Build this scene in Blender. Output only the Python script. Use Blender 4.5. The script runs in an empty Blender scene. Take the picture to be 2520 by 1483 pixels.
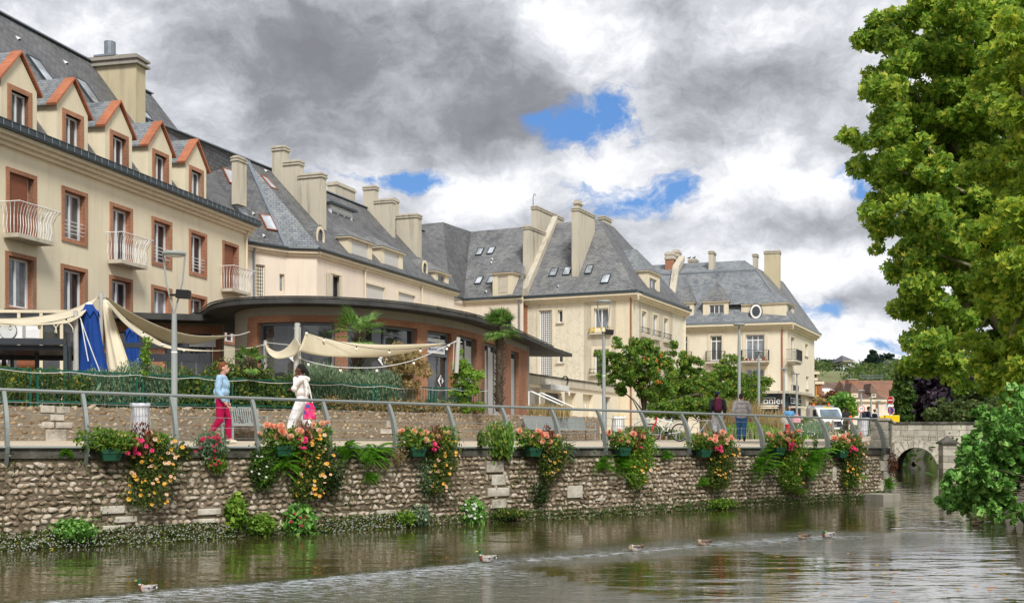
import bpy, bmesh, math, random
import numpy as np
from mathutils import Vector, Matrix, noise as mnoise
R = math.radians
S = bpy.context.scene
COL = S.collection
# ---------------------------------------------------------------- camera
F, CX, HY, EZ = 2700.0, 1260.0, 1055.0, 2.0     # focal length, principal column, eye-level row, eye height
cam_d = bpy.data.cameras.new("camera"); cam = bpy.data.objects.new("camera", cam_d); COL.objects.link(cam)
cam.location = (0, 0, EZ); cam.rotation_euler = (R(90), 0, 0)
cam_d.sensor_width = 36; cam_d.lens = 36 * F / 2520; cam_d.shift_y = (HY - 741.5) / 2520
cam_d.clip_start = 0.1; cam_d.clip_end = 6000
S.camera = cam
S.view_settings.view_transform = 'Standard'; S.view_settings.look = 'None'
S.view_settings.exposure = 0.58; S.view_settings.gamma = 1
S.cycles.use_denoising = True
S.cycles.max_bounces = 7; S.cycles.diffuse_bounces = 3; S.cycles.glossy_bounces = 3
S.cycles.transparent_max_bounces = 6; S.cycles.transmission_bounces = 4
S.cycles.caustics_reflective = False; S.cycles.caustics_refractive = False
# ---------------------------------------------------------------- world and sun
SUN_EL, SUN_AZ = 46, 163          # azimuth clockwise from +Y: behind and right of the view
w = bpy.data.worlds.new("World"); S.world = w; w.use_nodes = True
nt = w.node_tree; N = nt.nodes; L = nt.links; N.clear()
def nd(t, **k):
 n = N.new(t)
 for a, b in k.items(): setattr(n, a, b)
 return n
def mth(op, a, b=None, c=None, cl=False):
 n = nd('ShaderNodeMath', operation=op); n.use_clamp = cl
 for i, q in enumerate((a, b, c)):
  if q is None: continue
  if hasattr(q, 'links') or hasattr(q, 'is_output'): L.new(q, n.inputs[i])
  else: n.inputs[i].default_value = q
 return n.outputs[0]
def build_world():
 sky = nd('ShaderNodeTexSky', sky_type='NISHITA'); sky.sun_disc = False
 sky.sun_elevation = R(SUN_EL); sky.sun_rotation = R(SUN_AZ); sky.air_density = 1.0; sky.dust_density = .6; sky.ozone_density = 3.0
 tc = nd('ShaderNodeTexCoord'); sp = nd('ShaderNodeSeparateXYZ'); L.new(tc.outputs['Generated'], sp.inputs[0])
 X, Y, Z = sp.outputs
 az = mth('ARCTAN2', X, Y); el = mth('ARCSINE', Z)
 cb = nd('ShaderNodeCombineXYZ'); L.new(az, cb.inputs[0]); L.new(el, cb.inputs[1])
 AE = cb.outputs[0]
 # cloud sheet seen in perspective: stretch with height
 zz = mth('ADD', mth('ABSOLUTE', Z), .28)
 c2 = nd('ShaderNodeCombineXYZ'); L.new(mth('DIVIDE', X, zz), c2.inputs[0]); L.new(mth('DIVIDE', Y, zz), c2.inputs[1]); c2.inputs[2].default_value = 3.1
 def noi(vec, sc, det, ro=.55, dist=0., off=(0, 0, 0), scl=(1, 1, 1)):
  mp = nd('ShaderNodeMapping'); mp.inputs['Location'].default_value = off; mp.inputs['Scale'].default_value = scl; L.new(vec, mp.inputs[0])
  n = nd('ShaderNodeTexNoise'); n.inputs['Scale'].default_value = sc; n.inputs['Detail'].default_value = det
  n.inputs['Roughness'].default_value = ro; n.inputs['Distortion'].default_value = dist; L.new(mp.outputs[0], n.inputs['Vector']); return n.outputs[0]
 warp = nd('ShaderNodeTexNoise'); warp.inputs['Scale'].default_value = 7.0; warp.inputs['Detail'].default_value = 5; warp.inputs['Roughness'].default_value = .6; L.new(AE, warp.inputs['Vector'])
 wv = nd('ShaderNodeVectorMath', operation='MULTIPLY_ADD'); L.new(warp.outputs['Color'], wv.inputs[0]); wv.inputs[1].default_value = (.08, .07, 0); L.new(AE, wv.inputs[2])
 WAE = wv.outputs[0]
 def blob(u, v, ru, rv, vec=WAE):      # radial bump around one direction of the sky; radii in the same units as u, v
  a0 = math.atan((u - CX) / F) + .04; e0 = math.atan((HY - v) / F / math.hypot(1, (u - CX) / F)) + .035
  mp = nd('ShaderNodeMapping'); s1, s2 = F / ru, F / rv
  mp.inputs['Scale'].default_value = (s1, s2, 0); mp.inputs['Location'].default_value = (-a0 * s1, -e0 * s2, 0); L.new(vec, mp.inputs[0])
  g = nd('ShaderNodeTexGradient', gradient_type='SPHERICAL'); L.new(mp.outputs[0], g.inputs[0])
  return mth('SMOOTHSTEP', g.outputs['Fac'], 0., 1.) if False else mth('POWER', g.outputs['Fac'], 1.3)
 def blobs(lst):
  acc = None
  for (u, v, ru, rv, a) in lst:
   b = mth('MULTIPLY', blob(u, v, ru, rv), a)
   acc = b if acc is None else mth('ADD', acc, b)
  return acc
 n1 = noi(WAE, 5.5, 9, .55, .0, (1.3, .4, 0), (1, 1.7, 1))
 n2 = noi(WAE, 15, 12, .66, .0, (4.3, 2.2, 0), (1, 1.4, 1))
 n3 = noi(c2.outputs[0], 1.6, 6, .55, 0)
 # shade of the cloud: 0 dark base .. 1 bright top
 sh = mth('ADD', mth('MULTIPLY', mth('SUBTRACT', n1, .5), 1.1), mth('MULTIPLY', mth('SUBTRACT', n2, .5), 1.15))
 sh = mth('ADD', sh, mth('MULTIPLY', mth('SUBTRACT', n3, .5), .25))
 sh = mth('ADD', sh, .64)
 sh = mth('ADD', sh, blobs([
  (900, 180, 620, 330, -.36), (1200, 330, 420, 190, -.24), (640, 90, 420, 240, -.20), (300, 250, 500, 300, -.05), (700, 370, 260, 90, -.12), (1330, 200, 260, 150, -.22),
  (1375, 70, 150, 170, .36), (1800, 40, 260, 120, .22), (1520, 130, 180, 190, .2), (1800, 200, 330, 150, -.28), (1680, 270, 240, 120, -.15), (2000, 160, 260, 150, -.18),
  (1920, 420, 210, 120, .62), (2080, 450, 150, 90, .35), (1980, 560, 260, 130, -.22), (1780, 480, 160, 120, .15), (1250, 420, 320, 120, .12),
  (1450, 420, 260, 140, .2), (1150, 480, 300, 100, .22), (2090, 730, 210, 55, -.34), (1900, 700, 300, 90, .15), (2120, 850, 260, 90, .42), (2050, 640, 330, 90, .30), (1950, 780, 200, 60, .2), (100, 120, 400, 150, .05)]))
 # where the cloud opens to blue
 cov = mth('ADD', mth('MULTIPLY', mth('SUBTRACT', n2, .5), -4.2), mth('MULTIPLY', mth('SUBTRACT', n1, .5), -.9))
 cbl = blobs([
  (1490, 285, 175, 120, 1.15), (1390, 330, 130, 80, .5), (1540, 490, 200, 70, 1.15), (1660, 465, 140, 90, .5), (900, 440, 260, 40, 1.05), (1060, 455, 200, 45, .8), (1440, 445, 120, 60, .6),
  (2135, 440, 100, 60, .75), (2170, 480, 110, 50, .5), (2010, 755, 150, 45, .85), (2150, 840, 130, 28, .8), (1330, 300, 90, 40, .3)])
 cov = mth('ADD', mth('MULTIPLY', cov, mth('MULTIPLY', cbl, 3., cl=True)), cbl)
 rc = nd('ShaderNodeValToRGB'); rc.color_ramp.elements[0].position = .30; rc.color_ramp.elements[1].position = .95; L.new(cov, rc.inputs[0])
 rs = nd('ShaderNodeValToRGB'); e = rs.color_ramp.elements
 e[0].position = 0; e[0].color = (.22, .225, .25, 1); e[1].position = 1; e[1].color = (1.0, 1.0, 1.0, 1)
 for p, c in ((.22, (.27, .275, .305, 1)), (.45, (.42, .435, .47, 1)), (.66, (.62, .635, .68, 1)), (.84, (.86, .87, .90, 1))):
  q = e.new(p); q.color = c
 L.new(sh, rs.inputs[0])
 k = nd('ShaderNodeVectorMath', operation='SCALE'); k.inputs['Scale'].default_value = 7.7; L.new(rs.outputs[0], k.inputs[0])
 bl = nd('ShaderNodeMix', data_type='RGBA'); bl.inputs[0].default_value = .7; L.new(sky.outputs[0], bl.inputs['A']); bl.inputs['B'].default_value = (.55, 1.8, 4.7, 1)
 mx = nd('ShaderNodeMix', data_type='RGBA'); L.new(rc.outputs[0], mx.inputs[0]); L.new(k.outputs[0], mx.inputs['A']); L.new(bl.outputs['Result'], mx.inputs['B'])
 bg = nd('ShaderNodeBackground'); bg.inputs[1].default_value = .10; L.new(mx.outputs['Result'], bg.inputs[0])
 out = nd('ShaderNodeOutputWorld'); L.new(bg.outputs[0], out.inputs[0])
build_world()
sl = bpy.data.lights.new("sun", 'SUN'); sl.energy = 2.5; sl.angle = R(15); sl.color = (1, .965, .91)
so = bpy.data.objects.new("sun", sl); COL.objects.link(so)
sd = Vector((math.sin(R(SUN_AZ)) * math.cos(R(SUN_EL)), math.cos(R(SUN_AZ)) * math.cos(R(SUN_EL)), math.sin(R(SUN_EL))))
so.rotation_euler = sd.to_track_quat('Z', 'Y').to_euler()
# ---------------------------------------------------------------- measuring helpers
def ZZ(x0, y0, w, W=2039):
 k = w / W / 1.6257
 return lambda x, y: (x0 / 1.6257 + x * k, y0 / 1.6257 + y * k)
z1 = ZZ(0, 0, 1100); z2 = ZZ(0, 700, 1100); za = ZZ(900, 500, 1100); zb = ZZ(900, 1100, 1100); z4 = ZZ(1700, 700, 1100)
z5 = ZZ(2500, 900, 1100); z6 = ZZ(3100, 1250, 996, 2110); z7 = ZZ(0, 1400, 1100); z8 = ZZ(1000, 1600, 1100); z9 = ZZ(2000, 1500, 1100)
zc = ZZ(2996, 1611, 1100); zd = ZZ(0, 1200, 700); ze = ZZ(2050, 1350, 600, 2041); zf = ZZ(2700, 1450, 500, 2043); zg = ZZ(3200, 1500, 450, 2224)
zh = ZZ(3250, 1350, 450, 2224); zi = ZZ(800, 1400, 500, 1854)
def at(u, v, d): return Vector(((u - CX) / F * d, d, EZ + (HY - v) / F * d))
def onz(u, v, z=0.0): return at(u, v, (EZ - z) * F / (v - HY))
def hitp(u, v, p, n):
 r = Vector(((u - CX) / F, 1, (HY - v) / F)); o = Vector((0, 0, EZ)); p = Vector(p); n = Vector(n)
 return o + r * ((p - o).dot(n) / r.dot(n))
def vp(p):
 return (CX + F * p[0] / p[1], HY - F * (p[2] - EZ) / p[1])
class Fr:
 """upright frame: s along U, o inward (left of U), z up"""
 def __init__(s, O, U):
  s.O = Vector((O[0], O[1])); U = Vector((U[0], U[1])); U.normalize(); s.U = U; s.I = Vector((-U[1], U[0]))
 def P(s, a, o, z):
  q = s.O + s.U * a + s.I * o; return Vector((q[0], q[1], z))
 def so(s, p):
  q = Vector((p[0], p[1])) - s.O; return q.dot(s.U), q.dot(s.I)
 def hit(s, u, v, o=0.0):
  p = hitp(u, v, s.P(0, o, 0), (s.I[0], s.I[1], 0)); return s.so(p)[0], p[2]
 def side(s, u, v, a=0.0):
  p = hitp(u, v, s.P(a, 0, 0), (s.U[0], s.U[1], 0)); return s.so(p)[1], p[2]
 def ang(s): return math.atan2(s.U[1], s.U[0])
def F2(p, q): return Fr(p, (q[0] - p[0], q[1] - p[1]))
WF = Fr((0, 0), (1, 0))
# ---------------------------------------------------------------- object helpers
def tag(o, label=None, cat=None, group=None, kind=None):
 if label: o['label'] = label
 if cat: o['category'] = cat
 if group: o['group'] = group
 if kind: o['kind'] = kind
 return o
def empty(name, loc=(0, 0, 0), rz=0, label=None, cat=None, group=None, parent=None):
 o = bpy.data.objects.new(name, None); COL.objects.link(o); o.location = loc; o.rotation_euler = (0, 0, rz)
 o.empty_display_size = .2
 if parent: o.parent = parent
 return tag(o, label, cat, group)
def wmat(o):
 m = Matrix.LocRotScale(o.location, o.rotation_euler, o.scale)
 return wmat(o.parent) @ m if o.parent else m
def copy_tree(o, parent=None):
 c = o.copy(); COL.objects.link(c); c.parent = parent
 for ch in [x for x in list(COL.objects) if x.parent == o]: copy_tree(ch, c)
 return c
class MB:
 def __init__(s): s.v = []; s.f = []; s.m = []
 def poly(s, pts, mi=0):
  i = len(s.v); s.v += [tuple(p) for p in pts]; s.f.append(tuple(range(i, i + len(pts)))); s.m.append(mi)
 def box(s, fr, a0, a1, o0, o1, z0, z1, mi=0, top=None):
  if a0 > a1: a0, a1 = a1, a0
  if o0 > o1: o0, o1 = o1, o0
  i = len(s.v); s.v += [tuple(fr.P(a, o, z)) for z in (z0, z1) for a, o in ((a0, o0), (a1, o0), (a1, o1), (a0, o1))]
  for k, q in enumerate(((0, 3, 2, 1), (4, 5, 6, 7), (0, 1, 5, 4), (1, 2, 6, 5), (2, 3, 7, 6), (3, 0, 4, 7))):
   s.f.append(tuple(i + j for j in q)); s.m.append(top if (top is not None and k == 1) else mi)
 def obox(s, c, ax, ay, az, mi=0):
  """box from centre and three half-axis vectors"""
  c = Vector(c); ax = Vector(ax); ay = Vector(ay); az = Vector(az); i = len(s.v)
  for k in (-1, 1):
   for a, b in ((-1, -1), (1, -1), (1, 1), (-1, 1)): s.v.append(tuple(c + ax * a + ay * b + az * k))
  for q in ((0, 3, 2, 1), (4, 5, 6, 7), (0, 1, 5, 4), (1, 2, 6, 5), (2, 3, 7, 6), (3, 0, 4, 7)): s.f.append(tuple(i + j for j in q)); s.m.append(mi)
 def beam(s, a, b, w, h, mi=0, up=(0, 0, 1)):
  a = Vector(a); b = Vector(b); d = b - a; u = Vector(up); x = d.cross(u)
  if x.length < 1e-6: x = d.cross(Vector((1, 0, 0)))
  x.normalize(); y = x.cross(d).normalized(); s.obox((a + b) / 2, d / 2, x * w / 2, y * h / 2, mi)
 def tube(s, pts, r, n=8, mi=0, cap=True):
  pts = [Vector(p) for p in pts]; m = len(pts)
  rr = r if isinstance(r, (list, tuple)) else [r] * m
  t0 = (pts[1] - pts[0]).normalized(); a = Vector((0, 0, 1)) if abs(t0.z) < .9 else Vector((1, 0, 0)); x = t0.cross(a).normalized()
  base = len(s.v)
  for k in range(m):
   t = (pts[min(k + 1, m - 1)] - pts[max(k - 1, 0)]); t = t.normalized() if t.length > 1e-9 else t0
   x = (x - t * x.dot(t)); x = x.normalized() if x.length > 1e-6 else t.orthogonal().normalized(); y = t.cross(x)
   for j in range(n):
    an = 2 * math.pi * j / n; s.v.append(tuple(pts[k] + (x * math.cos(an) + y * math.sin(an)) * rr[k]))
  for k in range(m - 1):
   for j in range(n):
    j2 = (j + 1) % n; s.f.append((base + k * n + j, base + k * n + j2, base + (k + 1) * n + j2, base + (k + 1) * n + j)); s.m.append(mi)
  if cap:
   s.f.append(tuple(base + j for j in reversed(range(n)))); s.m.append(mi)
   s.f.append(tuple(base + (m - 1) * n + j for j in range(n))); s.m.append(mi)
 def lathe(s, c, prof, n=16, mi=0, ax=None, sx=1., sy=1.):
  """prof: list of (r,z) around the vertical through c (or around axis ax)"""
  c = Vector(c); q = Vector(ax).to_track_quat('Z', 'Y') if ax is not None else None; b = len(s.v)
  for (r, z) in prof:
   for j in range(n):
    an = 2 * math.pi * j / n; p = Vector((r * math.cos(an) * sx, r * math.sin(an) * sy, z))
    if q: p = q @ p
    s.v.append(tuple(c + p))
  for k in range(len(prof) - 1):
   for j in range(n):
    j2 = (j + 1) % n; s.f.append((b + k * n + j, b + k * n + j2, b + (k + 1) * n + j2, b + (k + 1) * n + j)); s.m.append(mi)
  if prof[0][0] > 1e-4: s.f.append(tuple(b + j for j in reversed(range(n)))); s.m.append(mi)
  if prof[-1][0] > 1e-4: s.f.append(tuple(b + (len(prof) - 1) * n + j for j in range(n))); s.m.append(mi)
 def ball(s, c, r, n=8, m=6, mi=0, ax=None):
  r = r if isinstance(r, (tuple, list)) else (r, r, r)
  s.lathe(c, [(r[0] * math.sin(math.pi * k / m), -r[2] * math.cos(math.pi * k / m)) for k in range(m + 1)], n, mi, ax, 1, r[1] / r[0])
 def ext(s, poly, d, mi=0):
  """extrude a planar polygon by vector d"""
  d = Vector(d); P = [Vector(p) for p in poly]; Q = [p + d for p in P]
  s.poly(P[::-1], mi); s.poly(Q, mi)
  for k in range(len(P)): k2 = (k + 1) % len(P); s.poly([P[k], P[k2], Q[k2], Q[k]], mi)
 def build(s, name, mats, parent=None, smooth=False, bevel=0.0, uv=True):
  if not isinstance(mats, (list, tuple)): mats = [mats]
  me = bpy.data.meshes.new(name); V = s.v
  if parent is not None:
   M = wmat(parent).inverted(); V = [tuple(M @ Vector(p)) for p in s.v]
  me.from_pydata(V, [], s.f)
  for m in mats: me.materials.append(m)
  if len(mats) > 1: me.polygons.foreach_set('material_index', s.m)
  me.update()
  if smooth: me.polygons.foreach_set('use_smooth', [True] * len(me.polygons))
  if uv and len(me.polygons): auto_uv(me)
  o = bpy.data.objects.new(name, me); COL.objects.link(o)
  if parent is not None: o.parent = parent
  if bevel:
   b = o.modifiers.new('bevel', 'BEVEL'); b.width = bevel; b.segments = 2; b.limit_method = 'ANGLE'; b.angle_limit = R(40)
  if smooth:
   try: me.set_sharp_from_angle(angle=R(40))
   except Exception: pass
  return o
def auto_uv(me):
 n = len(me.polygons); nl = len(me.loops)
 nor = np.empty(n * 3, 'f'); me.polygons.foreach_get('normal', nor); nor = nor.reshape(-1, 3)
 tot = np.empty(n, 'i'); me.polygons.foreach_get('loop_total', tot)
 lv = np.empty(nl, 'i'); me.loops.foreach_get('vertex_index', lv)
 co = np.empty(len(me.vertices) * 3, 'f'); me.vertices.foreach_get('co', co); co = co.reshape(-1, 3)
 U = np.stack([-nor[:, 1], nor[:, 0], np.zeros(n)], 1); l = np.linalg.norm(U, axis=1); U[l < .05] = (1, 0, 0); l[l < .05] = 1; U /= l[:, None]
 flip = (U[:, 0] + U[:, 1] * .9) < 0; U[flip] *= -1
 Vv = np.cross(nor, U); Vv[Vv[:, 2] < 0] *= -1
 pi = np.repeat(np.arange(n), tot); P = co[lv]
 uvs = np.stack([(P * U[pi]).sum(1), (P * Vv[pi]).sum(1)], 1).astype('f')
 me.uv_layers.new(name='UVMap').data.foreach_set('uv', uvs.ravel())
def mesh_np(name, V, Fq, mats, parent=None, mi=None, smooth=False):
 """V (n,3) local coordinates, Fq (m,k) indices"""
 if not isinstance(mats, (list, tuple)): mats = [mats]
 me = bpy.data.meshes.new(name); V = np.asarray(V, 'f'); Fq = np.asarray(Fq, 'i'); m, k = Fq.shape
 if parent is not None:
  M = np.array(wmat(parent).inverted(), 'f'); V = V @ M[:3, :3].T + M[:3, 3]
 me.vertices.add(len(V)); me.vertices.foreach_set('co', V.astype('f').ravel())
 me.loops.add(m * k); me.loops.foreach_set('vertex_index', Fq.ravel())
 me.polygons.add(m); me.polygons.foreach_set('loop_start', np.arange(m, dtype='i') * k)
 for q in mats: me.materials.append(q)
 if mi is not None: me.polygons.foreach_set('material_index', np.asarray(mi, 'i'))
 if smooth: me.polygons.foreach_set('use_smooth', [True] * m)
 me.update(calc_edges=True); me.validate()
 o = bpy.data.objects.new(name, me); COL.objects.link(o)
 if parent is not None: o.parent = parent
 return o
# ---------------------------------------------------------------- materials
MAT = {}
class MN:
 def __init__(s, name):
  s.m = bpy.data.materials.new(name); s.m.use_nodes = True; s.t = s.m.node_tree; s.n = s.t.nodes; s.l = s.t.links
  s.b = s.n['Principled BSDF']; s.out = s.n['Material Output']; s.tc = s.n.new('ShaderNodeTexCoord')
 def new(s, t, **k):
  n = s.n.new(t)
  for a, b in k.items(): setattr(n, a, b)
  return n
 def link(s, a, b): s.l.new(a, b)
 def noise(s, scale, detail=4, rough=.55, src='Object', stretch=None, col=False, dist=0):
  v = s.tc.outputs[src]
  if stretch:
   mp = s.new('ShaderNodeMapping'); mp.inputs['Scale'].default_value = stretch; s.link(v, mp.inputs[0]); v = mp.outputs[0]
  n = s.new('ShaderNodeTexNoise'); n.inputs['Scale'].default_value = scale; n.inputs['Detail'].default_value = detail; n.inputs['Roughness'].default_value = rough; n.inputs['Distortion'].default_value = dist
  s.link(v, n.inputs['Vector']); return n.outputs['Color' if col else 'Fac']
 def ramp(s, fac, stops, interp='LINEAR'):
  r = s.new('ShaderNodeValToRGB'); e = r.color_ramp.elements; r.color_ramp.interpolation = interp
  e[0].position = stops[0][0]; e[0].color = (*stops[0][1], 1); e[1].position = stops[-1][0]; e[1].color = (*stops[-1][1], 1)
  for p, c in stops[1:-1]: q = e.new(p); q.color = (*c, 1)
  s.link(fac, r.inputs[0]); return r.outputs[0]
 def mix(s, f, a, b, mode='MIX'):
  x = s.new('ShaderNodeMix', data_type='RGBA', blend_type=mode)
  for q, i in ((f, 0), (a, 'A'), (b, 'B')):
   if isinstance(q, (int, float)): x.inputs[i].default_value = q
   elif isinstance(q, tuple): x.inputs[i].default_value = (*q, 1)
   else: s.link(q, x.inputs[i])
  return x.outputs['Result']
 def math(s, op, a, b=0.0, cl=False):
  x = s.new('ShaderNodeMath', operation=op); x.use_clamp = cl
  for i, q in enumerate((a, b)):
   if isinstance(q, (int, float)): x.inputs[i].default_value = q
   else: s.link(q, x.inputs[i])
  return x.outputs[0]
 def bump(s, h, strength=.3, dist=.02):
  b = s.new('ShaderNodeBump'); b.inputs['Strength'].default_value = strength; b.inputs['Distance'].default_value = dist; s.link(h, b.inputs['Height']); s.link(b.outputs[0], s.b.inputs['Normal']); return b
 def set(s, col=None, rough=.8, metal=0., spec=.3, **k):
  if col is not None:
   if isinstance(col, tuple): s.b.inputs['Base Color'].default_value = (*col, 1)
   else: s.link(col, s.b.inputs['Base Color'])
  if isinstance(rough, (int, float)): s.b.inputs['Roughness'].default_value = rough
  else: s.link(rough, s.b.inputs['Roughness'])
  s.b.inputs['Metallic'].default_value = metal; s.b.inputs['Specular IOR Level'].default_value = spec
  return s.m
def m_plain(name, c, rough=.6, metal=0., spec=.3, var=.12, sc=3.):
 k = MN(name); f = k.noise(sc, 4)
 col = k.ramp(f, [(.3, tuple(x * (1 - var) for x in c)), (.7, tuple(min(1, x * (1 + var)) for x in c))])
 k.bump(k.noise(sc * 14, 2), .12, .004)
 MAT[name] = k.set(col, rough, metal, spec); return MAT[name]
def m_stucco(name, c, dirt=(.22, .19, .15), amt=.5, crack=0.):
 k = MN(name); big = k.noise(.35, 5, .6); st = k.noise(1.2, 5, .65, stretch=(2.2, 2.2, .22)); fine = k.noise(9, 5, .6)
 a = k.mix(k.ramp(big, [(.35, (0, 0, 0)), (.75, (1, 1, 1))]), c, tuple(x * .86 for x in c))
 dm = k.math('MULTIPLY', k.ramp(st, [(.5, (0, 0, 0)), (.82, (1, 1, 1))]), amt)
 a = k.mix(dm, a, dirt); a = k.mix(k.math('MULTIPLY', fine, .28), a, tuple(x * .7 for x in c))
 if crack:
  v = k.new('ShaderNodeTexVoronoi', feature='DISTANCE_TO_EDGE'); v.inputs['Scale'].default_value = 1.1
  mpv = k.new('ShaderNodeVectorMath', operation='MULTIPLY_ADD'); k.link(k.noise(2.5, 5, .65, col=True), mpv.inputs[0]); mpv.inputs[1].default_value = (.9, .9, .9); k.link(k.tc.outputs['Object'], mpv.inputs[2]); k.link(mpv.outputs[0], v.inputs['Vector'])
  cm = k.ramp(v.outputs['Distance'], [(.0, (1, 1, 1)), (.022, (0, 0, 0))]); a = k.mix(k.math('MULTIPLY', cm, crack), a, (.20, .15, .10))
 k.bump(k.noise(40, 3), .25, .01); MAT[name] = k.set(a, .9, 0, .15); return MAT[name]
def m_brickish(name, c1, c2, mortar, bw, bh, ms=.012, scale=1., off=.5, bumpd=.01, lich=None, rough=.85, spec=.2, warp=0.):
 k = MN(name); mp = k.new('ShaderNodeVectorMath', operation='MULTIPLY_ADD'); k.link(k.noise(1.5, 3, .6, col=True), mp.inputs[0]); mp.inputs[1].default_value = (warp, warp, 0); k.link(k.tc.outputs['UV'], mp.inputs[2])
 b = k.new('ShaderNodeTexBrick'); b.offset = off; b.inputs['Scale'].default_value = scale; b.inputs['Mortar Size'].default_value = ms; b.inputs['Mortar Smooth'].default_value = .15; b.inputs['Bias'].default_value = 0
 b.inputs['Brick Width'].default_value = bw; b.inputs['Row Height'].default_value = bh; k.link(mp.outputs[0], b.inputs['Vector'])
 b.inputs['Color1'].default_value = (*c1, 1); b.inputs['Color2'].default_value = (*c2, 1); b.inputs['Mortar'].default_value = (*mortar, 1)
 a = b.outputs['Color']; big = k.noise(.5, 6, .65, stretch=(1, 1, .5)); a = k.mix(k.ramp(big, [(.3, (.62, .62, .62)), (.7, (1.25, 1.25, 1.25))]), a, a, 'MIX')
 mu = k.new('ShaderNodeMix', data_type='RGBA', blend_type='MULTIPLY'); mu.inputs[0].default_value = 1.; k.link(b.outputs['Color'], mu.inputs['A']); k.link(k.ramp(big, [(.3, (.62, .62, .64)), (.7, (1.3, 1.28, 1.24))]), mu.inputs['B']); a = mu.outputs['Result']
 if lich:
  lm = k.ramp(k.noise(2.2, 8, .72, stretch=(1, 1, .55)), [(.47, (0, 0, 0)), (.68, (1, 1, 1))]); a = k.mix(k.math('MULTIPLY', lm, .8), a, lich)
 inv = k.math('SUBTRACT', 1., b.outputs['Fac']); k.bump(k.math('ADD', inv, k.math('MULTIPLY', k.noise(12, 4), .4)), .6, bumpd)
 MAT[name] = k.set(a, rough, 0, spec); return MAT[name]
def m_island(name, stops, rough=.8, spec=.2, trans=0., noisec=None, bump=0., nsc=6.):
 """colour picked per loose piece (stone, leaf, petal)"""
 k = MN(name); g = k.new('ShaderNodeNewGeometry'); f = g.outputs['Random Per Island']
 if noisec is not None: f = k.math('ADD', k.math('MULTIPLY', f, 1 - noisec), k.math('MULTIPLY', k.ramp(k.noise(nsc, 3), [(.3, (0, 0, 0)), (.7, (1, 1, 1))]), noisec))
 a = k.ramp(f, stops); k.set(a, rough, 0, spec)
 if bump: k.bump(k.noise(35, 4), bump, .01)
 if trans:
  t = k.new('ShaderNodeBsdfTranslucent'); k.link(a, t.inputs[0]); x = k.new('ShaderNodeMixShader'); x.inputs[0].default_value = trans
  k.link(k.b.outputs[0], x.inputs[1]); k.link(t.outputs[0], x.inputs[2]); k.link(x.outputs[0], k.out.inputs[0])
 MAT[name] = k.m; return k.m
m_stucco('render_warm', (.82, .735, .54), amt=.26); m_stucco('render_pink', (.85, .74, .61), amt=.28); m_stucco('render_old', (.79, .73, .58), amt=.45, crack=.5)
m_stucco('render_grey', (.60, .54, .42), amt=.6, crack=.4); m_stucco('render_pale', (.84, .76, .60), amt=.22); m_stucco('chimney_render', (.60, .55, .44), dirt=(.13, .115, .09), amt=.85)
m_stucco('chimney_yellow', (.62, .54, .36), dirt=(.18, .16, .12), amt=.6); m_stucco('concrete', (.36, .34, .29), dirt=(.12, .11, .09), amt=.7); m_stucco('frieze', (.42, .38, .31), dirt=(.14, .125, .10), amt=.35)
m_stucco('trim_cream', (.80, .71, .53), amt=.3); m_stucco('trim_stone', (.58, .53, .43), dirt=(.10, .09, .07), amt=.7)
m_brickish('brick', (.34, .125, .062), (.43, .175, .09), (.38, .26, .18), .22, .072, .012, lich=None)
m_brickish('brick_dark', (.33, .10, .055), (.42, .15, .08), (.26, .17, .12), .22, .07, .011)
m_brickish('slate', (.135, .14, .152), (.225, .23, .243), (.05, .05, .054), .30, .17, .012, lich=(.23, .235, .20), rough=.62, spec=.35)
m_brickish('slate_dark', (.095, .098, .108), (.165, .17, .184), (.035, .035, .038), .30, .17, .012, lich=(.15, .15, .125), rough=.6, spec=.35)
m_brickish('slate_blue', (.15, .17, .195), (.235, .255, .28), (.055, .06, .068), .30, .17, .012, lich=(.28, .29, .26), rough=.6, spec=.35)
m_brickish('roof_tile', (.23, .115, .075), (.32, .155, .095), (.10, .055, .04), .20, .14, .01, lich=(.22, .17, .13))
m_brickish('roof_tile_dark', (.15, .10, .078), (.20, .125, .09), (.06, .04, .03), .20, .14, .01, lich=(.20, .17, .13))
m_brickish('ashlar', (.36, .33, .27), (.62, .58, .49), (.27, .25, .20), .66, .29, .014, bumpd=.03, lich=(.20, .19, .15), rough=.9, warp=.16)
m_brickish('verge_tile', (.38, .145, .08), (.45, .19, .11), (.40, .14, .07), .30, .085, .01)
m_plain('white_frame', (.80, .80, .80), .35, var=.03); m_plain('cream_shutter', (.55, .50, .40), .5); m_plain('brown_shutter', (.30, .11, .055), .5); m_plain('zinc', (.22, .25, .28), .45, .3)
m_plain('zinc_dark', (.055, .07, .075), .4, .2); m_plain('rail_grey', (.225, .25, .235), .38, .2, .5, .06); m_plain('lamp_grey', (.33, .36, .35), .45, .1, .5, .05); m_plain('steel', (.55, .55, .55), .3, .8, .5, .05)
m_plain('dark_frame', (.045, .05, .058), .4); m_plain('grey_frame', (.16, .175, .19), .45); m_plain('iron', (.03, .03, .032), .5); m_plain('canopy_black', (.055, .055, .052), .85, var=.4, sc=1.5)
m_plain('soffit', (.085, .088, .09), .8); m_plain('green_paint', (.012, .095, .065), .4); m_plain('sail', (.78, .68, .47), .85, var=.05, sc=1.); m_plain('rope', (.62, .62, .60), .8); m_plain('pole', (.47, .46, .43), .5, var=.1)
m_plain('blue_cloth', (.008, .05, .24), .85, var=.15); m_plain('drape', (.78, .68, .50), .9, var=.04); m_plain('wood', (.30, .26, .21), .85, var=.3, sc=8); m_plain('white_paint', (.82, .82, .80), .35, var=.03)
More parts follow.
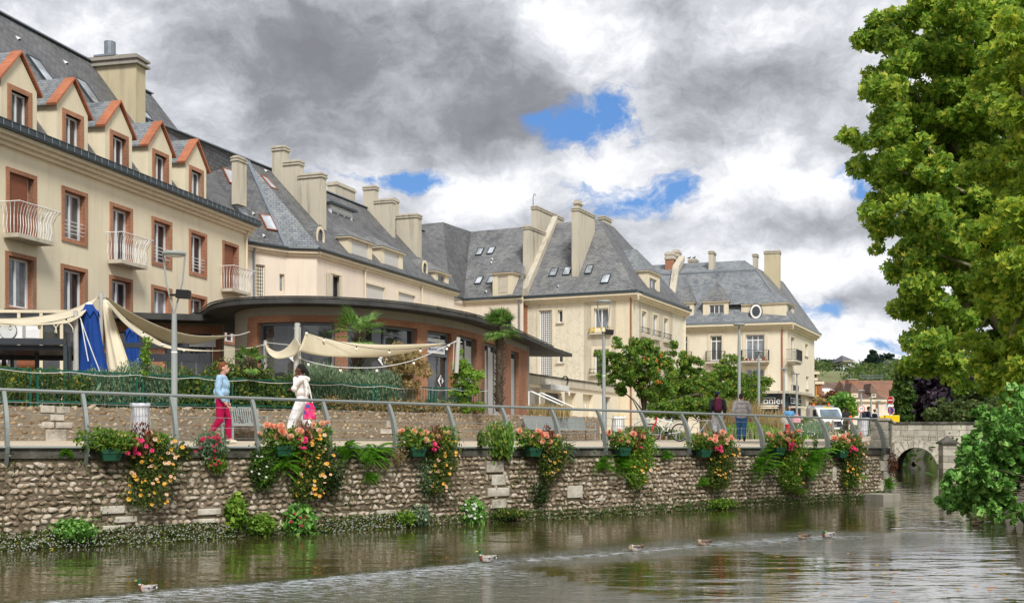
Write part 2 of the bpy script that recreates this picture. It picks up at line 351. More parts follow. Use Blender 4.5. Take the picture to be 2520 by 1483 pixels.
m_plain('bark', (.11, .085, .06), .95, var=.4, sc=9); m_plain('bark_plane', (.26, .23, .16), .9, var=.4, sc=3); m_plain('black_rubber', (.02, .02, .02), .7); m_plain('earth', (.12, .09, .06), .95, var=.3); m_plain('brown_timber', (.13, .06, .035), .85, var=.2)
m_plain('shop_blue', (.035, .05, .07), .5); m_plain('interior', (.05, .045, .04), .9); m_plain('awning_grey', (.62, .63, .62), .7, var=.15); m_plain('planter_green', (.012, .075, .04), .4, spec=.5); m_plain('red_paint', (.60, .02, .02), .35); m_plain('yellow_paint', (.80, .55, .01), .4)
m_plain('blue_paint', (.02, .10, .55), .4); m_plain('black_paint', (.015, .015, .015), .45); m_plain('orange_lamp', (.85, .13, .01), .3); m_plain('terracotta', (.42, .16, .08), .8); m_plain('glow_bulb', (.85, .82, .70), .3); m_plain('satin_white', (.86, .86, .84), .7, var=.02)
def m_glass(name, tint=(.02, .025, .03), rough=.04, wob=.06):
 k = MN(name); k.set(k.ramp(k.noise(.9, 3), [(.35, tuple(x * .5 for x in tint)), (.7, tuple(x * 1.8 for x in tint))]), rough, 0, .9); k.b.inputs['IOR'].default_value = 1.6  # mottled base tint imitates uneven reflections in the pane
 k.bump(k.noise(1.6, 2), wob, .05); MAT[name] = k.m; return k.m
m_glass('glass'); m_glass('glass_mid', (.07, .075, .075), .06); m_glass('glass_curtain', (.16, .18, .20), .08); m_glass('glass_block', (.10, .115, .12), .15); m_glass('shop_glass', (.035, .036, .034), .03, .03); m_glass('skylight_glass', (.34, .37, .40), .12); m_glass('windscreen', (.10, .14, .17), .03, .02)  # skylight pane is pale to imitate the bright sky it reflects
def m_slats(name, c, h=.06, vert=False, depth=.01):
 k = MN(name); wv = k.new('ShaderNodeTexWave', wave_type='BANDS', bands_direction='X' if vert else 'Y', wave_profile='SAW'); k.link(k.tc.outputs['UV'], wv.inputs[0]); wv.inputs['Scale'].default_value = .314 / h
 wv.inputs['Distortion'].default_value = 0
 k.bump(wv.outputs['Fac'], .8, depth); a = k.mix(k.ramp(wv.outputs['Fac'], [(0., (1, 1, 1)), (.12, (0, 0, 0))]), c, tuple(x * .55 for x in c)); MAT[name] = k.set(a, .5, 0, .3); return k.m
m_slats('roller_cream', (.62, .58, .48)); m_slats('roller_white', (.66, .64, .60)); m_slats('roller_brown', (.27, .095, .05)); m_slats('roller_yellow', (.62, .54, .36)); m_slats('louvre', (.42, .42, .40), .08)
def txt(s, loc, size, mat, rot=(R(90), 0, 0), parent=None, name='lettering', align='CENTER', ext=.004, sx=1.):
 c = bpy.data.curves.new(name, 'FONT'); c.body = s; c.size = size; c.align_x = align; c.align_y = 'CENTER'; c.extrude = ext; c.materials.append(mat)
 o = bpy.data.objects.new(name, c); COL.objects.link(o); M = Matrix.LocRotScale(Vector(loc), Matrix.Identity(3).to_quaternion(), Vector((1, 1, 1)))
 from mathutils import Euler
 W = Matrix.Translation(Vector(loc)) @ Euler(rot).to_matrix().to_4x4()
 if parent is not None: o.parent = parent; W = wmat(parent).inverted() @ W
 me = bpy.data.meshes.new_from_object(o); bpy.data.objects.remove(o); o = bpy.data.objects.new(name, me); COL.objects.link(o); o.parent = parent
 o.location = W.to_translation(); o.rotation_euler = W.to_euler(); o.scale = (sx, 1, 1); return o
# ================================================================ SETTING
RF = F2((-8.4, 18.0), (9.49, 30.5))            # river wall, s along it, o inland
S_END = RF.hit(2187, HY)[0]
CORNER = RF.P(S_END, 0, 0)
def smooth(a, b, x):
 t = max(0., min(1., (x - a) / (b - a))); return t * t * (3 - 2 * t)
def gz(x, y):
 s, o = RF.so((x, y))
 z = 1.685 - .0101 * max(-5, min(24, s)) + .012 * max(0, min(6, o))
 return z + .09 * smooth(45, 80, y) + .6 * smooth(90, 150, y)
BANK_L = [(CORNER.x, CORNER.y), (17.3, 49.6), (22.5, 66), (28, 90), (34, 120)]
BANK_R = [(38, 120), (31.5, 90), (25.8, 66), (20.6, 49.6), (19.4, 45.2), (11.6, 25.5), (10.3, 21), (9.7, 12), (9.4, -30)]
riv_poly = [tuple(RF.P(-60, .8, 0)[:2]), tuple(RF.P(S_END + .2, .8, 0)[:2])] + [(x - .5, y) for x, y in BANK_L[1:]] + BANK_R + [(-90, -60)]
def inside(x, y, P):
 c = False; j = len(P) - 1
 for i in range(len(P)):
  if (P[i][1] > y) != (P[j][1] > y) and x < (P[j][0] - P[i][0]) * (y - P[i][1]) / (P[j][1] - P[i][1]) + P[i][0]: c = not c
  j = i
 return c
# ground
k = MN('ground_mat'); a = k.mix(k.ramp(k.noise(.25, 6), [(.35, (0, 0, 0)), (.65, (1, 1, 1))]), (.20, .18, .15), (.28, .25, .20)); k.bump(k.noise(30, 3), .3, .01); MAT['ground'] = k.set(a, .95)
k = MN('aggregate'); a = k.ramp(k.noise(60, 4, .7), [(.3, (.30, .24, .17)), (.5, (.52, .44, .33)), (.72, (.72, .64, .52))]); a = k.mix(k.ramp(k.noise(.6, 6, .7), [(.4, (0, 0, 0)), (.8, (.35, .35, .35))]), a, (.30, .25, .19)); k.bump(k.noise(90, 2), .3, .005); MAT['aggregate'] = k.set(a, .95)
k = MN('grassy'); a = k.ramp(k.noise(1.3, 7, .7), [(.3, (.05, .09, .02)), (.5, (.10, .15, .035)), (.7, (.17, .18, .06))]); MAT['grassy'] = k.set(a, .95)
def grid_axis(a, b, st, far):
 c = list(np.arange(a, b + 1e-6, st)); e = st; lo = []; x = a
 while x > -far: e *= 1.6; x -= e; lo.append(x)
 hi = []; e = st; x = b
 while x < far: e *= 1.6; x += e; hi.append(x)
 return lo[::-1] + c + hi
gx = grid_axis(-32, 42, .6, 3500); gy = grid_axis(4, 122, .8, 3500)
V = []
for y in gy:
 for x in gx:
  if inside(x, y, riv_poly): z = -.7
  elif x > 9 and RF.so((x, y))[0] > S_END and y < 48 and x > BANK_L[0][0] - 1 and not (x < 14 and y > 40): z = .12 + 1.3 * smooth(1, 9, x - (10.5 + .37 * max(0, y - 22)))
  else: z = gz(x, y) if -300 < x < 300 and y < 400 else 1.6
  V.append((x, y, z))
nx = len(gx); Fq = [(j * nx + i, j * nx + i + 1, (j + 1) * nx + i + 1, (j + 1) * nx + i) for j in range(len(gy) - 1) for i in range(nx - 1)]
GM = [1 if V[q[0]][0] > 9.5 + max(0, V[q[0]][1] - 25) * .37 and 2 < V[q[0]][1] < 300 and RF.so(V[q[0]][:2])[0] > S_END - 3 else 0 for q in Fq]
tag(mesh_np('ground', V, Fq, [MAT['ground'], MAT['grassy']], mi=GM, smooth=True), kind='structure')
# promenade
V = []; Fq = []; ro = [-.02, .6, 1.3, 2, 3, 4, 5.5, 7, 9, 12, 15, 20, 26, 33, 41, 50, 58]; ns = 42
DU = Vector((17.3 - CORNER.x, 49.6 - CORNER.y)).normalized()
for o in ro:
 k_ = o / DU.dot(RF.I); sm = S_END + DU.dot(RF.U) * k_ + .1
 for i in range(ns):
  s_ = -16 + (sm + 16) * i / (ns - 1); p = RF.P(s_, o, 0); V.append((p.x, p.y, gz(p.x, p.y) + .012))
for j in range(len(ro) - 1):
 for i in range(ns - 1): Fq.append((j * ns + i, j * ns + i + 1, (j + 1) * ns + i + 1, (j + 1) * ns + i))
tag(mesh_np('promenade', V, Fq, MAT['aggregate'], smooth=True), kind='structure')
# ---- water
weir = [onz(u, v, 0) for u, v in ((-400, 1520), (-50, 1492), (295, 1465), (394, 1452), (620, 1436), (809, 1420), (1046, 1396), (1185, 1384), (1430, 1368), (1560, 1357), (1735, 1340), (1960, 1322), (2050, 1318))]
def segd(p, a, b):
 ap = p - a; ab = b - a; t = max(0, min(1, ap.dot(ab) / ab.dot(ab))); return (p - a - ab * t).length, ab.cross(ap)
W2 = [Vector((p.x, p.y)) for p in weir]
def foam_glint_at(x, y):
 p = Vector((x, y)); best = (1e9, 0, 0)
 for i in range(len(W2) - 1):
  d, c = segd(p, W2[i], W2[i + 1])
  if d < best[0]: best = (d, c, i)
 d, c, i = best; near = c < 0
 wd = 2.4 if i < 7 else (.45 if i < 10 else 1.1)
 amp = 1. if i < 7 else .95
 v = amp * (math.exp(-(d / wd) ** 1.3) if near else math.exp(-d / (.10 if i < 7 else .5)))
 return v
wx = grid_axis(-12, 26, .25, 90); wy = grid_axis(9, 52, .25, 130)
V = []; fo = []
for y in wy:
 for x in wx: V.append((x, max(y, -60), 0)); fo.append(foam_glint_at(x, y) if (-14 < x < 28 and 6 < y < 56) else 0.)
nx = len(wx); Fq = [(j * nx + i, j * nx + i + 1, (j + 1) * nx + i + 1, (j + 1) * nx + i) for j in range(len(wy) - 1) for i in range(nx - 1) if wy[j] > -61]
k = MN('river_water')
at_ = k.new('ShaderNodeAttribute'); at_.attribute_name = 'foam_glints'; fm = at_.outputs['Fac']
n1 = k.noise(1.5, 2, .5, stretch=(.5, 1.2, 1)); n2 = k.noise(4.6, 3, .55, stretch=(.4, 1.2, 1)); n3 = k.noise(9, 4, .7, stretch=(.4, 1.2, 1))
h = k.math('ADD', k.math('MULTIPLY', n1, 1.5), k.math('MULTIPLY', n2, .32)); rp = k.math('MULTIPLY', k.math('MULTIPLY', n3, fm), 5.); h = k.math('ADD', h, rp)
k.bump(h, 1., .0135)
foam_glints = k.math('MULTIPLY', k.ramp(k.math('ADD', k.noise(13, 6, .8, stretch=(.34, 1.2, 1)), k.math('MULTIPLY', fm, .10)), [(.58, (0, 0, 0)), (.63, (1, 1, 1))]), k.math('MULTIPLY', fm, .9))  # white colour for foam, also painting the glints on rippled water
base = k.mix(k.ramp(k.noise(.5, 5, .6), [(.35, (0, 0, 0)), (.7, (1, 1, 1))]), (.050, .046, .014), (.088, .074, .028))
col = k.mix(foam_glints, base, (.62, .66, .72)); k.set(col, k.math('ADD', k.math('MULTIPLY', foam_glints, .5), .012), 0, .5); k.b.inputs['IOR'].default_value = 1.42; k.b.inputs['Coat Weight'].default_value = .5; k.b.inputs['Coat IOR'].default_value = 1.5; k.b.inputs['Coat Roughness'].default_value = .02
for l_ in list(k.b.inputs['Normal'].links): k.link(l_.from_socket, k.b.inputs['Coat Normal'])
MAT['water'] = k.m
wat = mesh_np('river_water', V, Fq, k.m, smooth=True); tag(wat, kind='structure')
at2 = wat.data.attributes.new('foam_glints', 'FLOAT', 'POINT'); at2.data.foreach_set('value', fo)
# ---- stones
def stone_bank(n=14, seed=3):
 r = random.Random(seed); out = []
 for q in range(n):
  bm = bmesh.new(); bmesh.ops.create_icosphere(bm, subdivisions=2, radius=1); off = Vector((r.uniform(0, 50),) * 3)
  for v in bm.verts:
   c = v.co.copy(); m = max(abs(c.x), abs(c.y), abs(c.z)); c *= (1 / m) ** .45; c *= 1 + .6 * mnoise.noise(c * 1.3 + off) + .34 * mnoise.noise(c * 2.9 + off); v.co = c
  for _ in range(13):
   pn = Vector((r.gauss(0, 1), r.gauss(0, 1), r.gauss(0, 1))).normalized(); pd = r.uniform(.50, .88)
   for v in bm.verts:
    e = v.co.dot(pn) - pd
    if e > 0: v.co -= pn * e
  out.append((np.array([v.co[:] for v in bm.verts]), np.array([[v.index for v in f.verts] for f in bm.faces]))); bm.free()
 return out
SB = stone_bank()
def stones(name, fr, s0, s1, zf0, zf1, row, wid, depth, prot, mats, parent, seed=1, skip=(), fill=.9, jit=.25):
 r = random.Random(seed); Vs = []; Fs = []; nv = 0; sl = s0
 zmax = max(zf1(s0), zf1(s1)); z = zf0(s0) + row * .4
 while z < zmax:
  s = s0 + r.uniform(0, wid)
  rh = row * r.uniform(.9, 1.1)
  while s < s1:
   w_ = wid * r.uniform(.55, 1.45); sc = s + w_ / 2; zz = z + r.uniform(-.22, .22) * row * jit * 2
   if zf0(sc) + .02 < zz < zf1(sc) - row * .35 and not any(a < sc < b and c < zz < d for a, b, c, d in skip):
    v, f = SB[r.randrange(len(SB))]; hh = rh * r.uniform(.62, 1.02) * fill
    M = np.array([(w_ * .5 * fill * (1 if r.random() < .5 else -1)), depth, hh * .5])
    p = v * M; th = r.uniform(-.25, .25); c_, s_ = math.cos(th), math.sin(th); px_ = p[:, 0] * c_ - p[:, 2] * s_; pz_ = p[:, 0] * s_ + p[:, 2] * c_
    ctr = fr.P(sc, depth - prot * r.uniform(.6, 1.25), zz); U = fr.U; I = fr.I
    W_ = np.stack([ctr.x + px_ * U[0] + p[:, 1] * I[0], ctr.y + px_ * U[1] + p[:, 1] * I[1], ctr.z + pz_], 1)
    Vs.append(W_); Fs.append(f + nv); nv += len(v)
   s += w_ + .01
  z += rh
 return mesh_np(name, np.concatenate(Vs), np.concatenate(Fs), mats, parent)
m_island('flint', [(0, (.05, .04, .03)), (.2, (.13, .10, .07)), (.4, (.27, .205, .14)), (.56, (.39, .32, .235)), (.70, (.54, .49, .42)), (.82, (.40, .31, .20)), (.91, (.30, .18, .085)), (1, (.64, .62, .59))], .75, .3, noisec=.5, bump=.8, nsc=12)
m_island('flint_tan', [(0, (.07, .045, .03)), (.2, (.19, .12, .065)), (.45, (.33, .23, .13)), (.7, (.43, .34, .23)), (.88, (.55, .49, .40)), (1, (.26, .12, .05))], .8, .25, noisec=.4, bump=.6, nsc=14)
k = MN('mortar_moss'); g1 = k.noise(.9, 7, .7); a = k.ramp(g1, [(.30, (.05, .06, .02)), (.46, (.15, .12, .075)), (.6, (.25, .20, .14)), (.75, (.32, .265, .19))]); a = k.mix(k.math('MULTIPLY', k.noise(14, 5, .7), .5), a, (.05, .045, .03)); k.bump(k.noise(18, 5, .7), .9, .03); MAT['mortar_moss'] = k.set(a, .95)
k = MN('mortar_tan'); a = k.ramp(k.noise(1.6, 7, .7), [(.3, (.16, .13, .095)), (.6, (.27, .225, .165)), (.8, (.20, .165, .12))]); k.bump(k.noise(22, 5, .7), .8, .02); MAT['mortar_tan'] = k.set(a, .95)
k = MN('limestone'); a = k.ramp(k.noise(2.4, 8, .72), [(.30, (.15, .13, .10)), (.47, (.44, .40, .33)), (.65, (.66, .62, .53))]); k.bump(k.noise(9, 6, .7), .8, .03); MAT['limestone'] = k.set(a, .92)
ztop = lambda s: gz(*RF.P(s, 0, 0)[:2])
rw = empty('river_wall', RF.P(0, 0, 0), RF.ang(), 'long flint stone river wall with mossy joints holding up the promenade', 'stone wall')
m = MB(); n_ = 30
for i in range(n_):
 a0, a1 = -16 + (S_END + 16 - .30) * i / n_, -16 + (S_END + 16 - .30) * (i + 1) / n_
 A, B = ztop(a0) - .16, ztop(a1) - .16
 m.poly([RF.P(a0, 0, -.8), RF.P(a1, 0, -.8), RF.P(a1, 0, B), RF.P(a0, 0, A)]); m.poly([RF.P(a0, 0, A), RF.P(a1, 0, B), RF.P(a1, .7, B), RF.P(a0, .7, A)])
m.build('wall', MAT['mortar_moss'], rw)
m = MB()
for i in range(n_):
 a0, a1 = -16 + (S_END + 16) * i / n_, -16 + (S_END + 16) * (i + 1) / n_ - .006; A, B = ztop(a0), ztop(a1)
 q = [(-.05, -.17), (.5, -.17), (.5, .004), (-.035, .004), (-.05, -.012)]
 for (o0, d0), (o1, d1) in zip(q, q[1:] + q[:1]): m.poly([RF.P(a0, o0, A + d0), RF.P(a1, o0, B + d0), RF.P(a1, o1, B + d1), RF.P(a0, o1, A + d1)])
k = MN('coping_concrete'); a = k.ramp(k.noise(1.3, 8, .75), [(.36, (.03, .03, .024)), (.52, (.085, .08, .065)), (.7, (.20, .19, .16))]); k.bump(k.noise(20, 5), .6, .01); MAT['coping_concrete'] = k.set(a, .95)
m.build('coping', MAT['coping_concrete'], rw)
def rect(Z, x0, y0, x1, y1, fr=RF):
 a = fr.hit(*Z(x0, y1)); b = fr.hit(*Z(x1, y0)); return (a[0], b[0], a[1], b[1])
blocks = [rect(z7, 735, 1145, 930, 1220), rect(z7, 838, 1222, 1020, 1285), rect(z7, 950, 1140, 1110, 1200), rect(z7, 1455, 1165, 1640, 1228), rect(z7, 1420, 1240, 1600, 1290), rect(z7, 745, 1288, 930, 1350),
          rect(z8, 1785, 545, 1895, 635), rect(z8, 1755, 642, 1922, 720), rect(z8, 1785, 727, 1898, 806), rect(z8, 930, 805, 1085, 865), rect(z8, 1745, 445, 1880, 540), rect(z9, 492, 812, 612, 915), rect(z9, 0, 830, 65, 900), rect(z9, 700, 905, 780, 935), rect(zc, 610, 465, 645, 580)]
m = MB(); rr = random.Random(5)
for a0, a1, c0, c1 in blocks:
 c0 = max(c0, .02)
 m.box(RF, a0 + .015, a1 - .015, -.035 - rr.random() * .02, .1, c0 + .012, c1 - .012)
m.build('ashlar_block', MAT['limestone'], rw, bevel=.015)
stones('flint_facing', RF, -12, 15, lambda s: -.12, lambda s: ztop(s) - .17, .104, .122, .055, .05, MAT['flint'], rw, 7, blocks, 1.45)
stones('flint_facing', RF, 15, S_END - .42, lambda s: -.12, lambda s: ztop(s) - .17, .104, .122, .055, .05, MAT['flint'], rw, 8, blocks, 1.45)
# quoin blocks at the corner and the parapet running back to the bridge
BW = F2((CORNER.x, CORNER.y), (17.3, 49.6))       # s from the corner to the bridge, o to the left
m = MB(); z = -.6; i = 0
while z < ztop(S_END) - .02:
 h_ = rr.choice((.24, .3, .34)); z1_ = min(z + h_, ztop(S_END)); ll = .42 if i % 2 else .26
 m.box(RF, S_END - ll, S_END + .02, -.045, .35, z + .008, z1_ - .006); z += h_; i += 1
m.build('quoin', MAT['limestone'], rw, bevel=.018)
br = empty('stone_bridge', (17.3, 49.6, 0), 0, 'old limestone bridge with one round arch over the stream', 'bridge')
m = MB(); L_ = (Vector((17.3, 49.6)) - Vector((CORNER.x, CORNER.y))).length
m.poly([BW.P(.02, 0, -.7), BW.P(L_, 0, -.7), BW.P(L_, 0, 1.45), BW.P(.02, 0, 1.45)])
m.build('wing_wall', MAT['ashlar'], br)
m = MB(); x = 0.02
pw = .5; i = 0
while x < L_ - .4:
 w_ = rr.uniform(.5, .9); zlow = 1.45
 for c in range(3):
  m.box(BW, x + .01, min(x + w_, L_) - .01, .0 + rr.uniform(0, .02), pw - rr.uniform(0, .03), zlow + .008, zlow + (.26 if c < 2 else .24)); zlow += .26
 m.box(BW, x - .02, min(x + w_, L_) + .0, -.04, pw + .04, zlow, zlow + .085); x += w_; i += 1
m.build('parapet', MAT['limestone'], br, bevel=.02)
# bridge front with arch
BR = Fr((17.3, 49.6), (1, -.03)); ac = (BR.hit(2200, 1164)[0] + BR.hit(2308, 1164)[0]) / 2; ar = (BR.hit(2308, 1164)[0] - BR.hit(2200, 1164)[0]) / 2
zt = BR.hit(2300, 1043)[1]; crown = BR.hit(2255, 1100)[1]; nA = 22
def archz(t): return -.02 + (crown + .02) * math.sin(t) ** .9 if math.sin(t) > 0 else -.02
m = MB(); pts = [(ac - ar * math.cos(math.pi * i / nA), archz(math.pi * i / nA)) for i in range(nA + 1)]
for i in range(nA):
 (a, c), (b, d) = pts[i], pts[i + 1]
 m.poly([BR.P(a, 0, c), BR.P(b, 0, d), BR.P(b, 0, zt), BR.P(a, 0, zt)])
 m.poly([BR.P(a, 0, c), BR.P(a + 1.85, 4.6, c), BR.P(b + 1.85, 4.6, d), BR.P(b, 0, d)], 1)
 m.poly([BR.P(a + 1.85, 4.6, c), BR.P(b + 1.85, 4.6, d), BR.P(b + 1.85, 4.6, zt), BR.P(a + 1.85, 4.6, zt)])
for a, b in ((-.4, pts[0][0]), (pts[-1][0], 30)):
 m.poly([BR.P(a, 0, -.7), BR.P(b, 0, -.7), BR.P(b, 0, zt), BR.P(a, 0, zt)]); a_ = max(a + 1.85 * (a > 0), .8); m.poly([BR.P(a_, 4.6, -.7), BR.P(b + 1.85, 4.6, -.7), BR.P(b + 1.85, 4.6, zt), BR.P(a_, 4.6, zt)])
for a in (pts[0][0], pts[-1][0]): m.poly([BR.P(a, 0, -.7), BR.P(a + 1.85, 4.6, -.7), BR.P(a + 1.85, 4.6, 0), BR.P(a, 0, 0)], 1)
m.poly([BR.P(-.4, .5, zt), BR.P(30, .5, zt), BR.P(30, 0, zt), BR.P(-.4, 0, zt)]); m.poly([BR.P(-.4, .5, zt), BR.P(30, .5, zt), BR.P(30, .5, 1.5), BR.P(-.4, .5, 1.5)])
m.poly([BR.P(-.4, .5, 1.62), BR.P(30, .5, 1.62), BR.P(30, 4.6, 1.62), BR.P(-.4, 4.6, 1.62)])
m.build('bridge_face', [MAT['ashlar'], MAT['soffit']], br)  # dark barrel colour paints the shade inside the arch
m = MB()
for i in range(15):
 t0, t1 = math.pi * i / 15 + .012, math.pi * (i + 1) / 15 - .012; th = .34
 f = lambda t, k_: BR.P(ac - (ar + k_) * math.cos(t), -.025, archz(t) + k_ * math.sin(t))
 m.ext([f(t0, .0), f(t1, .0), f(t1, th), f(t0, th)], (BR.I[0] * .06, BR.I[1] * .06, 0))
m.build('arch_ring', MAT['limestone'], br)
m = MB(); x = -.45
while x < 30: m.box(BR, x, min(30, x + 1.1) - .008, -.06, .56, zt + .003, zt + .105); x += 1.1
m.build('coping', MAT['coping_concrete'], br, bevel=.012)
for (xa, xb) in ((1088, 1190), (1298, 1390)):
 m = MB(); a0, c0 = BR.hit(*z6(xa, 1078)); a1, c1 = BR.hit(*z6(xb, 1030))
 for i in range(6):
  for j in range(4):
   if rr.random() < .14: continue
   m.box(BR, a0 + (a1 - a0) * i / 6 + .02, a0 + (a1 - a0) * (i + 1) / 6 - .02, -.018 - .02 * rr.random(), .02, c0 + (c1 - c0) * j / 4 + .012, c0 + (c1 - c0) * (j + 1) / 4 - .012)
 m.build('flint_panel', MAT['trim_stone'], br)
# pier with a pyramid cap beside the arch
pc = at(2331, 1165, 46.5); pr = empty('stone_pier', (pc.x, pc.y, -.2), 0, 'squat stone pier with a pointed cap standing in front of the bridge arch', 'pier')
PF = Fr((pc.x - .28, pc.y - .28), (1, -.03)); zp = at(0, 1092, 46.5).z
m = MB(); m.box(PF, 0, .56, 0, .56, -.3, zp); m.build('shaft', MAT['ashlar'], pr)
m = MB(); m.box(PF, -.08, .64, -.08, .64, zp + .002, zp + .08); q_ = [PF.P(x_, y_, zp + .083) for x_, y_ in ((-.06, -.06), (.62, -.06), (.62, .62), (-.06, .62))]; [m.poly([q_[t], q_[(t + 1) % 4], PF.P(.28, .28, zp + .36)]) for t in range(4)]; m.build('cap', MAT['coping_concrete'], pr)
# grey concrete outfall box at the wall foot
a0 = RF.hit(*zc(830, 700))[0]; a1 = RF.hit(*zc(955, 700))[0]
ob = empty('outfall_box', RF.P(a0, -.3, 0), RF.ang(), 'pale grey concrete box at the waterline under the wall end', 'concrete box')
m = MB(); m.box(RF, a0, a1, -.75, .05, -.3, .20); m.build('box', MAT['concrete'], ob, bevel=.01)
# ---- low retaining wall behind the promenade
SA, SBp, SC_ = at(0, HY, 22.9), at(1300, HY, 38.0), at(1476, HY, 46.0)
SW1 = F2(SA, SBp); SW2 = F2(SBp, SC_)
lw = empty('garden_wall', SW1.P(0, 0, 0), SW1.ang(), 'low flint and rubble garden wall behind the benches', 'stone wall')
ZW = 2.5
m = MB(); L1 = (SBp - SA).length; L2 = (SC_ - SBp).length
for fr, a0, a1 in ((SW1, -8, L1), (SW2, 0, L2)):
 z0a = gz(*fr.P(a0, 0, 0)[:2]) - .1
 m.box(fr, a0, a1, 0, .4, 1.3, ZW - .02)
m.build('wall', MAT['mortar_tan'], lw)
lb = [rect(z7, 295, 410, 405, 465, SW1), rect(z7, 415, 415, 520, 470, SW1), rect(z7, 370, 475, 475, 525, SW1), rect(z7, 305, 530, 400, 578, SW1), rect(z7, 410, 532, 535, 580, SW1), rect(z7, 335, 585, 492, 685, SW1), rect(zb, 1150, 1140, 1290, 1178, SW1), rect(zb, 1195, 1075, 1265, 1130, SW1)]
m = MB()
for a0, a1, c0, c1 in lb: m.box(SW1, a0 + .01, a1 - .01, -.03, .1, c0 + .008, c1 - .008)
m.build('ashlar_block', MAT['limestone'], lw, bevel=.012)
g_ = lambda fr: (lambda s: gz(*fr.P(s, 0, 0)[:2]) - .02)
stones('rubble_facing', SW1, -7, L1, g_(SW1), lambda s: ZW + .06, .108, .14, .05, .022, MAT['flint_tan'], lw, 11, lb, 1.55, .7)
stones('rubble_facing', SW2, 0, L2, g_(SW2), lambda s: ZW + .06, .108, .14, .05, .022, MAT['flint_tan'], lw, 12, (), 1.55, .7)
# raised terrace behind it
m = MB(); pts = [SW1.P(-20, .3, ZW - .08), SW1.P(L1, .3, ZW - .08), SW2.P(L2, .3, ZW - .08), Vector((4, 52, ZW - .08)), Vector((2.0, 61, ZW - .08)), Vector((-30, 61, ZW - .08)), Vector((-45, 40, ZW - .08))]
m.poly(pts); tag(m.build('terrace', MAT['earth']), kind='structure')
# ================================================================ BUILDING KIT
def wall(m, fr, a0, a1, zb_, zt_, holes=(), rev=.22, mi=0, mr=None, o=0.0):
 """flat wall with real openings and their reveals"""
 mr = mi if mr is None else mr
 xs = sorted({a0, a1, *[min(a1, max(a0, h[i])) for h in holes for i in (0, 1)]}); zs = sorted({zb_, zt_, *[min(zt_, max(zb_, h[i])) for h in holes for i in (2, 3)]})
 for i in range(len(xs) - 1):
  for j in range(len(zs) - 1):
   cx, cz = (xs[i] + xs[i + 1]) / 2, (zs[j] + zs[j + 1]) / 2
   if any(h[0] < cx < h[1] and h[2] < cz < h[3] for h in holes): continue
   m.poly([fr.P(xs[i], o, zs[j]), fr.P(xs[i + 1], o, zs[j]), fr.P(xs[i + 1], o, zs[j + 1]), fr.P(xs[i], o, zs[j + 1])], mi)
 for h in holes:
  a, b, c, d = h[:4]; P = fr.P; r = o + rev
  m.poly([P(a, o, c), P(a, r, c), P(a, r, d), P(a, o, d)], mr); m.poly([P(b, o, c), P(b, o, d), P(b, r, d), P(b, r, c)], mr)
  m.poly([P(a, o, d), P(b, o, d), P(b, r, d), P(a, r, d)], mr); m.poly([P(a, o, c), P(a, r, c), P(b, r, c), P(b, o, c)], mr)
def ring(m, fr, a, b, c, d, w, o0, o1, mi=0, bottom=True):
 m.box(fr, a, b, o0, o1, d - w, d, mi)
 if bottom: m.box(fr, a, b, o0, o1, c, c + w, mi)
 zb_ = c + w if bottom else c
 m.box(fr, a, a + w, o0, o1, zb_, d - w, mi); m.box(fr, b - w, b, o0, o1, zb_, d - w, mi)
WR = random.Random(8)
def window(par, fr, a, b, c, d, o=.2, cols=2, rows=1, tr=None, fw=.06, frame='white_frame', pane='glass', shut=0, shutmat='roller_white', name='window', label=None):
 if pane == 'glass' and WR.random() < .4: pane = WR.choice(('glass_mid', 'glass_curtain'))
 m = MB(); ring(m, fr, a, b, c, d, fw, o - .035, o + .03)
 W = (b - a - 2 * fw) / cols; zt_ = d - fw
 if tr: m.box(fr, a + fw, b - fw, o - .03, o + .02, c + (d - c) * tr - fw / 2, c + (d - c) * tr + fw / 2)
 for i in range(1, cols): m.box(fr, a + fw + W * i - fw * .55, a + fw + W * i + fw * .55, o - .028, o + .022, c + fw, (c + (d - c) * tr - fw / 2) if tr else zt_)
 if tr:
  for i in range(1, cols): m.box(fr, a + fw + W * i - fw * .4, a + fw + W * i + fw * .4, o - .028, o + .022, c + (d - c) * tr + fw / 2, zt_)
 for j in range(1, rows):
  for i in range(cols): m.box(fr, a + fw + W * i + fw * .56, a + fw + W * (i + 1) - fw * .56, o - .024, o + .02, c + (d - c) * j / rows - .015, c + (d - c) * j / rows + .015)
 wn = m.build(name, MAT[frame], par)
 g = MB(); g.poly([fr.P(a + fw * .5, o + .012, c + fw * .5), fr.P(b - fw * .5, o + .012, c + fw * .5), fr.P(b - fw * .5, o + .012, d - fw * .5), fr.P(a + fw * .5, o + .012, d - fw * .5)])
 g.build('pane', MAT[pane], wn)
 if shut:
  g = MB(); g.box(fr, a + .012, b - .012, o - .09, o - .05, d - (d - c) * shut, d - .004); g.build('shutter', MAT[shutmat], wn)
 if label: wn['label'] = label
 return wn
def surround(wn, fr, a, b, c, d, w, mat, proud=.03, name='surround', bottom=True, depth=-.002):
 m = MB(); ring(m, fr, a - w, b + w, c - (w if bottom else 0), d + w, w, -proud, depth, 0, bottom); return m.build(name, MAT[mat], wn)
def sill(wn, fr, a, b, c, mat='trim_stone', e=.12, t=.09, out=.12):
 m = MB(); m.box(fr, a - e, b + e, -out, .04, c - t, c - .003); return m.build('sill', MAT[mat], wn, bevel=.008)
def poly3(par, pts, mat, name='roof', thick=0):
 m = MB(); m.poly(pts); return m.build(name, MAT[mat], par)
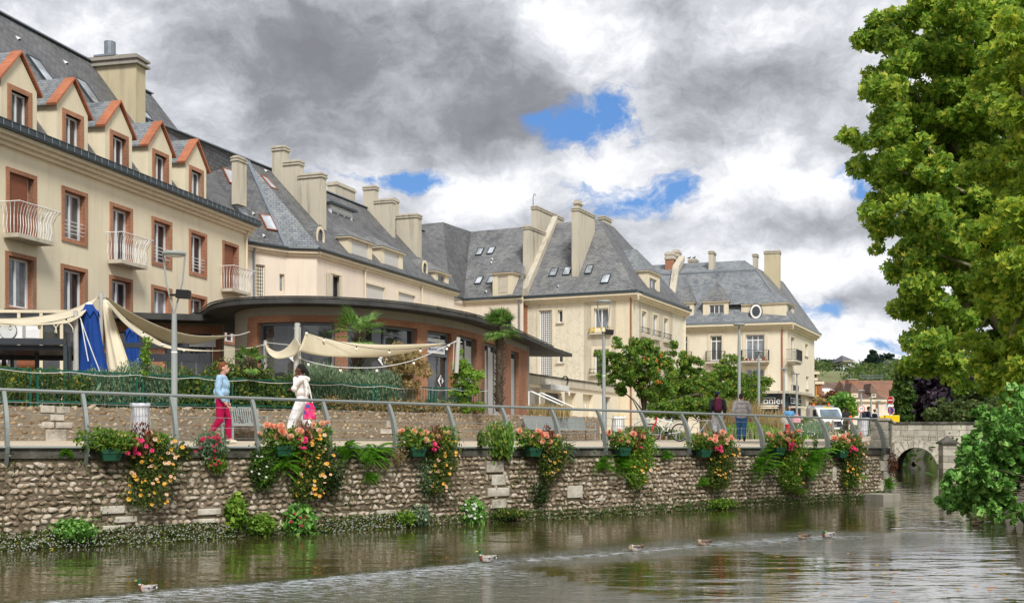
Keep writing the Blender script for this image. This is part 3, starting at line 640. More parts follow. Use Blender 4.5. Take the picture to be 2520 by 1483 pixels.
def railing(par, fr, a, b, o0, z0_, z1_, step=.11, mat='iron', name='balcony_rail', r=.009, ends=True):
 """straight metal balcony rail standing o0 in front of the wall (o0 negative)"""
 m = MB()
 for z in (z0_ + .04, z1_):
  m.beam(fr.P(a, o0, z), fr.P(b, o0, z), .03, .03)
  if ends:
   for q in (a, b): m.beam(fr.P(q, o0 + .016, z), fr.P(q, 0, z), .03, .03)
 n = max(2, int((b - a) / step))
 for i in range(n + 1): q = a + (b - a) * i / n; m.beam(fr.P(q, o0, z0_ - .02), fr.P(q, o0, z1_ - .016), 2 * r, 2 * r)
 if ends:
  for q in (a, b):
   for t in np.arange(.1, abs(o0), step): m.beam(fr.P(q, o0 + t, z0_ + .055), fr.P(q, o0 + t, z1_ - .016), 2 * r, 2 * r)
 return m.build(name, MAT[mat], par)
def chimney(par, fr, pr, nf, base, ytop, back=1.0, mat='chimney_render', cap='trim_stone', steps=(), pots=0, drop=.4, capw=.07, caph=.28, name='chimney', top=True):
 """pr: roof plane (point, normal). nf: (xl, xr) pixel columns of the face along s; base: pixel where its middle foot meets the roof"""
 p = hitp(base[0], base[1], *pr); s_, o_ = fr.so(p)
 a = fr.hit(nf[0], base[1], o_)[0]; b = fr.hit(nf[1], base[1], o_)[0]; zt_ = fr.hit((nf[0] + nf[1]) / 2, ytop, o_)[1]
 m = MB(); zb_ = p.z - drop
 m.box(fr, a, b, o_, o_ + back, zb_, zt_ - caph)
 ch = m.build(name, MAT[mat], par)
 m = MB(); h3 = caph / 3
 m.box(fr, a - capw, b + capw, o_ - capw, o_ + back + capw, zt_ - caph + .003, zt_ - caph + h3 * .7); m.box(fr, a - capw * .3, b + capw * .3, o_ - capw * .3, o_ + back + capw * .3, zt_ - caph + h3 * .7 + .003, zt_ - caph + h3 * 1.5)
 m.box(fr, a - capw, b + capw, o_ - capw, o_ + back + capw, zt_ - caph + h3 * 1.5 + .003, zt_ - caph + h3 * 2.2); m.box(fr, a + .03, b - .03, o_ + .03, o_ + back - .03, zt_ - caph + h3 * 2.2 + .003, zt_)
 m.build('cap', MAT[cap], ch)
 return ch, (a, b, o_, zt_)
def skylight(par, pr, fr, cu, cv, w_, h_, pane='skylight_glass', frame='zinc_dark', rot=None, name='skylight', open_=0.):
 """small roof window lying on the roof plane pr, centred on a pixel"""
 p = hitp(cu, cv, *pr); n = Vector(pr[1]).normalized()
 if n.z < 0: n = -n
 ux = Vector((-n.y, n.x, 0)).normalized(); uy = n.cross(ux)
 if uy.z < 0: uy = -uy
 m = MB(); f = .05; c = p + n * .05
 for sg in (-1, 1):
  m.obox(c + ux * sg * (w_ / 2 - f / 2), ux * f / 2, uy * h_ / 2, n * .055); m.obox(c + uy * sg * (h_ / 2 - f / 2), ux * (w_ / 2 - f - .001), uy * f / 2, n * .055)
 sk = m.build(name, MAT[frame], par); g = MB(); g.obox(c + n * .02, ux * (w_ / 2 - f), uy * (h_ / 2 - f), n * .01); g.build('pane', MAT[pane], sk); return sk
def hood_vent(par, pr, u, v, s=.22):
 s *= .6
 p = hitp(u, v, *pr); n = Vector(pr[1]).normalized(); n = n if n.z > 0 else -n
 ux = Vector((-n.y, n.x, 0)).normalized(); uy = n.cross(ux); uy = uy if uy.z > 0 else -uy
 m = MB(); a = p - ux * s / 2; b = p + ux * s / 2; t = p + uy * s * 1.5; q = p + n * s * .7
 m.poly([a, q, t]); m.poly([b, t, q]); m.poly([a, b, q], 1); m.build('roof_vent', [MAT['awning_grey'], MAT['black_paint']], par)
def plane3(a, b, c): a, b, c = Vector(a), Vector(b), Vector(c); return (a, (b - a).cross(c - a).normalized())
def oline(fr, o, z): return lambda s: fr.P(s, o, z)
def house(name, fr, label, cat='house', group=None): return empty(name, fr.P(0, 0, 0), fr.ang(), label, cat, group)
def gutter(par, fr, a, b, z, mat='zinc_dark', o=-.22, r=.08, name='gutter'):
 m = MB(); m.tube([fr.P(a, o, z), fr.P(b, o, z)], r, 8); return m.build(name, MAT[mat], par)
def downpipe(par, fr, a, zt_, zb_, mat='zinc', r=.05):
 m = MB(); m.tube([fr.P(a, -.2, zt_), fr.P(a, -.09, zt_ - .3), fr.P(a, -.09, zb_)], r, 8); return m.build('downpipe', MAT[mat], par)
def cornice(par, fr, a, b, z, mat, out=.35, h=.35, n=3, name='cornice', mitre=(0, 0)):
 m = MB()
 for i in range(n): o_ = -out * (i + 1) / n; m.box(fr, a - mitre[0] * -o_, b + mitre[1] * -o_, o_, .0, z - h + h * i / n + .002, z - h + h * (i + 1) / n)
 return m.build(name, MAT[mat], par)
def dormer_hip(par, fr, a, b, zb_, ze, o_f, depth, rise, ov=.18, win=None, wallm='trim_cream', roofm='slate', **kw):
 """dormer with an upright front, two cheeks and a small hipped roof, running depth metres back into the slope"""
 m = MB(); wa, wb, wc, wd = win
 wall(m, fr, a, b, zb_, ze, [win], .16, 0, o=o_f)
 for q in (a, b): m.poly([fr.P(q, o_f, zb_), fr.P(q, o_f + depth, zb_), fr.P(q, o_f + depth, ze), fr.P(q, o_f, ze)])
 dm = m.build('dormer', MAT[wallm], par)
 m = MB(); m.box(fr, a - ov * .8, b + ov * .8, o_f - ov * .8, o_f + depth, ze - .09, ze - .002); m.build('eave_board', MAT['trim_cream'], dm)
 mid = (a + b) / 2; a0, b0 = a - ov, b + ov; hw = (b0 - a0) / 2; ro = o_f - ov + hw * .95; top = ze + rise; dd = o_f + depth + 1.2
 m = MB(); A, B = fr.P(a0, o_f - ov, ze), fr.P(b0, o_f - ov, ze); T = fr.P(mid, ro, top); T2 = fr.P(mid, dd, top); A2, B2 = fr.P(a0, dd, ze), fr.P(b0, dd, ze)
 m.poly([A, B, T]); m.poly([B, B2, T2, T]); m.poly([A, T, T2, A2]); m.build('dormer_roof', MAT[roofm], dm)
 return dm, window(dm, fr, wa + .01, wb - .01, wc + .01, wd - .01, o_f + .13, **kw)
# ================================================================ BUILDING 1: cream block with brick window surrounds
P1 = at(180, HY, 41.0); F1 = Fr((P1.x, P1.y), (.2411, 1))
H1 = house('apartment_block', F1, 'long cream apartment block with red brick window surrounds and gabled dormers', 'building')
sL = F1.hit(-330, HY)[0]; sR = F1.hit(605.6, HY)[0]; ZE1 = 12.05
def B1rect(x0, yt, x1, zbot_xy, w=.15, y_at=None):
 a, zt_ = F1.hit(*z2(x0, yt)); b = F1.hit(*z2(x1, yt))[0]; c = F1.hit(*z2(*zbot_xy))[1]; return a + w, b - w, c + w, zt_ - w
bw = .15
up = [B1rect(42, 0, 270, (0, 0))] * 0
rows = []
def col(x0, yt, x1, yb, kind):      # outer brick rectangle; x in z2 units, left-edge heights
 a, zt_ = F1.hit(*z2(x0, yt)); b = F1.hit(*z2(x1, yt))[0]; c = F1.hit(*z2(x0, yb))[1]; rows.append([a + bw, b - bw, c + bw, zt_ - bw, kind])
col(42, -60, 268, 480, 'door_s'); col(455, 75, 646, 487, 'rail'); col(812, 192, 980, 655, 'door'); col(1122, 295, 1272, 655, 'rail'); col(1400, 387, 1531, 727, 'rail'); col(1648, 472, 1766, 845, 'door_s')
zu_top = rows[1][3]; zu_bot = rows[1][2]
for r_ in rows: r_[3] = zu_top; r_[2] = zu_bot if r_[4] == 'rail' else zu_bot - .38
col(36, 558, 263, 1002, 'win'); col(448, 651, 645, 1080, 'win'); col(808, 731, 980, 1160, 'win'); col(1120, 800, 1273, 1200, 'win'); col(1398, 862, 1531, 1260, 'win')
zl_top = rows[6][3]; zl_bot = rows[6][2]
for r_ in rows[6:]: r_[2], r_[3] = zl_bot, zl_top
rows.append([rows[5][0], rows[5][1], zl_bot, zl_top, 'win'])
r0 = rows[0]; sp_ = rows[1][0] - rows[0][0]
for i in range(1, 3):
 for zc_, zd_, kd in ((zu_bot, zu_top, 'rail'), (zl_bot, zl_top, 'win')): rows.append([r0[0] - sp_ * i, r0[1] - sp_ * i, zc_, zd_, kd])
m = MB(); wall(m, F1, sL, sR, 1.4, ZE1, [r_[:4] for r_ in rows], .05); D1 = 11.
m.poly([F1.P(sR, 0, 1.4), F1.P(sR, D1, 1.4), F1.P(sR, D1, ZE1), F1.P(sR, 0, ZE1)]); m.poly([F1.P(sL, 0, 1.4), F1.P(sL, D1, 1.4), F1.P(sL, D1, ZE1), F1.P(sL, 0, ZE1)]); m.poly([F1.P(sL, D1, 1.4), F1.P(sR, D1, 1.4), F1.P(sR, D1, ZE1), F1.P(sL, D1, ZE1)])
m.build('wall', MAT['render_warm'], H1)
for a, b, c, d, kd in rows:
 m = MB(); ring(m, F1, a - bw, b + bw, c - bw, d + bw, bw, -.045, .27, bottom=True); 
 shut = .98 if kd == 'door_s' else 0
 wn = window(H1, F1, a + .004, b - .004, c + .004, d - .004, .24, cols=2, fw=.085)
 m.build('surround', MAT['brick'], wn)
 if kd == 'door_s':
  g = MB(); g.box(F1, a + .005, a + (b - a) * .86, .10, .14, c + .01, d - .01); g.build('shutter', MAT['roller_brown'], wn)
 if kd == 'rail':
  g = MB()
  for k_ in range(4): g.tube([F1.P(a - .02, .02, c + .22 + k_ * .145), F1.P(b + .02, .02, c + .22 + k_ * .145)], .014, 6)
  g.build('guard_rail', MAT['white_paint'], wn)
# balconies
for r_ in (rows[0], rows[2], rows[5]):
 a, b, c = r_[0] - .32, r_[1] + .30, r_[2] - .02; pr_ = .62
 m = MB(); m.box(F1, a, b, -pr_, -.046, c - .17, c - .02); bal = m.build('balcony', MAT['trim_stone'], H1, bevel=.01)
 m = MB(); per = [(a + .03, -.05), (a + .03, -pr_ + .05), (b - .03, -pr_ + .05), (b - .03, -.05)]
 def flare(q, o_):       # outward direction at this point of the perimeter
  fx = -.16 if q < a + .1 else (.16 if q > b - .1 else 0); fo_ = -.2 if o_ < -pr_ + .1 else 0; return fx, fo_
 tops = []
 for (q0, o0), (q1, o1) in zip(per, per[1:]):
  ln = math.hypot(q1 - q0, o1 - o0); n = max(2, int(ln / .125))
  for i in range(n + 1):
   q, o_ = q0 + (q1 - q0) * i / n, o0 + (o1 - o0) * i / n
   fx = (-1 if q0 == q1 == per[0][0] else (1 if q0 == q1 else (2 * (i / n) - 1) ** 3)); fo_ = -1. if o0 == o1 else -(i / n if q0 == per[0][0] else 1 - i / n)
   T_ = [F1.P(q + .0 * fx, o_, c), F1.P(q + .05 * fx, o_ + .05 * fo_, c + .25), F1.P(q + .02 * fx, o_ + .02 * fo_, c + .6), F1.P(q + .08 * fx, o_ + .10 * fo_, c + .85), F1.P(q + .17 * fx, o_ + .22 * fo_, c + 1.02)]
   m.tube(T_, .014, 5); tops.append(T_[-1])
 m.tube(tops, .018, 5); m.build('balcony_rail', MAT['white_paint'], bal)
cornice(H1, F1, sL, sR + .35, ZE1, 'trim_cream', .42, .42, 3)
m = MB()       # boxed zinc gutter with brackets
m.box(F1, sL, sR + .45, -.56, -.02, ZE1 + .003, ZE1 + .05); m.box(F1, sL, sR + .45, -.58, -.53, ZE1 + .053, ZE1 + .26)
m.box(F1, sL, sR + .45, -.60, -.54, ZE1 + .263, ZE1 + .29)
s_ = sL
while s_ < sR: m.box(F1, s_, s_ + .035, -.60, -.585, ZE1 + .056, ZE1 + .26, 1); s_ += .42
m.build('gutter', [MAT['zinc_dark'], MAT['zinc']], H1)
downpipe(H1, F1, sR - .12, ZE1 - .3, 3., 'trim_cream', .06)
# roof 1
zr1 = F1.hit(0, 34, 5.2)[1]; RP1 = plane3(F1.P(0, 0, ZE1 + .12), F1.P(1, 0, ZE1 + .12), F1.P(0, 5.2, zr1))
# ================================================================ BUILDING 2: pinkish block with slate roof, roller shutters
ZE2 = 11.33
def epoint(u, v, z): d = (z - EZ) * F / (HY - v); return at(u, HY, d)
pA = epoint(608, 600.5, ZE2); pB = epoint(704.6, 614.6, ZE2); pC = epoint(779, 617.0, ZE2); pD = epoint(1118, 718, ZE2)
FA, FB, FC = F2(pA, pB), F2(pB, pC), F2(pC, pD); LA, LB, LC = (pB - pA).length, (pC - pB).length, (pD - pC).length
H2 = house('terraced_house', FC, 'pinkish house row with steep slate roof, big stepped chimneys and roller shutters', 'building')
R2r = 4.7; zr2 = FC.hit(777, 461.9, R2r)[1]; RP2 = plane3(FC.P(0, -.1, ZE2), FC.P(1, -.1, ZE2), FC.P(0, R2r, zr2))
rs0 = FC.hit(396, 312, R2r)[0]; rs1 = FC.hit(1045, 575, R2r)[0]
Tt = hitp(608, 414, *plane3(FC.P(0, R2r - .0, 0), FC.P(1, R2r, 0), FC.P(0, R2r, 5)))
def h2(Z, x0, y0, x1, y1, fr):
 a, zt_ = fr.hit(*Z(x0, y0)); b = fr.hit(*Z(x1, y0))[0]; c = fr.hit(*Z(x0, y1))[1]; return [a, b, c, zt_]
wA1 = h2(za, 228, 1030, 298, 1268, FA); wA2 = h2(za, 405, 1102, 442, 1235, FA)
wC = [h2(za, 782, 1100, 862, 1275, FC), h2(za, 1043, 1172, 1182, 1282, FC), h2(za, 1284, 1235, 1408, 1312, FC), h2(za, 1565, 1300, 1605, 1350, FC)]
zwt = wC[1][3]; wC[1][2] = wC[2][2] = zwt - 1.75; wC[2][3] = zwt; wC[0][2] = zwt - 1.7; wC[3][3] = zwt - .25; wC[3][2] = zwt - 1.4
m = MB(); wall(m, FA, -3, LA, 1.4, ZE2, [wA1, wA2], .2); wall(m, FB, 0, LB, 1.4, ZE2); wall(m, FC, 0, LC, 1.4, ZE2, wC, .2)
m.poly([FC.P(LC, 0, 1.4), FC.P(LC, 9, 1.4), FC.P(LC, 9, ZE2), FC.P(LC, 0, ZE2)]); m.build('wall', MAT['render_pink'], H2)
wn = window(H2, FA, *wA1, .14, cols=1, pane='glass_block', fw=.04); m = MB()
for i in range(1, 4): q = wA1[0] + (wA1[1] - wA1[0]) * i / 4; m.box(FA, q - .018, q + .018, .10, .14, wA1[2], wA1[3])
n_ = 9
for j in range(1, n_):
 z = wA1[2] + (wA1[3] - wA1[2]) * j / n_
 for i in range(4): q0 = wA1[0] + (wA1[1] - wA1[0]) * i / 4 + .019; q1 = wA1[0] + (wA1[1] - wA1[0]) * (i + 1) / 4 - .019; m.box(FA, q0, q1, .103, .137, z - .018, z + .018)
m.build('lattice', MAT['trim_cream'], wn)
window(H2, FA, *wA2, .15, cols=1, frame='trim_cream', pane='glass_curtain'); 
for i, r_ in enumerate(wC):
 wn = window(H2, FC, *r_, .17, cols=2 if i else 1, shut=(.94 if i in (1, 2) else 0), shutmat='roller_white', frame='white_frame' if i else 'trim_cream')
 surround(wn, FC, *r_, .12, 'trim_cream', .04)
 if i == 0:
  g = MB(); g.box(FC, r_[0] + .01, r_[0] + .22, -.02, .02, r_[2], r_[3] - .02); g.box(FC, r_[1] - .2, r_[1] - .01, -.02, .02, r_[2], r_[3] - .02); g.box(FC, r_[0] - .45, r_[0] - .13, -.09, -.05, r_[2], r_[3] - .02); g.build('shutter', MAT['cream_shutter'], wn)
cornice(H2, FA, -1, LA, ZE2 - .05, 'trim_cream', .26, .26, 2); cornice(H2, FB, 0, LB + .22, ZE2 - .05, 'trim_cream', .26, .26, 2, mitre=(0, 0)); cornice(H2, FC, 0, LC + .3, ZE2 - .05, 'trim_cream', .26, .26, 2)
gutter(H2, FA, -1, LA + .2, ZE2 + .05, o=-.32); gutter(H2, FB, -.1, LB + .25, ZE2 + .05, o=-.32); gutter(H2, FC, -.3, LC + .3, ZE2 + .05, o=-.32)
for u_ in (1030, 1452): downpipe(H2, FC, FC.hit(*za(u_, 1100))[0], ZE2 - .1, 2, 'trim_cream', .055)
downpipe(H2, FA, .35, ZE2 - .1, 2, 'zinc', .06)
# roofs: main slope, hip face over the return, slope over the recessed wall; far slope behind
eA0, eA1, eC0, eC1 = FA.P(-9, -.3, ZE2 + .05), FA.P(LA, -.3, ZE2 + .05), FC.P(0, -.3, ZE2 + .05), FC.P(LC + .3, -.3, ZE2 + .05)
eA1 = FB.P(0, -.3, ZE2 + .05)
TT = FC.P(FC.so(Tt)[0], R2r - .1, zr2 - .12)
poly3(H2, [eC0, eC1, FC.P(rs1, R2r, zr2), FC.P(FC.so(Tt)[0], R2r, zr2)], 'slate_dark'); poly3(H2, [eA1, eC0, FC.P(FC.so(Tt)[0], R2r, zr2)], 'slate_blue')  # bluish slate copy paints the light falling on the hip face
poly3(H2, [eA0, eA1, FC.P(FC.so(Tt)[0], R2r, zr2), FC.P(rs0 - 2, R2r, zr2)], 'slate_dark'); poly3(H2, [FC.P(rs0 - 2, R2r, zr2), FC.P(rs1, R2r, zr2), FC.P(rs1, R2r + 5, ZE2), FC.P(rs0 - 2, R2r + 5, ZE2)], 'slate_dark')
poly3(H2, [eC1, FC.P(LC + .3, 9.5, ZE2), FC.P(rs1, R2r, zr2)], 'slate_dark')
m = MB(); m.beam(eA1 + Vector((0, 0, .06)), FC.P(FC.so(Tt)[0], R2r, zr2 + .06), .22, .05); m.beam(FC.P(rs0 - 2, R2r, zr2 + .03), FC.P(rs1, R2r, zr2 + .03), .3, .06); m.build('ridge_flashing', MAT['zinc'], H2)
# roof 1 goes up against it
zr1b = zr1; sEnd = F1.hit(360, 1000, 5.2)[0]
poly3(H1, [F1.P(sL, -.02, ZE1 + .12), F1.P(sR + .4, -.02, ZE1 + .12), F1.P(sR + .4, .6, ZE1 + .9), F1.P(F1.hit(372, 1000, 5.2)[0], 5.2, zr1), F1.P(sL, 5.2, zr1)], 'slate_dark')
poly3(H1, [F1.P(sL, 5.2, zr1), F1.P(F1.hit(372, 1000, 5.2)[0], 5.2, zr1), F1.P(sR + .4, 10.4, ZE1), F1.P(sL, 10.4, ZE1)], 'slate_dark')
poly3(H1, [F1.P(sR + .4, -.02, ZE1 + .12), F1.P(sR + .4, 10.4, ZE1), F1.P(F1.hit(372, 1000, 5.2)[0], 5.2, zr1)], 'slate_dark')
m = MB(); m.beam(F1.P(sL, 5.2, zr1 + .03), F1.P(F1.hit(372, 1000, 5.2)[0], 5.2, zr1 + .03), .3, .06); m.build('ridge_flashing', MAT['zinc'], H1)
# gabled dormers of building 1
DOR = [((52, 232), 622, 935, (145, 412), (0, 262)), ((460, 615), 798, 1098, (540, 598), (385, 645)), ((812, 948), 955, 1222, (880, 765), (745, 973)), ((1128, 1247), 1092, 1348, (1185, 912), (1062, 1265)), ((1400, 1505), 1210, 1450, (1450, 1040), (1342, 1523))]
OF = .06
d1 = DOR[1]; ref_zt = F1.hit(*z1(d1[0][0], d1[1]), OF)[1]; ref_zb = F1.hit(*z1(d1[0][0], d1[2]), OF)[1]; ref_ap = F1.hit(*z1(*d1[3]), OF)[1]
ref_ev = ref_zt + .12
lst = []
for (wx, wt, wb, ap, ev) in DOR: a = F1.hit(*z1(wx[0], wt), OF)[0]; b = F1.hit(*z1(wx[1], wt), OF)[0]; lst.append(((a + b) / 2, b - a))
ww = sum(x[1] for x in lst) / 5; gap = (lst[4][0] - lst[0][0]) / 4; cen = [x[0] for x in lst] + [lst[0][0] - gap, lst[0][0] - 2 * gap]
for c0 in cen:
 a, b = c0 - ww / 2 - .3, c0 + ww / 2 + .3; zb_ = ZE1 + .1; wi = (c0 - ww / 2 + .17, c0 + ww / 2 - .17, ref_zb + .17, ref_zt - .17); P = F1.P
 m = MB(); wall(m, F1, a, b, zb_, ref_ev, [wi], .2, o=OF); m.poly([P(a, OF, ref_ev), P(b, OF, ref_ev), P(c0, OF, ref_ap - .06)])
 for q in (a, b): m.poly([P(q, OF, zb_), P(q, 4.2, zb_), P(q, 4.2, ref_ev), P(q, OF, ref_ev)])
 dm = m.build('dormer', MAT['render_warm'], H1)
 ov = .16; ea, eb = a - ov, b + ov; slope = (ref_ap - ref_ev) / ((b - a) / 2); ez = ref_ev - slope * ov
 m = MB()
 for q, sg in ((ea, 1), (eb, -1)): m.ext([P(q, .35, ez + .06), P(c0, .35, ref_ap + .06), P(c0, 5.2, ref_ap + .06), P(q, 5.2, ez + .06)], (0, 0, .05))
 m.build('dormer_roof', MAT['slate_blue'], dm)
 m = MB()
 for q, sg in ((ea, 1), (eb, -1)): m.ext([P(q, -.06, ez + .04), P(c0 - sg * .0, -.06, ref_ap + .04), P(c0, -.06, ref_ap + .13), P(q - sg * .03, -.06, ez + .12)], (F1.I[0] * .44, F1.I[1] * .44, 0))
 m.build('verge', MAT['verge_tile'], dm)
 wn = window(dm, F1, wi[0] + .003, wi[1] - .003, wi[2] + .003, wi[3] - .003, OF + .18, fw=.075)
 m = MB(); ring(m, F1, wi[0] - .17, wi[1] + .17, wi[2] - .17, wi[3] + .17, .17, OF - .05, OF + .2); m.build('surround', MAT['brick'], wn)
# big chimney of building 1 and roof windows
ch, (ca, cb_, co_, czt) = chimney(H1, F1, RP1, (335, 358), (341, 311), 133 + 4, back=4.6, mat='chimney_yellow', caph=.5, capw=.16, cap='concrete')
m = MB(); m.tube([F1.P((ca + cb_) / 2, co_ + 1.6, czt), F1.P((ca + cb_) / 2, co_ + 1.6, czt + .75)], .26, 12); m.box(F1, ca, cb_, co_ + 1.1, co_ + 2.2, czt, czt + .08); m.build('flue', MAT['zinc'], ch)
for (x, y, w_, h_) in ((310, 535, .8, 1.5), (650, 690, .8, 1.5)): skylight(H1, RP1, F1, *z1(x, y), w_, h_)
skylight(H1, RP1, F1, *z1(1105, 900), .8, 1.3)
for (x, y) in ((140, 300), (492, 478)): hood_vent(H1, RP1, *z1(x, y), .3)
# chimneys, windows of roof 2
chimney(H2, FC, RP2, za(95, 0)[0:1] + za(160, 0)[0:1], za(128, 535), za(0, 235)[1], back=.35, capw=.05)
RPA = plane3(eA0, eA1, FC.P(FC.so(Tt)[0], R2r, zr2))
# stepped chimney walls: three slabs side by side running down the slope
def stepped(parts, fr, RP, par, back=.9, thick=None):
 for (xl, xr, yt, bx, by, bk) in parts: chimney(par, fr, RP, (za(xl, 0)[0], za(xr, 0)[0]), za(bx, by), za(0, yt)[1], back=bk, caph=.34, capw=.07)
def slabstack(par, fr, RP, spec, Z):
 """spec: right-face columns (xl,xr), foot pixel of the front slab, list of (left pixel column of that slab's broad face end, top pixel y)"""
 (xl, xr), foot, steps = spec; p = hitp(*Z(*foot), *RP); s_, o_ = fr.so(p)
 a = fr.hit(Z(xl, 0)[0], HY, o_)[0]; b = fr.hit(Z(xr, 0)[0], HY, o_)[0]
 for (xf, yt, dirty) in steps:
  o1, _ = fr.side(*Z(xf, yt), a); zt_ = fr.side(*Z(xf, yt), a)[1] if dirty else fr.hit(*Z((xl + xr) / 2, yt), o_)[1]
  o1 = max(o1, o_ + .5); zf = hitp(*Z(*foot), *RP).z - .5
  m = MB(); m.box(fr, a, b, o_, o1 - .003, zf, zt_ - .3); c_ = m.build('chimney', MAT['chimney_render'], par); m = MB()
  for k_, (e, q0, q1) in enumerate(((.07, .297, .22), (.02, .217, .15), (.07, .147, .07), (-.04, .067, 0))): m.box(fr, a - e, b + e, o_ - e, o1 + e - .01, zt_ - q0, zt_ - q1)
  m.build('cap', MAT['trim_stone'], c_); o_ = o1
 return a, b, o_
slabstack(H2, FC, RP2, ((718, 752), (738, 800), [(548, 360, True), (440, 262, True), (348, 155, True)]), za)
slabstack(H2, FC, RP2, ((1240, 1264), (1252, 845), [(1113, 550, True), (1025, 450, True)]), za)
slabstack(H2, FC, RP2, ((1425, 1458), (1440, 1000), [(1270, 662, True)]), za)
# behind-ridge chimneys
for (xl, xr, yt, o_, dp) in ((830, 966, 445, R2r + 1.4, .7), (1255, 1290, 545, R2r + .8, .9)):
 a = FC.hit(za(xl, 0)[0], HY, o_)[0]; b = FC.hit(za(xr, 0)[0], HY, o_)[0]; zt_ = FC.hit(*za((xl + xr) / 2, yt), o_)[1]
 m = MB(); m.box(FC, a, b, o_, o_ + dp, zr2 - 2, zt_ - .25); c_ = m.build('chimney', MAT['chimney_render'], H2); m = MB(); m.box(FC, a - .07, b + .07, o_ - .07, o_ + dp + .07, zt_ - .248, zt_ - .12); m.box(FC, a, b, o_, o_ + dp, zt_ - .118, zt_); m.build('cap', MAT['trim_stone'], c_)
# iron ladder on the tallest stack
# dormers on roof 2
def dorm2(fx0, fx1, ey, wx0, wx1, wy0, wy1, Z, fr, of, depth, rise, par, roofm='slate', **kw):
 a = fr.hit(Z(fx0, 0)[0], HY, of)[0]; b = fr.hit(Z(fx1, 0)[0], HY, of)[0]; ze = fr.hit(*Z(fx0, ey), of)[1]
 wa, wd = fr.hit(*Z(wx0, wy0), of); wb = fr.hit(Z(wx1, 0)[0], HY, of)[0]; wc = fr.hit(*Z(wx0, wy1), of)[1]
 zb_ = kw.pop('zb', wc - .25); return dormer_hip(par, fr, a, b, zb_, ze, of, depth, rise, win=(wa, wb, wc, wd), roofm=roofm, **kw)
dorm2(918, 1092, 822, 940, 1060, 845, 1010, za, FC, .08, 4., .9, H2, shut=.8, shutmat='roller_white', zb=ZE2 + .2)
dorm2(1160, 1320, 898, 1182, 1290, 925, 1080, za, FC, .08, 4., .9, H2, shut=.65, shutmat='roller_white', zb=ZE2 + .2)
dorm2(1560, 1660, 1078, 1580, 1632, 1100, 1160, za, FC, .08, 3., .8, H2, zb=ZE2 + .2, cols=1, frame='trim_cream', pane='glass')
# flat-roofed box dormer high on the slope
bo = 2.9; a = FC.hit(*za(788, 0), bo)[0] if False else FC.hit(za(785, 0)[0], HY, bo)[0]; b = FC.hit(za(945, 0)[0], HY, bo)[0]; zt_ = FC.hit(*za(785, 585), bo)[1]; zb_ = zt_ - 1.5
m = MB(); wi = (a + .12, b - .12, zb_ + .2, zt_ - .3); wall(m, FC, a, b, zb_ - .6, zt_, [wi], .1, o=bo); m.poly([FC.P(a, bo, zb_ - .6), FC.P(a, bo + 3, zb_ - .6), FC.P(a, bo + 3, zt_), FC.P(a, bo, zt_)]); m.poly([FC.P(b, bo, zb_ - .6), FC.P(b, bo + 3, zb_ - .6), FC.P(b, bo + 3, zt_), FC.P(b, bo, zt_)])
dm = m.build('dormer', MAT['white_frame'], H2); m = MB(); m.box(FC, a - .25, b + .25, bo - .25, bo + 3, zt_ + .003, zt_ + .12); m.build('dormer_roof', MAT['zinc_dark'], dm); window(dm, FC, *[x for x in (wi[0] + .01, wi[1] - .01, wi[2] + .01, wi[3] - .01)], bo + .07, cols=3)
# oval windows
def oculus(par, fr, RP, cu, cv, rx, rz, out=.35, depth=1.2, rim='white_paint', o=None, hood='slate'):
 p = hitp(cu, cv, *RP); s_, o_ = fr.so(p); of = o_ - out; zc_ = fr.hit(cu, cv, of)[1]; s_ = fr.hit(cu, cv, of)[0]
 if fr.P(s_, of, zc_).z < 0: return
 m = MB(); n = 20
 def E(kx, kz, o2, i): t = 2 * math.pi * i / n; return fr.P(s_ + kx * math.cos(t), o2, zc_ + kz * math.sin(t))
 for i in range(n):
  m.poly([E(rx, rz, of, i), E(rx, rz, of, i + 1), E(rx * .72, rz * .72, of, i + 1), E(rx * .72, rz * .72, of, i)]); m.poly([E(rx, rz, of, i), E(rx, rz, of, i + 1), E(rx, rz, of + .12, i + 1), E(rx, rz, of + .12, i)]); m.poly([E(rx * .72, rz * .72, of, i), E(rx * .72, rz * .72, of, i + 1), E(rx * .72, rz * .72, of + .1, i + 1), E(rx * .72, rz * .72, of + .1, i)])
 oc = m.build('round_window', MAT[rim], par); m = MB(); m.poly([E(rx * .74, rz * .74, of + .08, i) for i in range(n)]); m.build('pane', MAT['glass'], oc)
 m = MB()
 for i in range(n): m.poly([E(rx * 1.1, rz * 1.1, of + .03, i), E(rx * 1.1, rz * 1.1, of + .03, i + 1), E(rx * 1.25, rz * 1.15, of + depth, i + 1), E(rx * 1.25, rz * 1.15, of + depth, i)])
 m.build('hood', MAT[hood], oc, smooth=True)
oculus(H2, FC, RP2, *za(712, 835), .42, .62, .62, 1.8, 'trim_cream'); oculus(H2, FC, RP2, *za(1485, 1072), .42, .62, .62, 1.8, 'trim_cream')
for (x, y, RP_) in ((45, 388, RPA), (320, 728, RPA)): skylight(H2, RP_, FA, *za(x, y), .7, 1.1, frame='brown_shutter')
skylight(H2, RPA, FA, *za(130, 668), .6, .9, frame='zinc'); skylight(H2, RP2, FC, *za(322, 432), .7, 1.0, frame='brown_shutter')
for (x, y) in ((215, 668), (262, 738), (292, 832)): hood_vent(H2, RPA, *za(x, y), .3)
for (x, y) in ((875, 945), (1448, 1082), (308, 350)): hood_vent(H2, RP2, *za(x, y), .3)
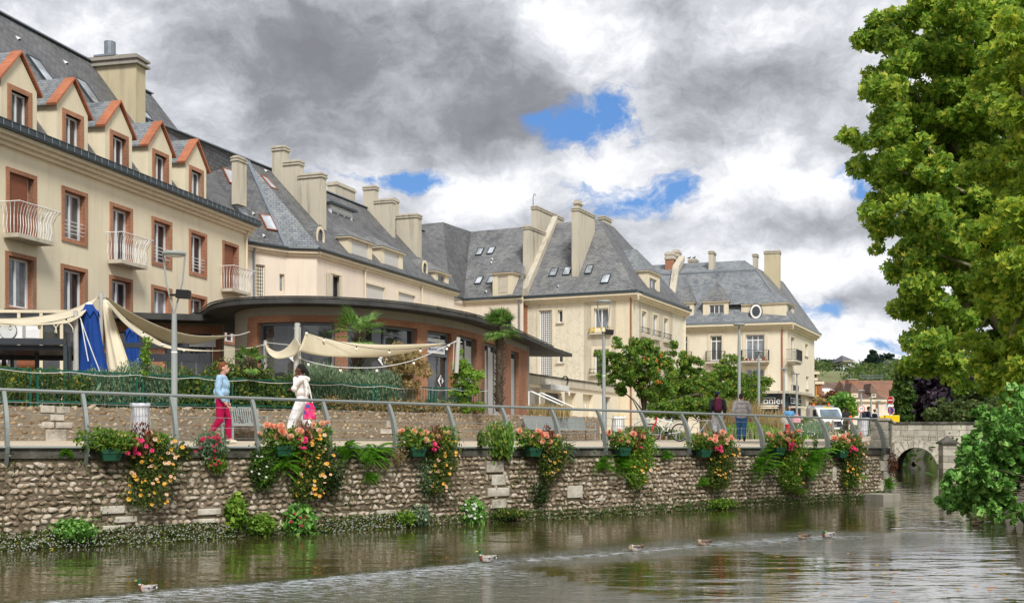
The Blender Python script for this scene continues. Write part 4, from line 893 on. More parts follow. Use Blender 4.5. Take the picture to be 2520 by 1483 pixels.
# ================================================================ BUILDING 3: set-back corner of the row
ZE3 = 11.75; ZR3 = 18.05
q = lambda x, y, z: Vector((x, y, z))
c0, c1, c2 = epoint(1110, 732.6, ZE3), epoint(1142, 739, ZE3), epoint(1288, 731, ZE3)
F3L, F3 = F2(c0, c1), F2(c1, c2); L3 = (c2 - c1).length
H3 = house('corner_house', F3, 'set-back pinkish house in the corner between the two steep grey roofs', 'building')
w3 = [h2(z4, 318, 1030, 382, 1130, F3), h2(z4, 438, 1028, 476, 1130, F3), h2(z4, 566, 1020, 640, 1130, F3)]
t3 = w3[2][3]
for r_ in w3: r_[3] = t3; r_[2] = t3 - 1.9
m = MB(); wall(m, F3L, -12, (c1 - c0).length, 1.4, ZE3); wall(m, F3, 0, L3, 1.4, ZE3, w3, .2); m.build('wall', MAT['render_pink'], H3)
for r_ in w3: window(H3, F3, *r_, .16, cols=2 if r_[1] - r_[0] > 1.6 else 1)
cornice(H3, F3, 0, L3, ZE3 - .05, 'trim_cream', .25, .25, 2); gutter(H3, F3, -.2, L3, ZE3 + .05, o=-.3); gutter(H3, F3L, -12, (c1 - c0).length + .2, ZE3 + .05, o=-.3)
downpipe(H3, F3, F3.hit(*z4(703, 1000))[0], ZE3 - .1, 2, 'zinc', .07)
dz = ZR3 - 2
def rp(u, v): d = dz * F / (HY - v); return at(u, v, d)
A3, B3, E3, G3 = rp(1090.5, 546.7), rp(1158.5, 570), rp(1300, 557), rp(1020, 553)
e0, e1_, e2_ = F3L.P(0, -.25, ZE3), F3.P(0, -.1, ZE3), F3.P(L3, -.25, ZE3)
e0 = Vector((c0.x, c0.y - .5, ZE3)); eW = Vector((c0.x - 9, c0.y - 4, ZE3))
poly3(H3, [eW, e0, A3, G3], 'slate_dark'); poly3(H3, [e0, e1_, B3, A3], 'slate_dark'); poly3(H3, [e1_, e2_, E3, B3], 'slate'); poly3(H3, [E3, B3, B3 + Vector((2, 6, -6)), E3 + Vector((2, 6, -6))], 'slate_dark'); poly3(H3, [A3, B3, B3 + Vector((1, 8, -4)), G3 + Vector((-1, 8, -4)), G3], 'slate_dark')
RP3 = plane3(e1_, e2_, B3)
for (x, y) in ((408, 571), (493, 562), (402, 783), (490, 780)): skylight(H3, RP3, F3, *z4(x, y), .55, .85)
for (x, y) in ((495, 633), (487, 657), (450, 872)): hood_vent(H3, RP3, *z4(x, y), .36)
def dorm(Z, fr, RP, par, x0, x1, ye, wx0, wx1, wy0, wy1, of, depth=3.5, rise=1.1, roofm='slate', **kw): return dorm2(x0, x1, ye, wx0, wx1, wy0, wy1, Z, fr, of, depth, rise, par, roofm, **kw)
dorm(z4, F3, RP3, H3, 502, 648, 728, 540, 612, 752, 880, .02, 3.5, 1.3, 'slate', cols=1, frame='cream_shutter', pane='glass', shut=.97, shutmat='cream_shutter', zb=ZE3 + .1)
# ================================================================ BUILDING 4: old cream house with glass-block stair window
ZE4 = 11.75
p0, p1, p2 = epoint(1297, 736, ZE4), epoint(1557, 721.5, ZE4), epoint(1683, 766, ZE4)
F4, F4S = F2(p0, p1), F2(p1, p2); L4, L4S = (p1 - p0).length, (p2 - p1).length
H4 = house('corner_house', F4, 'weathered cream house with a tall hipped slate roof and a tall glass-block strip', 'building')
gb = h2(z4, 850, 1003, 938, 1483, F4); gb[2] = 3.2
g1_ = [h2(z4, 985, 1000, 1022, 1095, F4), h2(z4, 985, 1297, 1025, 1395, F4)]
g2_ = [h2(z4, 1255, 990, 1362, 1172, F4), h2(z4, 1257, 1292, 1365, 1465, F4)]
for g in (g1_, g2_):
 for r_ in g: r_[2] = r_[3] - (g[0][3] - g[0][2])
s1 = [h2(z4, 1606, 1005, 1640, 1172, F4S), h2(z4, 1690, 1028, 1724, 1188, F4S), h2(z4, 1770, 1050, 1802, 1205, F4S)]
st = s1[0][3]; sb = s1[0][2]
for r_ in s1: r_[3] = st; r_[2] = sb
s2 = [[a, b, c - 3.05, d - 3.05] for a, b, c, d in s1]
m = MB(); wall(m, F4, 0, L4, 1.3, ZE4, [gb] + g1_ + g2_, .25); wall(m, F4S, 0, L4S, 1.3, ZE4, s1 + s2, .2); wall(m, F4, 0, L4, 1.3, ZE4, (), o=L4S)
m.poly([F4.P(0, 0, 1.3), F4.P(0, L4S, 1.3), F4.P(0, L4S, ZE4), F4.P(0, 0, ZE4)]); m.build('wall', MAT['render_old'], H4)
# smooth pilaster strips at the corner, proud of the old render
m = MB(); a = F4.hit(*z4(1418, 900))[0]; m.box(F4, a, L4 + .03, -.03, -.002, 1.3, ZE4 - .45); m.build('corner_strip', MAT['trim_cream'], H4)
a = F4.hit(*z4(1180, 900))[0]; b = F4.hit(*z4(1412, 900))[0]; m = MB(); wall(m, F4, a, b, 1.3, ZE4 - .45, [(r_[0], r_[1], r_[2], r_[3]) for r_ in g2_], .0, o=-.02); m.build('render_panel', MAT['render_grey'], H4)
a = F4S.hit(*z4(1590, 900))[0]; b = F4S.hit(*z4(1835, 900))[0]; m = MB(); wall(m, F4S, a, b, 3, ZE4 - .45, [tuple(r_) for r_ in s1 + s2], .0, o=-.02); m.build('render_panel', MAT['render_grey'], H4)
wn = window(H4, F4, *gb, .16, cols=1, pane='glass_block', fw=.05); m = MB(); nc, nr = 6, int((gb[3] - gb[2]) / ((gb[1] - gb[0]) / 6))
for i in range(1, nc): qx = gb[0] + (gb[1] - gb[0]) * i / nc; m.box(F4, qx - .022, qx + .022, .12, .155, gb[2], gb[3])
for j in range(1, nr):
 z = gb[2] + (gb[3] - gb[2]) * j / nr
 for i in range(nc): m.box(F4, gb[0] + (gb[1] - gb[0]) * i / nc + .024, gb[0] + (gb[1] - gb[0]) * (i + 1) / nc - .024, .122, .153, z - .022, z + .022)
m.build('lattice', MAT['white_paint'], wn); m = MB(); ring(m, F4, gb[0] - .2, gb[1] + .2, gb[2] - .2, gb[3] + .12, .12, -.05, -.003); m.build('surround', MAT['trim_cream'], wn)
for r_ in g1_: wn = window(H4, F4, r_[0] + .01, r_[1] - .01, r_[2] + .01, r_[3] - .01, .18, cols=1, fw=.08); surround(wn, F4, *r_, .10, 'trim_cream', .045, bottom=False); sill(wn, F4, r_[0], r_[1], r_[2])
for r_ in g2_:
 wn = window(H4, F4, r_[0] + .01, r_[1] - .01, r_[2] + .01, r_[3] - .01, .18, cols=2, fw=.09); surround(wn, F4, *r_, .22, 'trim_cream', .06, bottom=False); sill(wn, F4, r_[0], r_[1], r_[2], e=.3, out=.28, t=.12)
 railing(wn, F4, r_[0] - .3, r_[1] + .15, -.26, r_[2] + .02, r_[2] + .36, .3)
for r_ in s1 + s2:
 wn = window(H4, F4S, r_[0] + .01, r_[1] - .01, r_[2] + .01, r_[3] - .01, .17, cols=1, fw=.12, pane='glass_curtain'); surround(wn, F4S, *r_, .13, 'trim_cream', .05, bottom=False)
 sill(wn, F4S, r_[0], r_[1], r_[2], e=.25, out=.26, t=.28); railing(wn, F4S, r_[0] - .25, r_[1] + .25, -.24, r_[2] + .02, r_[2] + .42, .2)
# banner on the upper window rail
a, zt_ = F4.hit(*z4(1272, 1137)); b, zb_ = F4.hit(*z4(1345, 1163)); m = MB(); m.box(F4, a, b, -.31, -.295, zb_, zt_)
bn = m.build('banner', MAT['satin_white'], H4); txt('DESIGN', F4.P((a + b) / 2, -.315, (zb_ + zt_) / 2), .5, MAT['yellow_paint'], (R(90), 0, F4.ang()), bn, sx=.95)
cornice(H4, F4, -.1, L4 + .5, ZE4, 'trim_cream', .5, .45, 3); cornice(H4, F4S, .0, L4S + .5, ZE4, 'trim_cream', .5, .45, 3)
m = MB(); m.box(F4, -.1, L4 + .52, -.55, -.02, ZE4 + .004, ZE4 + .2); m.box(F4S, .6, L4S + .52, -.55, -.02, ZE4 + .003, ZE4 + .198); m.build('gutter', MAT['zinc_dark'], H4)
downpipe(H4, F4, L4 - .1, ZE4 - .3, 2, 'brown_shutter', .05)
zr4 = F4.hit(1472, 540, 5.3)[1]; ra = F4.hit(1362, 547, 5.3)[0]; rb = F4.hit(1472, 540, 5.3)[0]
E = lambda s, o: F4.P(s, o, ZE4 + .2)
eS2 = F4S.P(L4S + .45, -.4, ZE4 + .2); eS1 = F4.P(L4 + .4, -.4, ZE4 + .2); LB4 = 11.5
poly3(H4, [E(0, -.4), eS1, F4.P(rb, 5.3, zr4), F4.P(0, 5.3, zr4)], 'slate'); poly3(H4, [eS1, eS2, F4.P(rb, L4S - 4.5, zr4), F4.P(rb, 5.3, zr4)], 'slate_dark')  # darker slate copy on the side slope paints its shade
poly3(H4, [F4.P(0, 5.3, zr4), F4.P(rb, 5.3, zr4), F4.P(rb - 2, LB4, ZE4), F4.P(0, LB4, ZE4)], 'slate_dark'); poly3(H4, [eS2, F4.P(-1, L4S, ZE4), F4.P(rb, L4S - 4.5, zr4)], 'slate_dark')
RP4 = plane3(E(0, -.4), eS1, F4.P(rb, 5.3, zr4)); RP4S = plane3(eS1, eS2, F4.P(rb, 5.3, zr4))
# raised stone gable coping on the left edge, brick strip under it
m = MB(); m.ext([F4.P(-.25, -.45, ZE4 + .1), F4.P(-.25, 5.4, zr4 + .15), F4.P(-.25, 5.4, zr4 + .6), F4.P(-.25, -.45, ZE4 + .75)], tuple(F4.U[i] * .45 for i in (0, 1)) + (0,)); m.build('gable_coping', MAT['trim_stone'], H4)
a = F4.hit(*z4(720, 900), -.1)[0]; b = F4.hit(*z4(757, 900), -.1)[0]; m = MB(); m.box(F4, a, b, -.12, .3, 1.4, F4.hit(*z4(735, 836), -.1)[1]); m.build('brick_pier', MAT['brick'], H4)
slabstack(H4, F4, RP4, ((1090, 1140), (1112, 750), []), z4)
def stack4(xl, xr, yt, foot, depth, par=H4, fr=F4, RP=None, mat='chimney_render', Z=z4, pots=0, caph=.3):
 return chimney(par, fr, RP or RP4, (Z(xl, 0)[0], Z(xr, 0)[0]), Z(*foot), Z(0, yt)[1], back=depth, mat=mat, caph=caph)
ch, (a, b, o_, zt_) = stack4(1088, 1138, 235, (1112, 752), 3.4)
m = MB(); m.box(F4, a + .1, b - .1, o_ + .2, o_ + 1.0, zt_, zt_ + .55); m.box(F4, a + .0, b + .0, o_ + .1, o_ + 1.1, zt_ + .25, zt_ + .33); m.build('pot', MAT['trim_stone'], ch)
stack4(727, 775, 372, (752, 775), 3.2)
def freestack(par, fr, Z, xl, xr, yt, o_, depth, zlow, mat='chimney_render', caph=.3):
 a = fr.hit(Z(xl, 0)[0], HY, o_)[0]; b = fr.hit(Z(xr, 0)[0], HY, o_)[0]; zt_ = fr.hit(*Z((xl + xr) / 2, yt), o_)[1]
 m = MB(); m.box(fr, a, b, o_, o_ + depth, zlow, zt_ - caph); c_ = m.build('chimney', MAT[mat], par); m = MB()
 for (e, q0, q1) in ((.07, .997, .72), (.02, .71, .45), (.07, .44, .2), (-.03, .19, 0)): m.box(fr, a - e, b + e, o_ - e, o_ + depth + e, zt_ - caph * q0, zt_ - caph * q1)
 m.build('cap', MAT['trim_stone'], c_); return c_, a, b, zt_
c_, a, b, zt_ = freestack(H4, F4, z4, 790, 828, 225, 4.2, 5.5, 13)
m = MB(); m.tube([F4.P(a + .1, 4.3, zt_), F4.P(a + .1, 4.3, zt_ + .7), F4.P(a + .2, 4.3, zt_ + .95), F4.P(a + .35, 4.3, zt_ + .75)], .03, 6); m.build('hook', MAT['iron'], c_)
freestack(H4, F4, z4, 1283, 1330, 300, 7.2, 1.6, 14)
for (x, y, w_) in ((955, 722, .6), (1055, 715, .6), (1218, 704, .55), (1340, 773, .65)): skylight(H4, RP4, F4, *z4(x, y), w_, .95)
for (x, y) in ((1075, 545), (985, 830)): hood_vent(H4, RP4, *z4(x, y), .32)
dorm(z4, F4S, RP4S, H4, 1655, 1742, 705, 1666, 1720, 758, 870, .15, 4.5, 1.9, 'slate_blue', cols=2, zb=ZE4 + .9)
# ================================================================ BUILDING 5: mansard corner house with a shop
ZE5 = 11.4
n0, n1, n2 = epoint(1670.5, 802, ZE5), epoint(1937.7, 793.5, ZE5), epoint(2004, 824, ZE5)
F5, F5S = F2(n0, n1), F2(n1, n2); L5, L5S = (n1 - n0).length, (n2 - n1).length
H5 = house('mansard_house', F5, 'cream corner house with a blue-grey mansard roof, balconies and a dark shop front', 'building')
f5 = [h2(z5, 402, 825, 465, 1005, F5), h2(z5, 634, 820, 720, 1005, F5), h2(z5, 896, 808, 1036, 1005, F5)]
for r_ in f5: r_[3] = f5[1][3]; r_[2] = f5[1][2]
f5b = [[a, b, c - 3.05 + (.0 if i < 2 else .0), d - 3.05] for i, (a, b, c, d) in enumerate(f5)]
f5s = [h2(z5, 1228, 826, 1256, 1000, F5S), h2(z5, 1334, 878, 1356, 968, F5S), h2(z5, 1234, 1085, 1256, 1235, F5S), h2(z5, 1340, 1120, 1360, 1212, F5S)]
m = MB(); wall(m, F5, -7, L5, 1.5, ZE5, f5 + f5b, .25); wall(m, F5S, 0, L5S, 1.5, ZE5, f5s, .22); m.poly([F5.P(-7, 10, 1.5), F5S.P(L5S, 0, 1.5), F5S.P(L5S, 0, ZE5), F5.P(-7, 10, ZE5)]); m.build('wall', MAT['render_pale'], H5)
for i, r_ in enumerate(f5 + f5b):
 wn = window(H5, F5, r_[0] + .01, r_[1] - .01, r_[2] + .01, r_[3] - .01, .2, cols=3 if i in (2, 5) else 2, fw=.09, tr=.78 if i < 3 else None, pane='glass_curtain' if i in (2, 5) else 'glass')
 surround(wn, F5, *r_, .28 if i % 3 == 2 else .22, 'trim_cream', .06, bottom=False)
for i, r_ in enumerate(f5s): wn = window(H5, F5S, r_[0] + .01, r_[1] - .01, r_[2] + .01, r_[3] - .01, .17, cols=1, fw=.1, pane='glass_curtain'); surround(wn, F5S, *r_, .12, 'trim_cream', .05, bottom=False); sill(wn, F5S, r_[0], r_[1], r_[2])
def balcony5(fr, a, b, z, out, dark=False):
 m = MB(); m.box(fr, a, b, -out, -.065, z - .3, z - .14); m.box(fr, a + .1, b - .1, -out + .15, -.065, z - .44, z - .303); bl = m.build('balcony', MAT['trim_stone'], H5, bevel=.015)
 railing(bl, fr, a + .04, b - .04, -out + .05, z - .1, z + .82, .12); return bl
b1 = balcony5(F5, F5.hit(*z5(595, 1000), -.5)[0], F5.hit(*z5(742, 1000), -.5)[0], f5[1][2], .55)
b2 = balcony5(F5, F5.hit(*z5(858, 1000), -.8)[0], F5.hit(*z5(1066, 1000), -.8)[0], f5[1][2], .9)
b3 = balcony5(F5S, F5S.hit(*z5(1228, 1000), -.4)[0], F5S.hit(*z5(1290, 1000), -.7)[0] + .6, f5[1][2], .95)
railing(H5, F5, f5[0][0] - .4, f5[0][1] + .4, -.3, f5[0][2] - .1, f5[0][2] + .85, .12); railing(H5, F5S, f5s[2][0] - .2, f5s[2][1] + 1.1, -.2, f5s[2][2], f5s[2][2] + .6, .12)
# flower pots on the balcony
for i, x in enumerate((870, 905, 930, 968, 1028)):
 s_ = F5.hit(*z5(x, 1000), -.5)[0]; hh = .36 if i in (0, 4) else .24; pt = F5.P(s_, -.55, f5[1][2] - .138)
 pe = empty('flower_pot', pt, 0, ('terracotta pot with a leafy plant, %s on the wide balcony' % ('first from the left', 'second from the left', 'middle one', 'fourth from the left', 'big one at the right end')[i]), 'pot', 'pots on the wide balcony')
 m = MB(); m.lathe(pt, [(hh * .35, 0), (hh * .5, hh * .85), (hh * .56, hh * .85), (hh * .56, hh)], 10); m.build('pot', MAT['terracotta'], pe)
cornice(H5, F5, -7, L5 + .55, ZE5, 'trim_cream', .6, .55, 3); cornice(H5, F5S, 0, L5S + .55, ZE5, 'trim_cream', .6, .55, 3)
m = MB(); m.box(F5, -7, L5 + .6, -.63, -.02, ZE5 + .004, ZE5 + .2); m.box(F5S, .7, L5S + .6, -.63, -.02, ZE5 + .003, ZE5 + .198); m.build('gutter', MAT['zinc'], H5)
downpipe(H5, F5, L5 - .45, ZE5 - .3, 2, 'brown_shutter', .06)
zk = F5.hit(1861, 664.8, 2.9)[1]; sk = F5.hit(1861, 664.8, 2.9)[0]; zr5 = F5.hit(1833, 640.5, 5.8)[1]; sr5 = F5.hit(1833, 640.5, 5.8)[0]
EE = lambda s, o: F5.P(s, o, ZE5 + .2); cS = F5.P(L5 + .5, -.5, ZE5 + .2); kS = F5.P(sk, 2.9, zk); kS2 = F5S.P(L5S - 2.5, 2.6, zk); eS = F5S.P(L5S + .5, -.5, ZE5 + .2)
poly3(H5, [EE(-7, -.5), cS, kS, F5.P(-7, 2.9, zk)], 'slate_blue'); poly3(H5, [cS, eS, kS2, kS], 'slate'); poly3(H5, [F5.P(-7, 2.9, zk), kS, F5.P(sr5, 5.8, zr5), F5.P(-7, 5.8, zr5)], 'slate_blue'); poly3(H5, [kS, kS2, F5.P(sr5 + .2, 9, zr5), F5.P(sr5, 5.8, zr5)], 'slate')
poly3(H5, [F5.P(-7, 5.8, zr5), F5.P(sr5, 5.8, zr5), F5.P(sr5 + .2, 9, zr5), F5.P(sr5, 12, zk - 1), F5.P(-7, 12, zk - 1)], 'slate')
m = MB(); m.beam(F5.P(-7, 2.86, zk + .02), kS + Vector((0, 0, .04)), .1, .12); m.beam(cS, kS, .12, .06); m.build('ridge_flashing', MAT['zinc'], H5)
RP5 = plane3(EE(0, -.5), cS, kS); RP5S = plane3(cS, eS, kS); RP5T = plane3(F5.P(-7, 2.9, zk), kS, F5.P(sr5, 5.8, zr5))
dorm(z5, F5, RP5, H5, 578, 768, 568, 625, 735, 592, 690, .0, 3., 1.9, 'slate', cols=3, zb=ZE5 + .25); dorm(z5, F5, RP5, H5, 385, 510, 575, 400, 482, 600, 698, .0, 3., 1.9, 'slate', cols=3, zb=ZE5 + .25)
dorm(z5, F5S, RP5S, H5, 1197, 1255, 572, 1206, 1238, 590, 700, .05, 4., 1.5, 'slate_blue', cols=1, zb=ZE5 + .25)
oculus(H5, F5, RP5, *z5(972, 640), .5, .64, .5, 1.8, hood='slate_blue')
chimney(H5, F5, RP5T, (z5(620, 0)[0], z5(655, 0)[0]), z5(638, 330), z5(0, 188)[1], back=1.5)
freestack(H5, F5, z5, 948, 978, 210, 8, 1.2, 15); 
a = F5S.so(hitp(*z5(1090, 430), F5.P(0, 6.2, 0), (F5.I[0], F5.I[1], 0)))
freestack(H5, F5, z5, 1033, 1146, 187, 6.2, 1.1, 12, 'chimney_yellow')
c_, a, b, zt_ = freestack(H5, F5, z5, 470, 530, 250, 6.6, 1.2, 15)
freestack(H5, F5, z5, 298, 362, 198, 4.2, 1.3, 14, 'brick', .7); freestack(H5, F5, z5, 350, 398, 182, 5.8, 1.3, 14, 'brick', .7)
m = MB(); a = F5.hit(z5(300, 0)[0], HY, -.4)[0]; m.ext([F5.P(a, -.5, ZE5 + .1), F5.P(a, 3, zk + .2), F5.P(a, 5.9, zr5 + .2), F5.P(a, 5.9, zr5 + .75), F5.P(a, 3, zk + .8), F5.P(a, -.5, ZE5 + .8)], tuple(F5.U[i] * .6 for i in (0, 1)) + (0,)); m.build('gable_coping', MAT['trim_stone'], H5)
for i, (x, y) in enumerate(((478, 248), (514, 244))):
 p = at(*z5(x, y), F5.P(F5.hit(*z5(x, y), 6.9)[0], 6.9, 0).y); p.z = zt_ + .08
 pg = empty('pigeon', (p.x, p.y, zt_), 0, ('grey pigeon at the left end of the ridge chimney', 'grey pigeon at the right end of the ridge chimney')[i], 'pigeon', 'pigeons on the chimney')
 m = MB(); m.ball(p + Vector((0, 0, .06)), (.13, .07, .08)); m.ball(p + Vector((.1, 0, .17)), .045); m.tube([p + Vector((.06, 0, .08)), p + Vector((.1, 0, .16))], .04); m.tube([p + Vector((-.1, 0, .07)), p + Vector((-.22, 0, .04))], [.05, .02]); m.tube([p - Vector((0, 0, .08)), p], .012); m.build('body', MAT['zinc_dark'], pg)
# shop front
zs = F5.hit(*z5(1100, 1240))[1]; a = F5.hit(*z5(560, 1240))[0]
m = MB(); m.box(F5, a, L5 + .75, -.75, -.003, zs - .1, zs + .12); m.box(F5S, .75, L5S * .62, -.75, -.003, zs - .1, zs + .12); m.box(F5S, L5S * .62, L5S + .1, -.3, -.003, zs - .1, zs + .05); m.build('ledge', MAT['trim_stone'], H5)
m = MB(); m.box(F5, a, L5 + .10, -.12, -.004, 1.5, zs - .11); m.box(F5S, .12, L5S * .42, -.12, -.004, 1.5, zs - .11); m.build('shop_front', MAT['shop_blue'], H5)
def sign5(fr, Z, x0, y0, x1, y1, s, ts, par, colr='shop_blue', tm='satin_white', o=-.2, sxx=1., shift=0, font=None):
 a, zt_ = fr.hit(*Z(x0, y0), o); b, zb_ = fr.hit(*Z(x1, y1), o); m = MB(); m.box(fr, a, b, o, o + .06, zb_, zt_); sg = m.build('shop_sign', MAT[colr], par); m = MB(); ring(m, fr, a + .08, b - .08, zb_ + .08, zt_ - .08, .035, o - .01, o - .002); m.build('border', MAT[tm], sg)
 txt(s, fr.P((a + b) / 2 + shift, o - .012, (zb_ + zt_) / 2 - .02), ts, MAT[tm], (R(90), 0, fr.ang()), sg, sx=sxx)
sign5(F5, z5, 935, 1272, 1122, 1330, 'onier', .88, H5, shift=.9); sign5(F5S, z5, 1228, 1272, 1310, 1335, 'Evreux I', .62, H5, sxx=1.3)
m = MB(); 
for i, (x0, x1, y) in enumerate(((975, 1135, 1335), (990, 1130, 1350))): a, zt_ = F5.hit(*z5(x0, y), -.9); b = F5.hit(*z5(x1, y), -.9)[0]; m.box(F5, a, b, -.95 - .1 * i, -.15, zt_ - .12, zt_)
m.box(F5S, .6, 4.5, -.9, -.15, F5S.hit(*z5(1280, 1340), -.9)[1] - .15, F5S.hit(*z5(1280, 1340), -.9)[1]); m.build('awning', MAT['render_pale'], H5)
m = MB(); a, zt_ = F5.hit(*zf(125, 545), -.3); b, zb_ = F5.hit(*zf(435, 660), -.3); m.box(F5, a, b, -.3, -.24, zb_, zt_); k = MN('shop_violet'); MAT['shop_violet'] = k.set((.20, .06, .20), .5); vs = m.build('shop_sign', MAT['shop_violet'], H5)
txt('BU', F5.P(a + 1.0, -.31, (zb_ + zt_) / 2), .8, MAT['satin_white'], (R(90), 0, F5.ang()), vs)
m = MB(); s_ = F5S.hit(*z5(1350, 1400))[0]; m.box(F5S, L5S * .66, L5S * .82, -.02, -.006, 1.5, 4.1); m.build('door', MAT['wood'], H5)
# ================================================================ low garage row
ga, gb_ = at(1290, HY, 60.2), at(1561, HY, 83.5); FG = F2(ga, gb_); LG = (gb_ - ga).length; ZG = 5.0
HG = house('garage_row', FG, 'low flat-roofed cream garage row with doors and roller shutters', 'garage')
gd = [h2(ze, 238, 668, 380, 1040, FG), h2(ze, 445, 738, 675, 1040, FG), h2(ze, 712, 738, 870, 1040, FG), h2(ze, 960, 745, 1100, 1040, FG), h2(ze, 1222, 795, 1338, 1040, FG), h2(ze, 1448, 812, 1555, 1040, FG)]
for r_ in gd: r_[2] = 1.75
for i in (3, 4, 5): gd[i][3] = min(gd[i][3], gd[2][3])
m = MB(); wall(m, FG, 0, LG, 1.4, ZG - .45, gd, .35); wall(m, FG, 0, LG, ZG - .447, ZG, (), 0, 1, o=-.12); m.poly([FG.P(0, -.12, ZG - .447), FG.P(LG, -.12, ZG - .447), FG.P(LG, 0, ZG - .447), FG.P(0, 0, ZG - .447)], 1)
m.poly([FG.P(0, -.12, ZG), FG.P(LG, -.12, ZG), FG.P(LG, 6, ZG), FG.P(0, 6, ZG)], 1); m.poly([FG.P(0, 0, 1.4), FG.P(0, 6, 1.4), FG.P(0, 6, ZG), FG.P(0, -.0, ZG)]); m.build('wall', [MAT['render_pale'], MAT['trim_stone']], HG)
m = MB(); m.box(FG, -.05, LG, -.18, .3, ZG + .004, ZG + .09); m.build('parapet_cap', MAT['coping_concrete'], HG)
for i, r_ in enumerate(gd):
 m = MB(); 
 if i == 1:
  m.box(FG, r_[0], r_[1], .26, .3, r_[2], r_[3]); dr = m.build('door', MAT['dark_frame'], HG)
  for k_ in range(2): g = MB(); x0 = r_[0] + .12 + k_ * (r_[1] - r_[0]) / 2; g.box(FG, x0, x0 + (r_[1] - r_[0]) / 2 - .2, .245, .257, r_[2] + .3, r_[3] - .35); g.build('pane', MAT['glass_curtain'], dr)
 else: m.box(FG, r_[0], r_[1], .28, .32, r_[2], r_[3]); m.build('door', MAT[('roller_white', '', 'roller_yellow', 'trim_cream', 'zinc', 'render_pale')[i]], HG)
a, zt_ = FG.hit(*ze(500, 632), -.5); b = FG.hit(*ze(752, 650), -.5)[0]; zb_ = FG.hit(*ze(500, 705), -.5)[1]
m = MB(); m.box(FG, a, b, -.6, -.003, zb_, zt_); m.build('awning', MAT['awning_grey'], HG, bevel=.02)
m = MB(); p = [FG.hit(*ze(x, y)) for x, y in ((640, 560), (655, 532), (690, 528), (715, 560), (712, 610), (700, 632))]; m.tube([FG.P(s_, -.2, z_) for s_, z_ in p], .045, 6); m.build('cable', MAT['black_rubber'], HG)
for (x, y) in ((772, 758), (988, 930)): s_, z_ = FG.hit(*ze(x, y), -.02 if x < 900 else .26); m = MB(); o_ = -.02 if x < 900 else .26; m.lathe(FG.P(s_, o_, z_), [(.16, 0), (.16, .015), (0, .016)], 14, 0, (-FG.I[0], -FG.I[1], 0)); m.build('no_parking_sticker', MAT['satin_white'], HG); 
# white ramp handrail in front of it
pr_ = [at(*ze(x, y), 47.) for x, y in ((222, 1040), (222, 730), (268, 737), (690, 928), (690, 1040))]; pr2 = [at(*ze(x, y), 48.5) for x, y in ((370, 1040), (370, 752), (400, 755), (805, 935), (830, 955), (830, 1045))]
hr = empty('ramp_handrail', (pr_[0].x, pr_[0].y, 1.6), 0, 'white metal handrail sloping down along the ramp by the garages', 'handrail'); m = MB(); m.tube(pr_, .035, 8); m.tube([pr_[0] - Vector((0, 0, 1.)), pr_[0]], .03, 8); m.build('rail', MAT['white_paint'], hr); m = MB(); m.tube(pr2, .035, 8); m.tube([pr2[0] - Vector((0, 0, .9)), pr2[0]], .03, 8); m.build('rail', MAT['white_paint'], hr)
# ================================================================ curved pavilion (visitor office) with a dark overhanging roof slab
ZC = 6.25
def cpt(u, v, z=ZC): d = (z - 2) * F / (HY - v); return at(u, v, d)
edge = [Vector((-12.4, 45, ZC)), Vector((-12.1, 41.5, ZC)), cpt(500, 762), cpt(520, 748), cpt(560, 739), cpt(620, 734), cpt(700, 732), cpt(800, 733), cpt(900, 738), cpt(1000, 747), cpt(1100, 762), cpt(1180, 779), cpt(1250, 803), cpt(1310, 830), cpt(1362, 854)]
HP = empty('visitor_pavilion', (-5, 40, ZW - .1), 0, 'curved single-storey pavilion with brick pillars and a dark overhanging roof slab', 'building')
backp = [Vector((3.4, 62, ZC)), Vector((-9, 60, ZC))]
def cr(pts, n=6):
 out = []
 for i in range(len(pts) - 1):
  p0_, p1_, p2_, p3_ = pts[max(0, i - 1)], pts[i], pts[i + 1], pts[min(len(pts) - 1, i + 2)]
  for k_ in range(n): t = k_ / n; out.append(.5 * ((2 * p1_) + (p2_ - p0_) * t + (2 * p0_ - 5 * p1_ + 4 * p2_ - p3_) * t * t + (3 * p1_ - p0_ - 3 * p2_ + p3_) * t ** 3))
 return out + [pts[-1]]
ec = cr(edge, 5); full = ec + backp; m = MB(); TH = .18
m.poly([p + Vector((0, 0, -.02)) for p in full], 1); m.poly([p - Vector((0, 0, TH)) for p in full][::-1], 2)
cc = Vector((-4, 50, 0))
for i in range(len(full)): a, b = full[i], full[(i + 1) % len(full)]; m.poly([a, b, b - Vector((0, 0, TH)), a - Vector((0, 0, TH))])
for i in range(len(ec) - 1):       # zinc drip edge
 a, b = ec[i], ec[i + 1]; n_ = Vector((b.y - a.y, a.x - b.x, 0)).normalized() * .03; m.poly([a + n_, b + n_, b + n_ + Vector((0, 0, .06)), a + n_ + Vector((0, 0, .06))]); m.poly([a + n_ + Vector((0, 0, .06)), b + n_ + Vector((0, 0, .06)), b - n_ + Vector((0, 0, .06)), a - n_ + Vector((0, 0, .06))])
k = MN('roof_gravel'); MAT['roof_gravel'] = k.set(k.ramp(k.noise(8, 4), [(.3, (.20, .12, .10)), (.7, (.34, .24, .20))]), .95)
m.build('roof_slab', [MAT['canopy_black'], MAT['roof_gravel'], MAT['soffit']], HP)
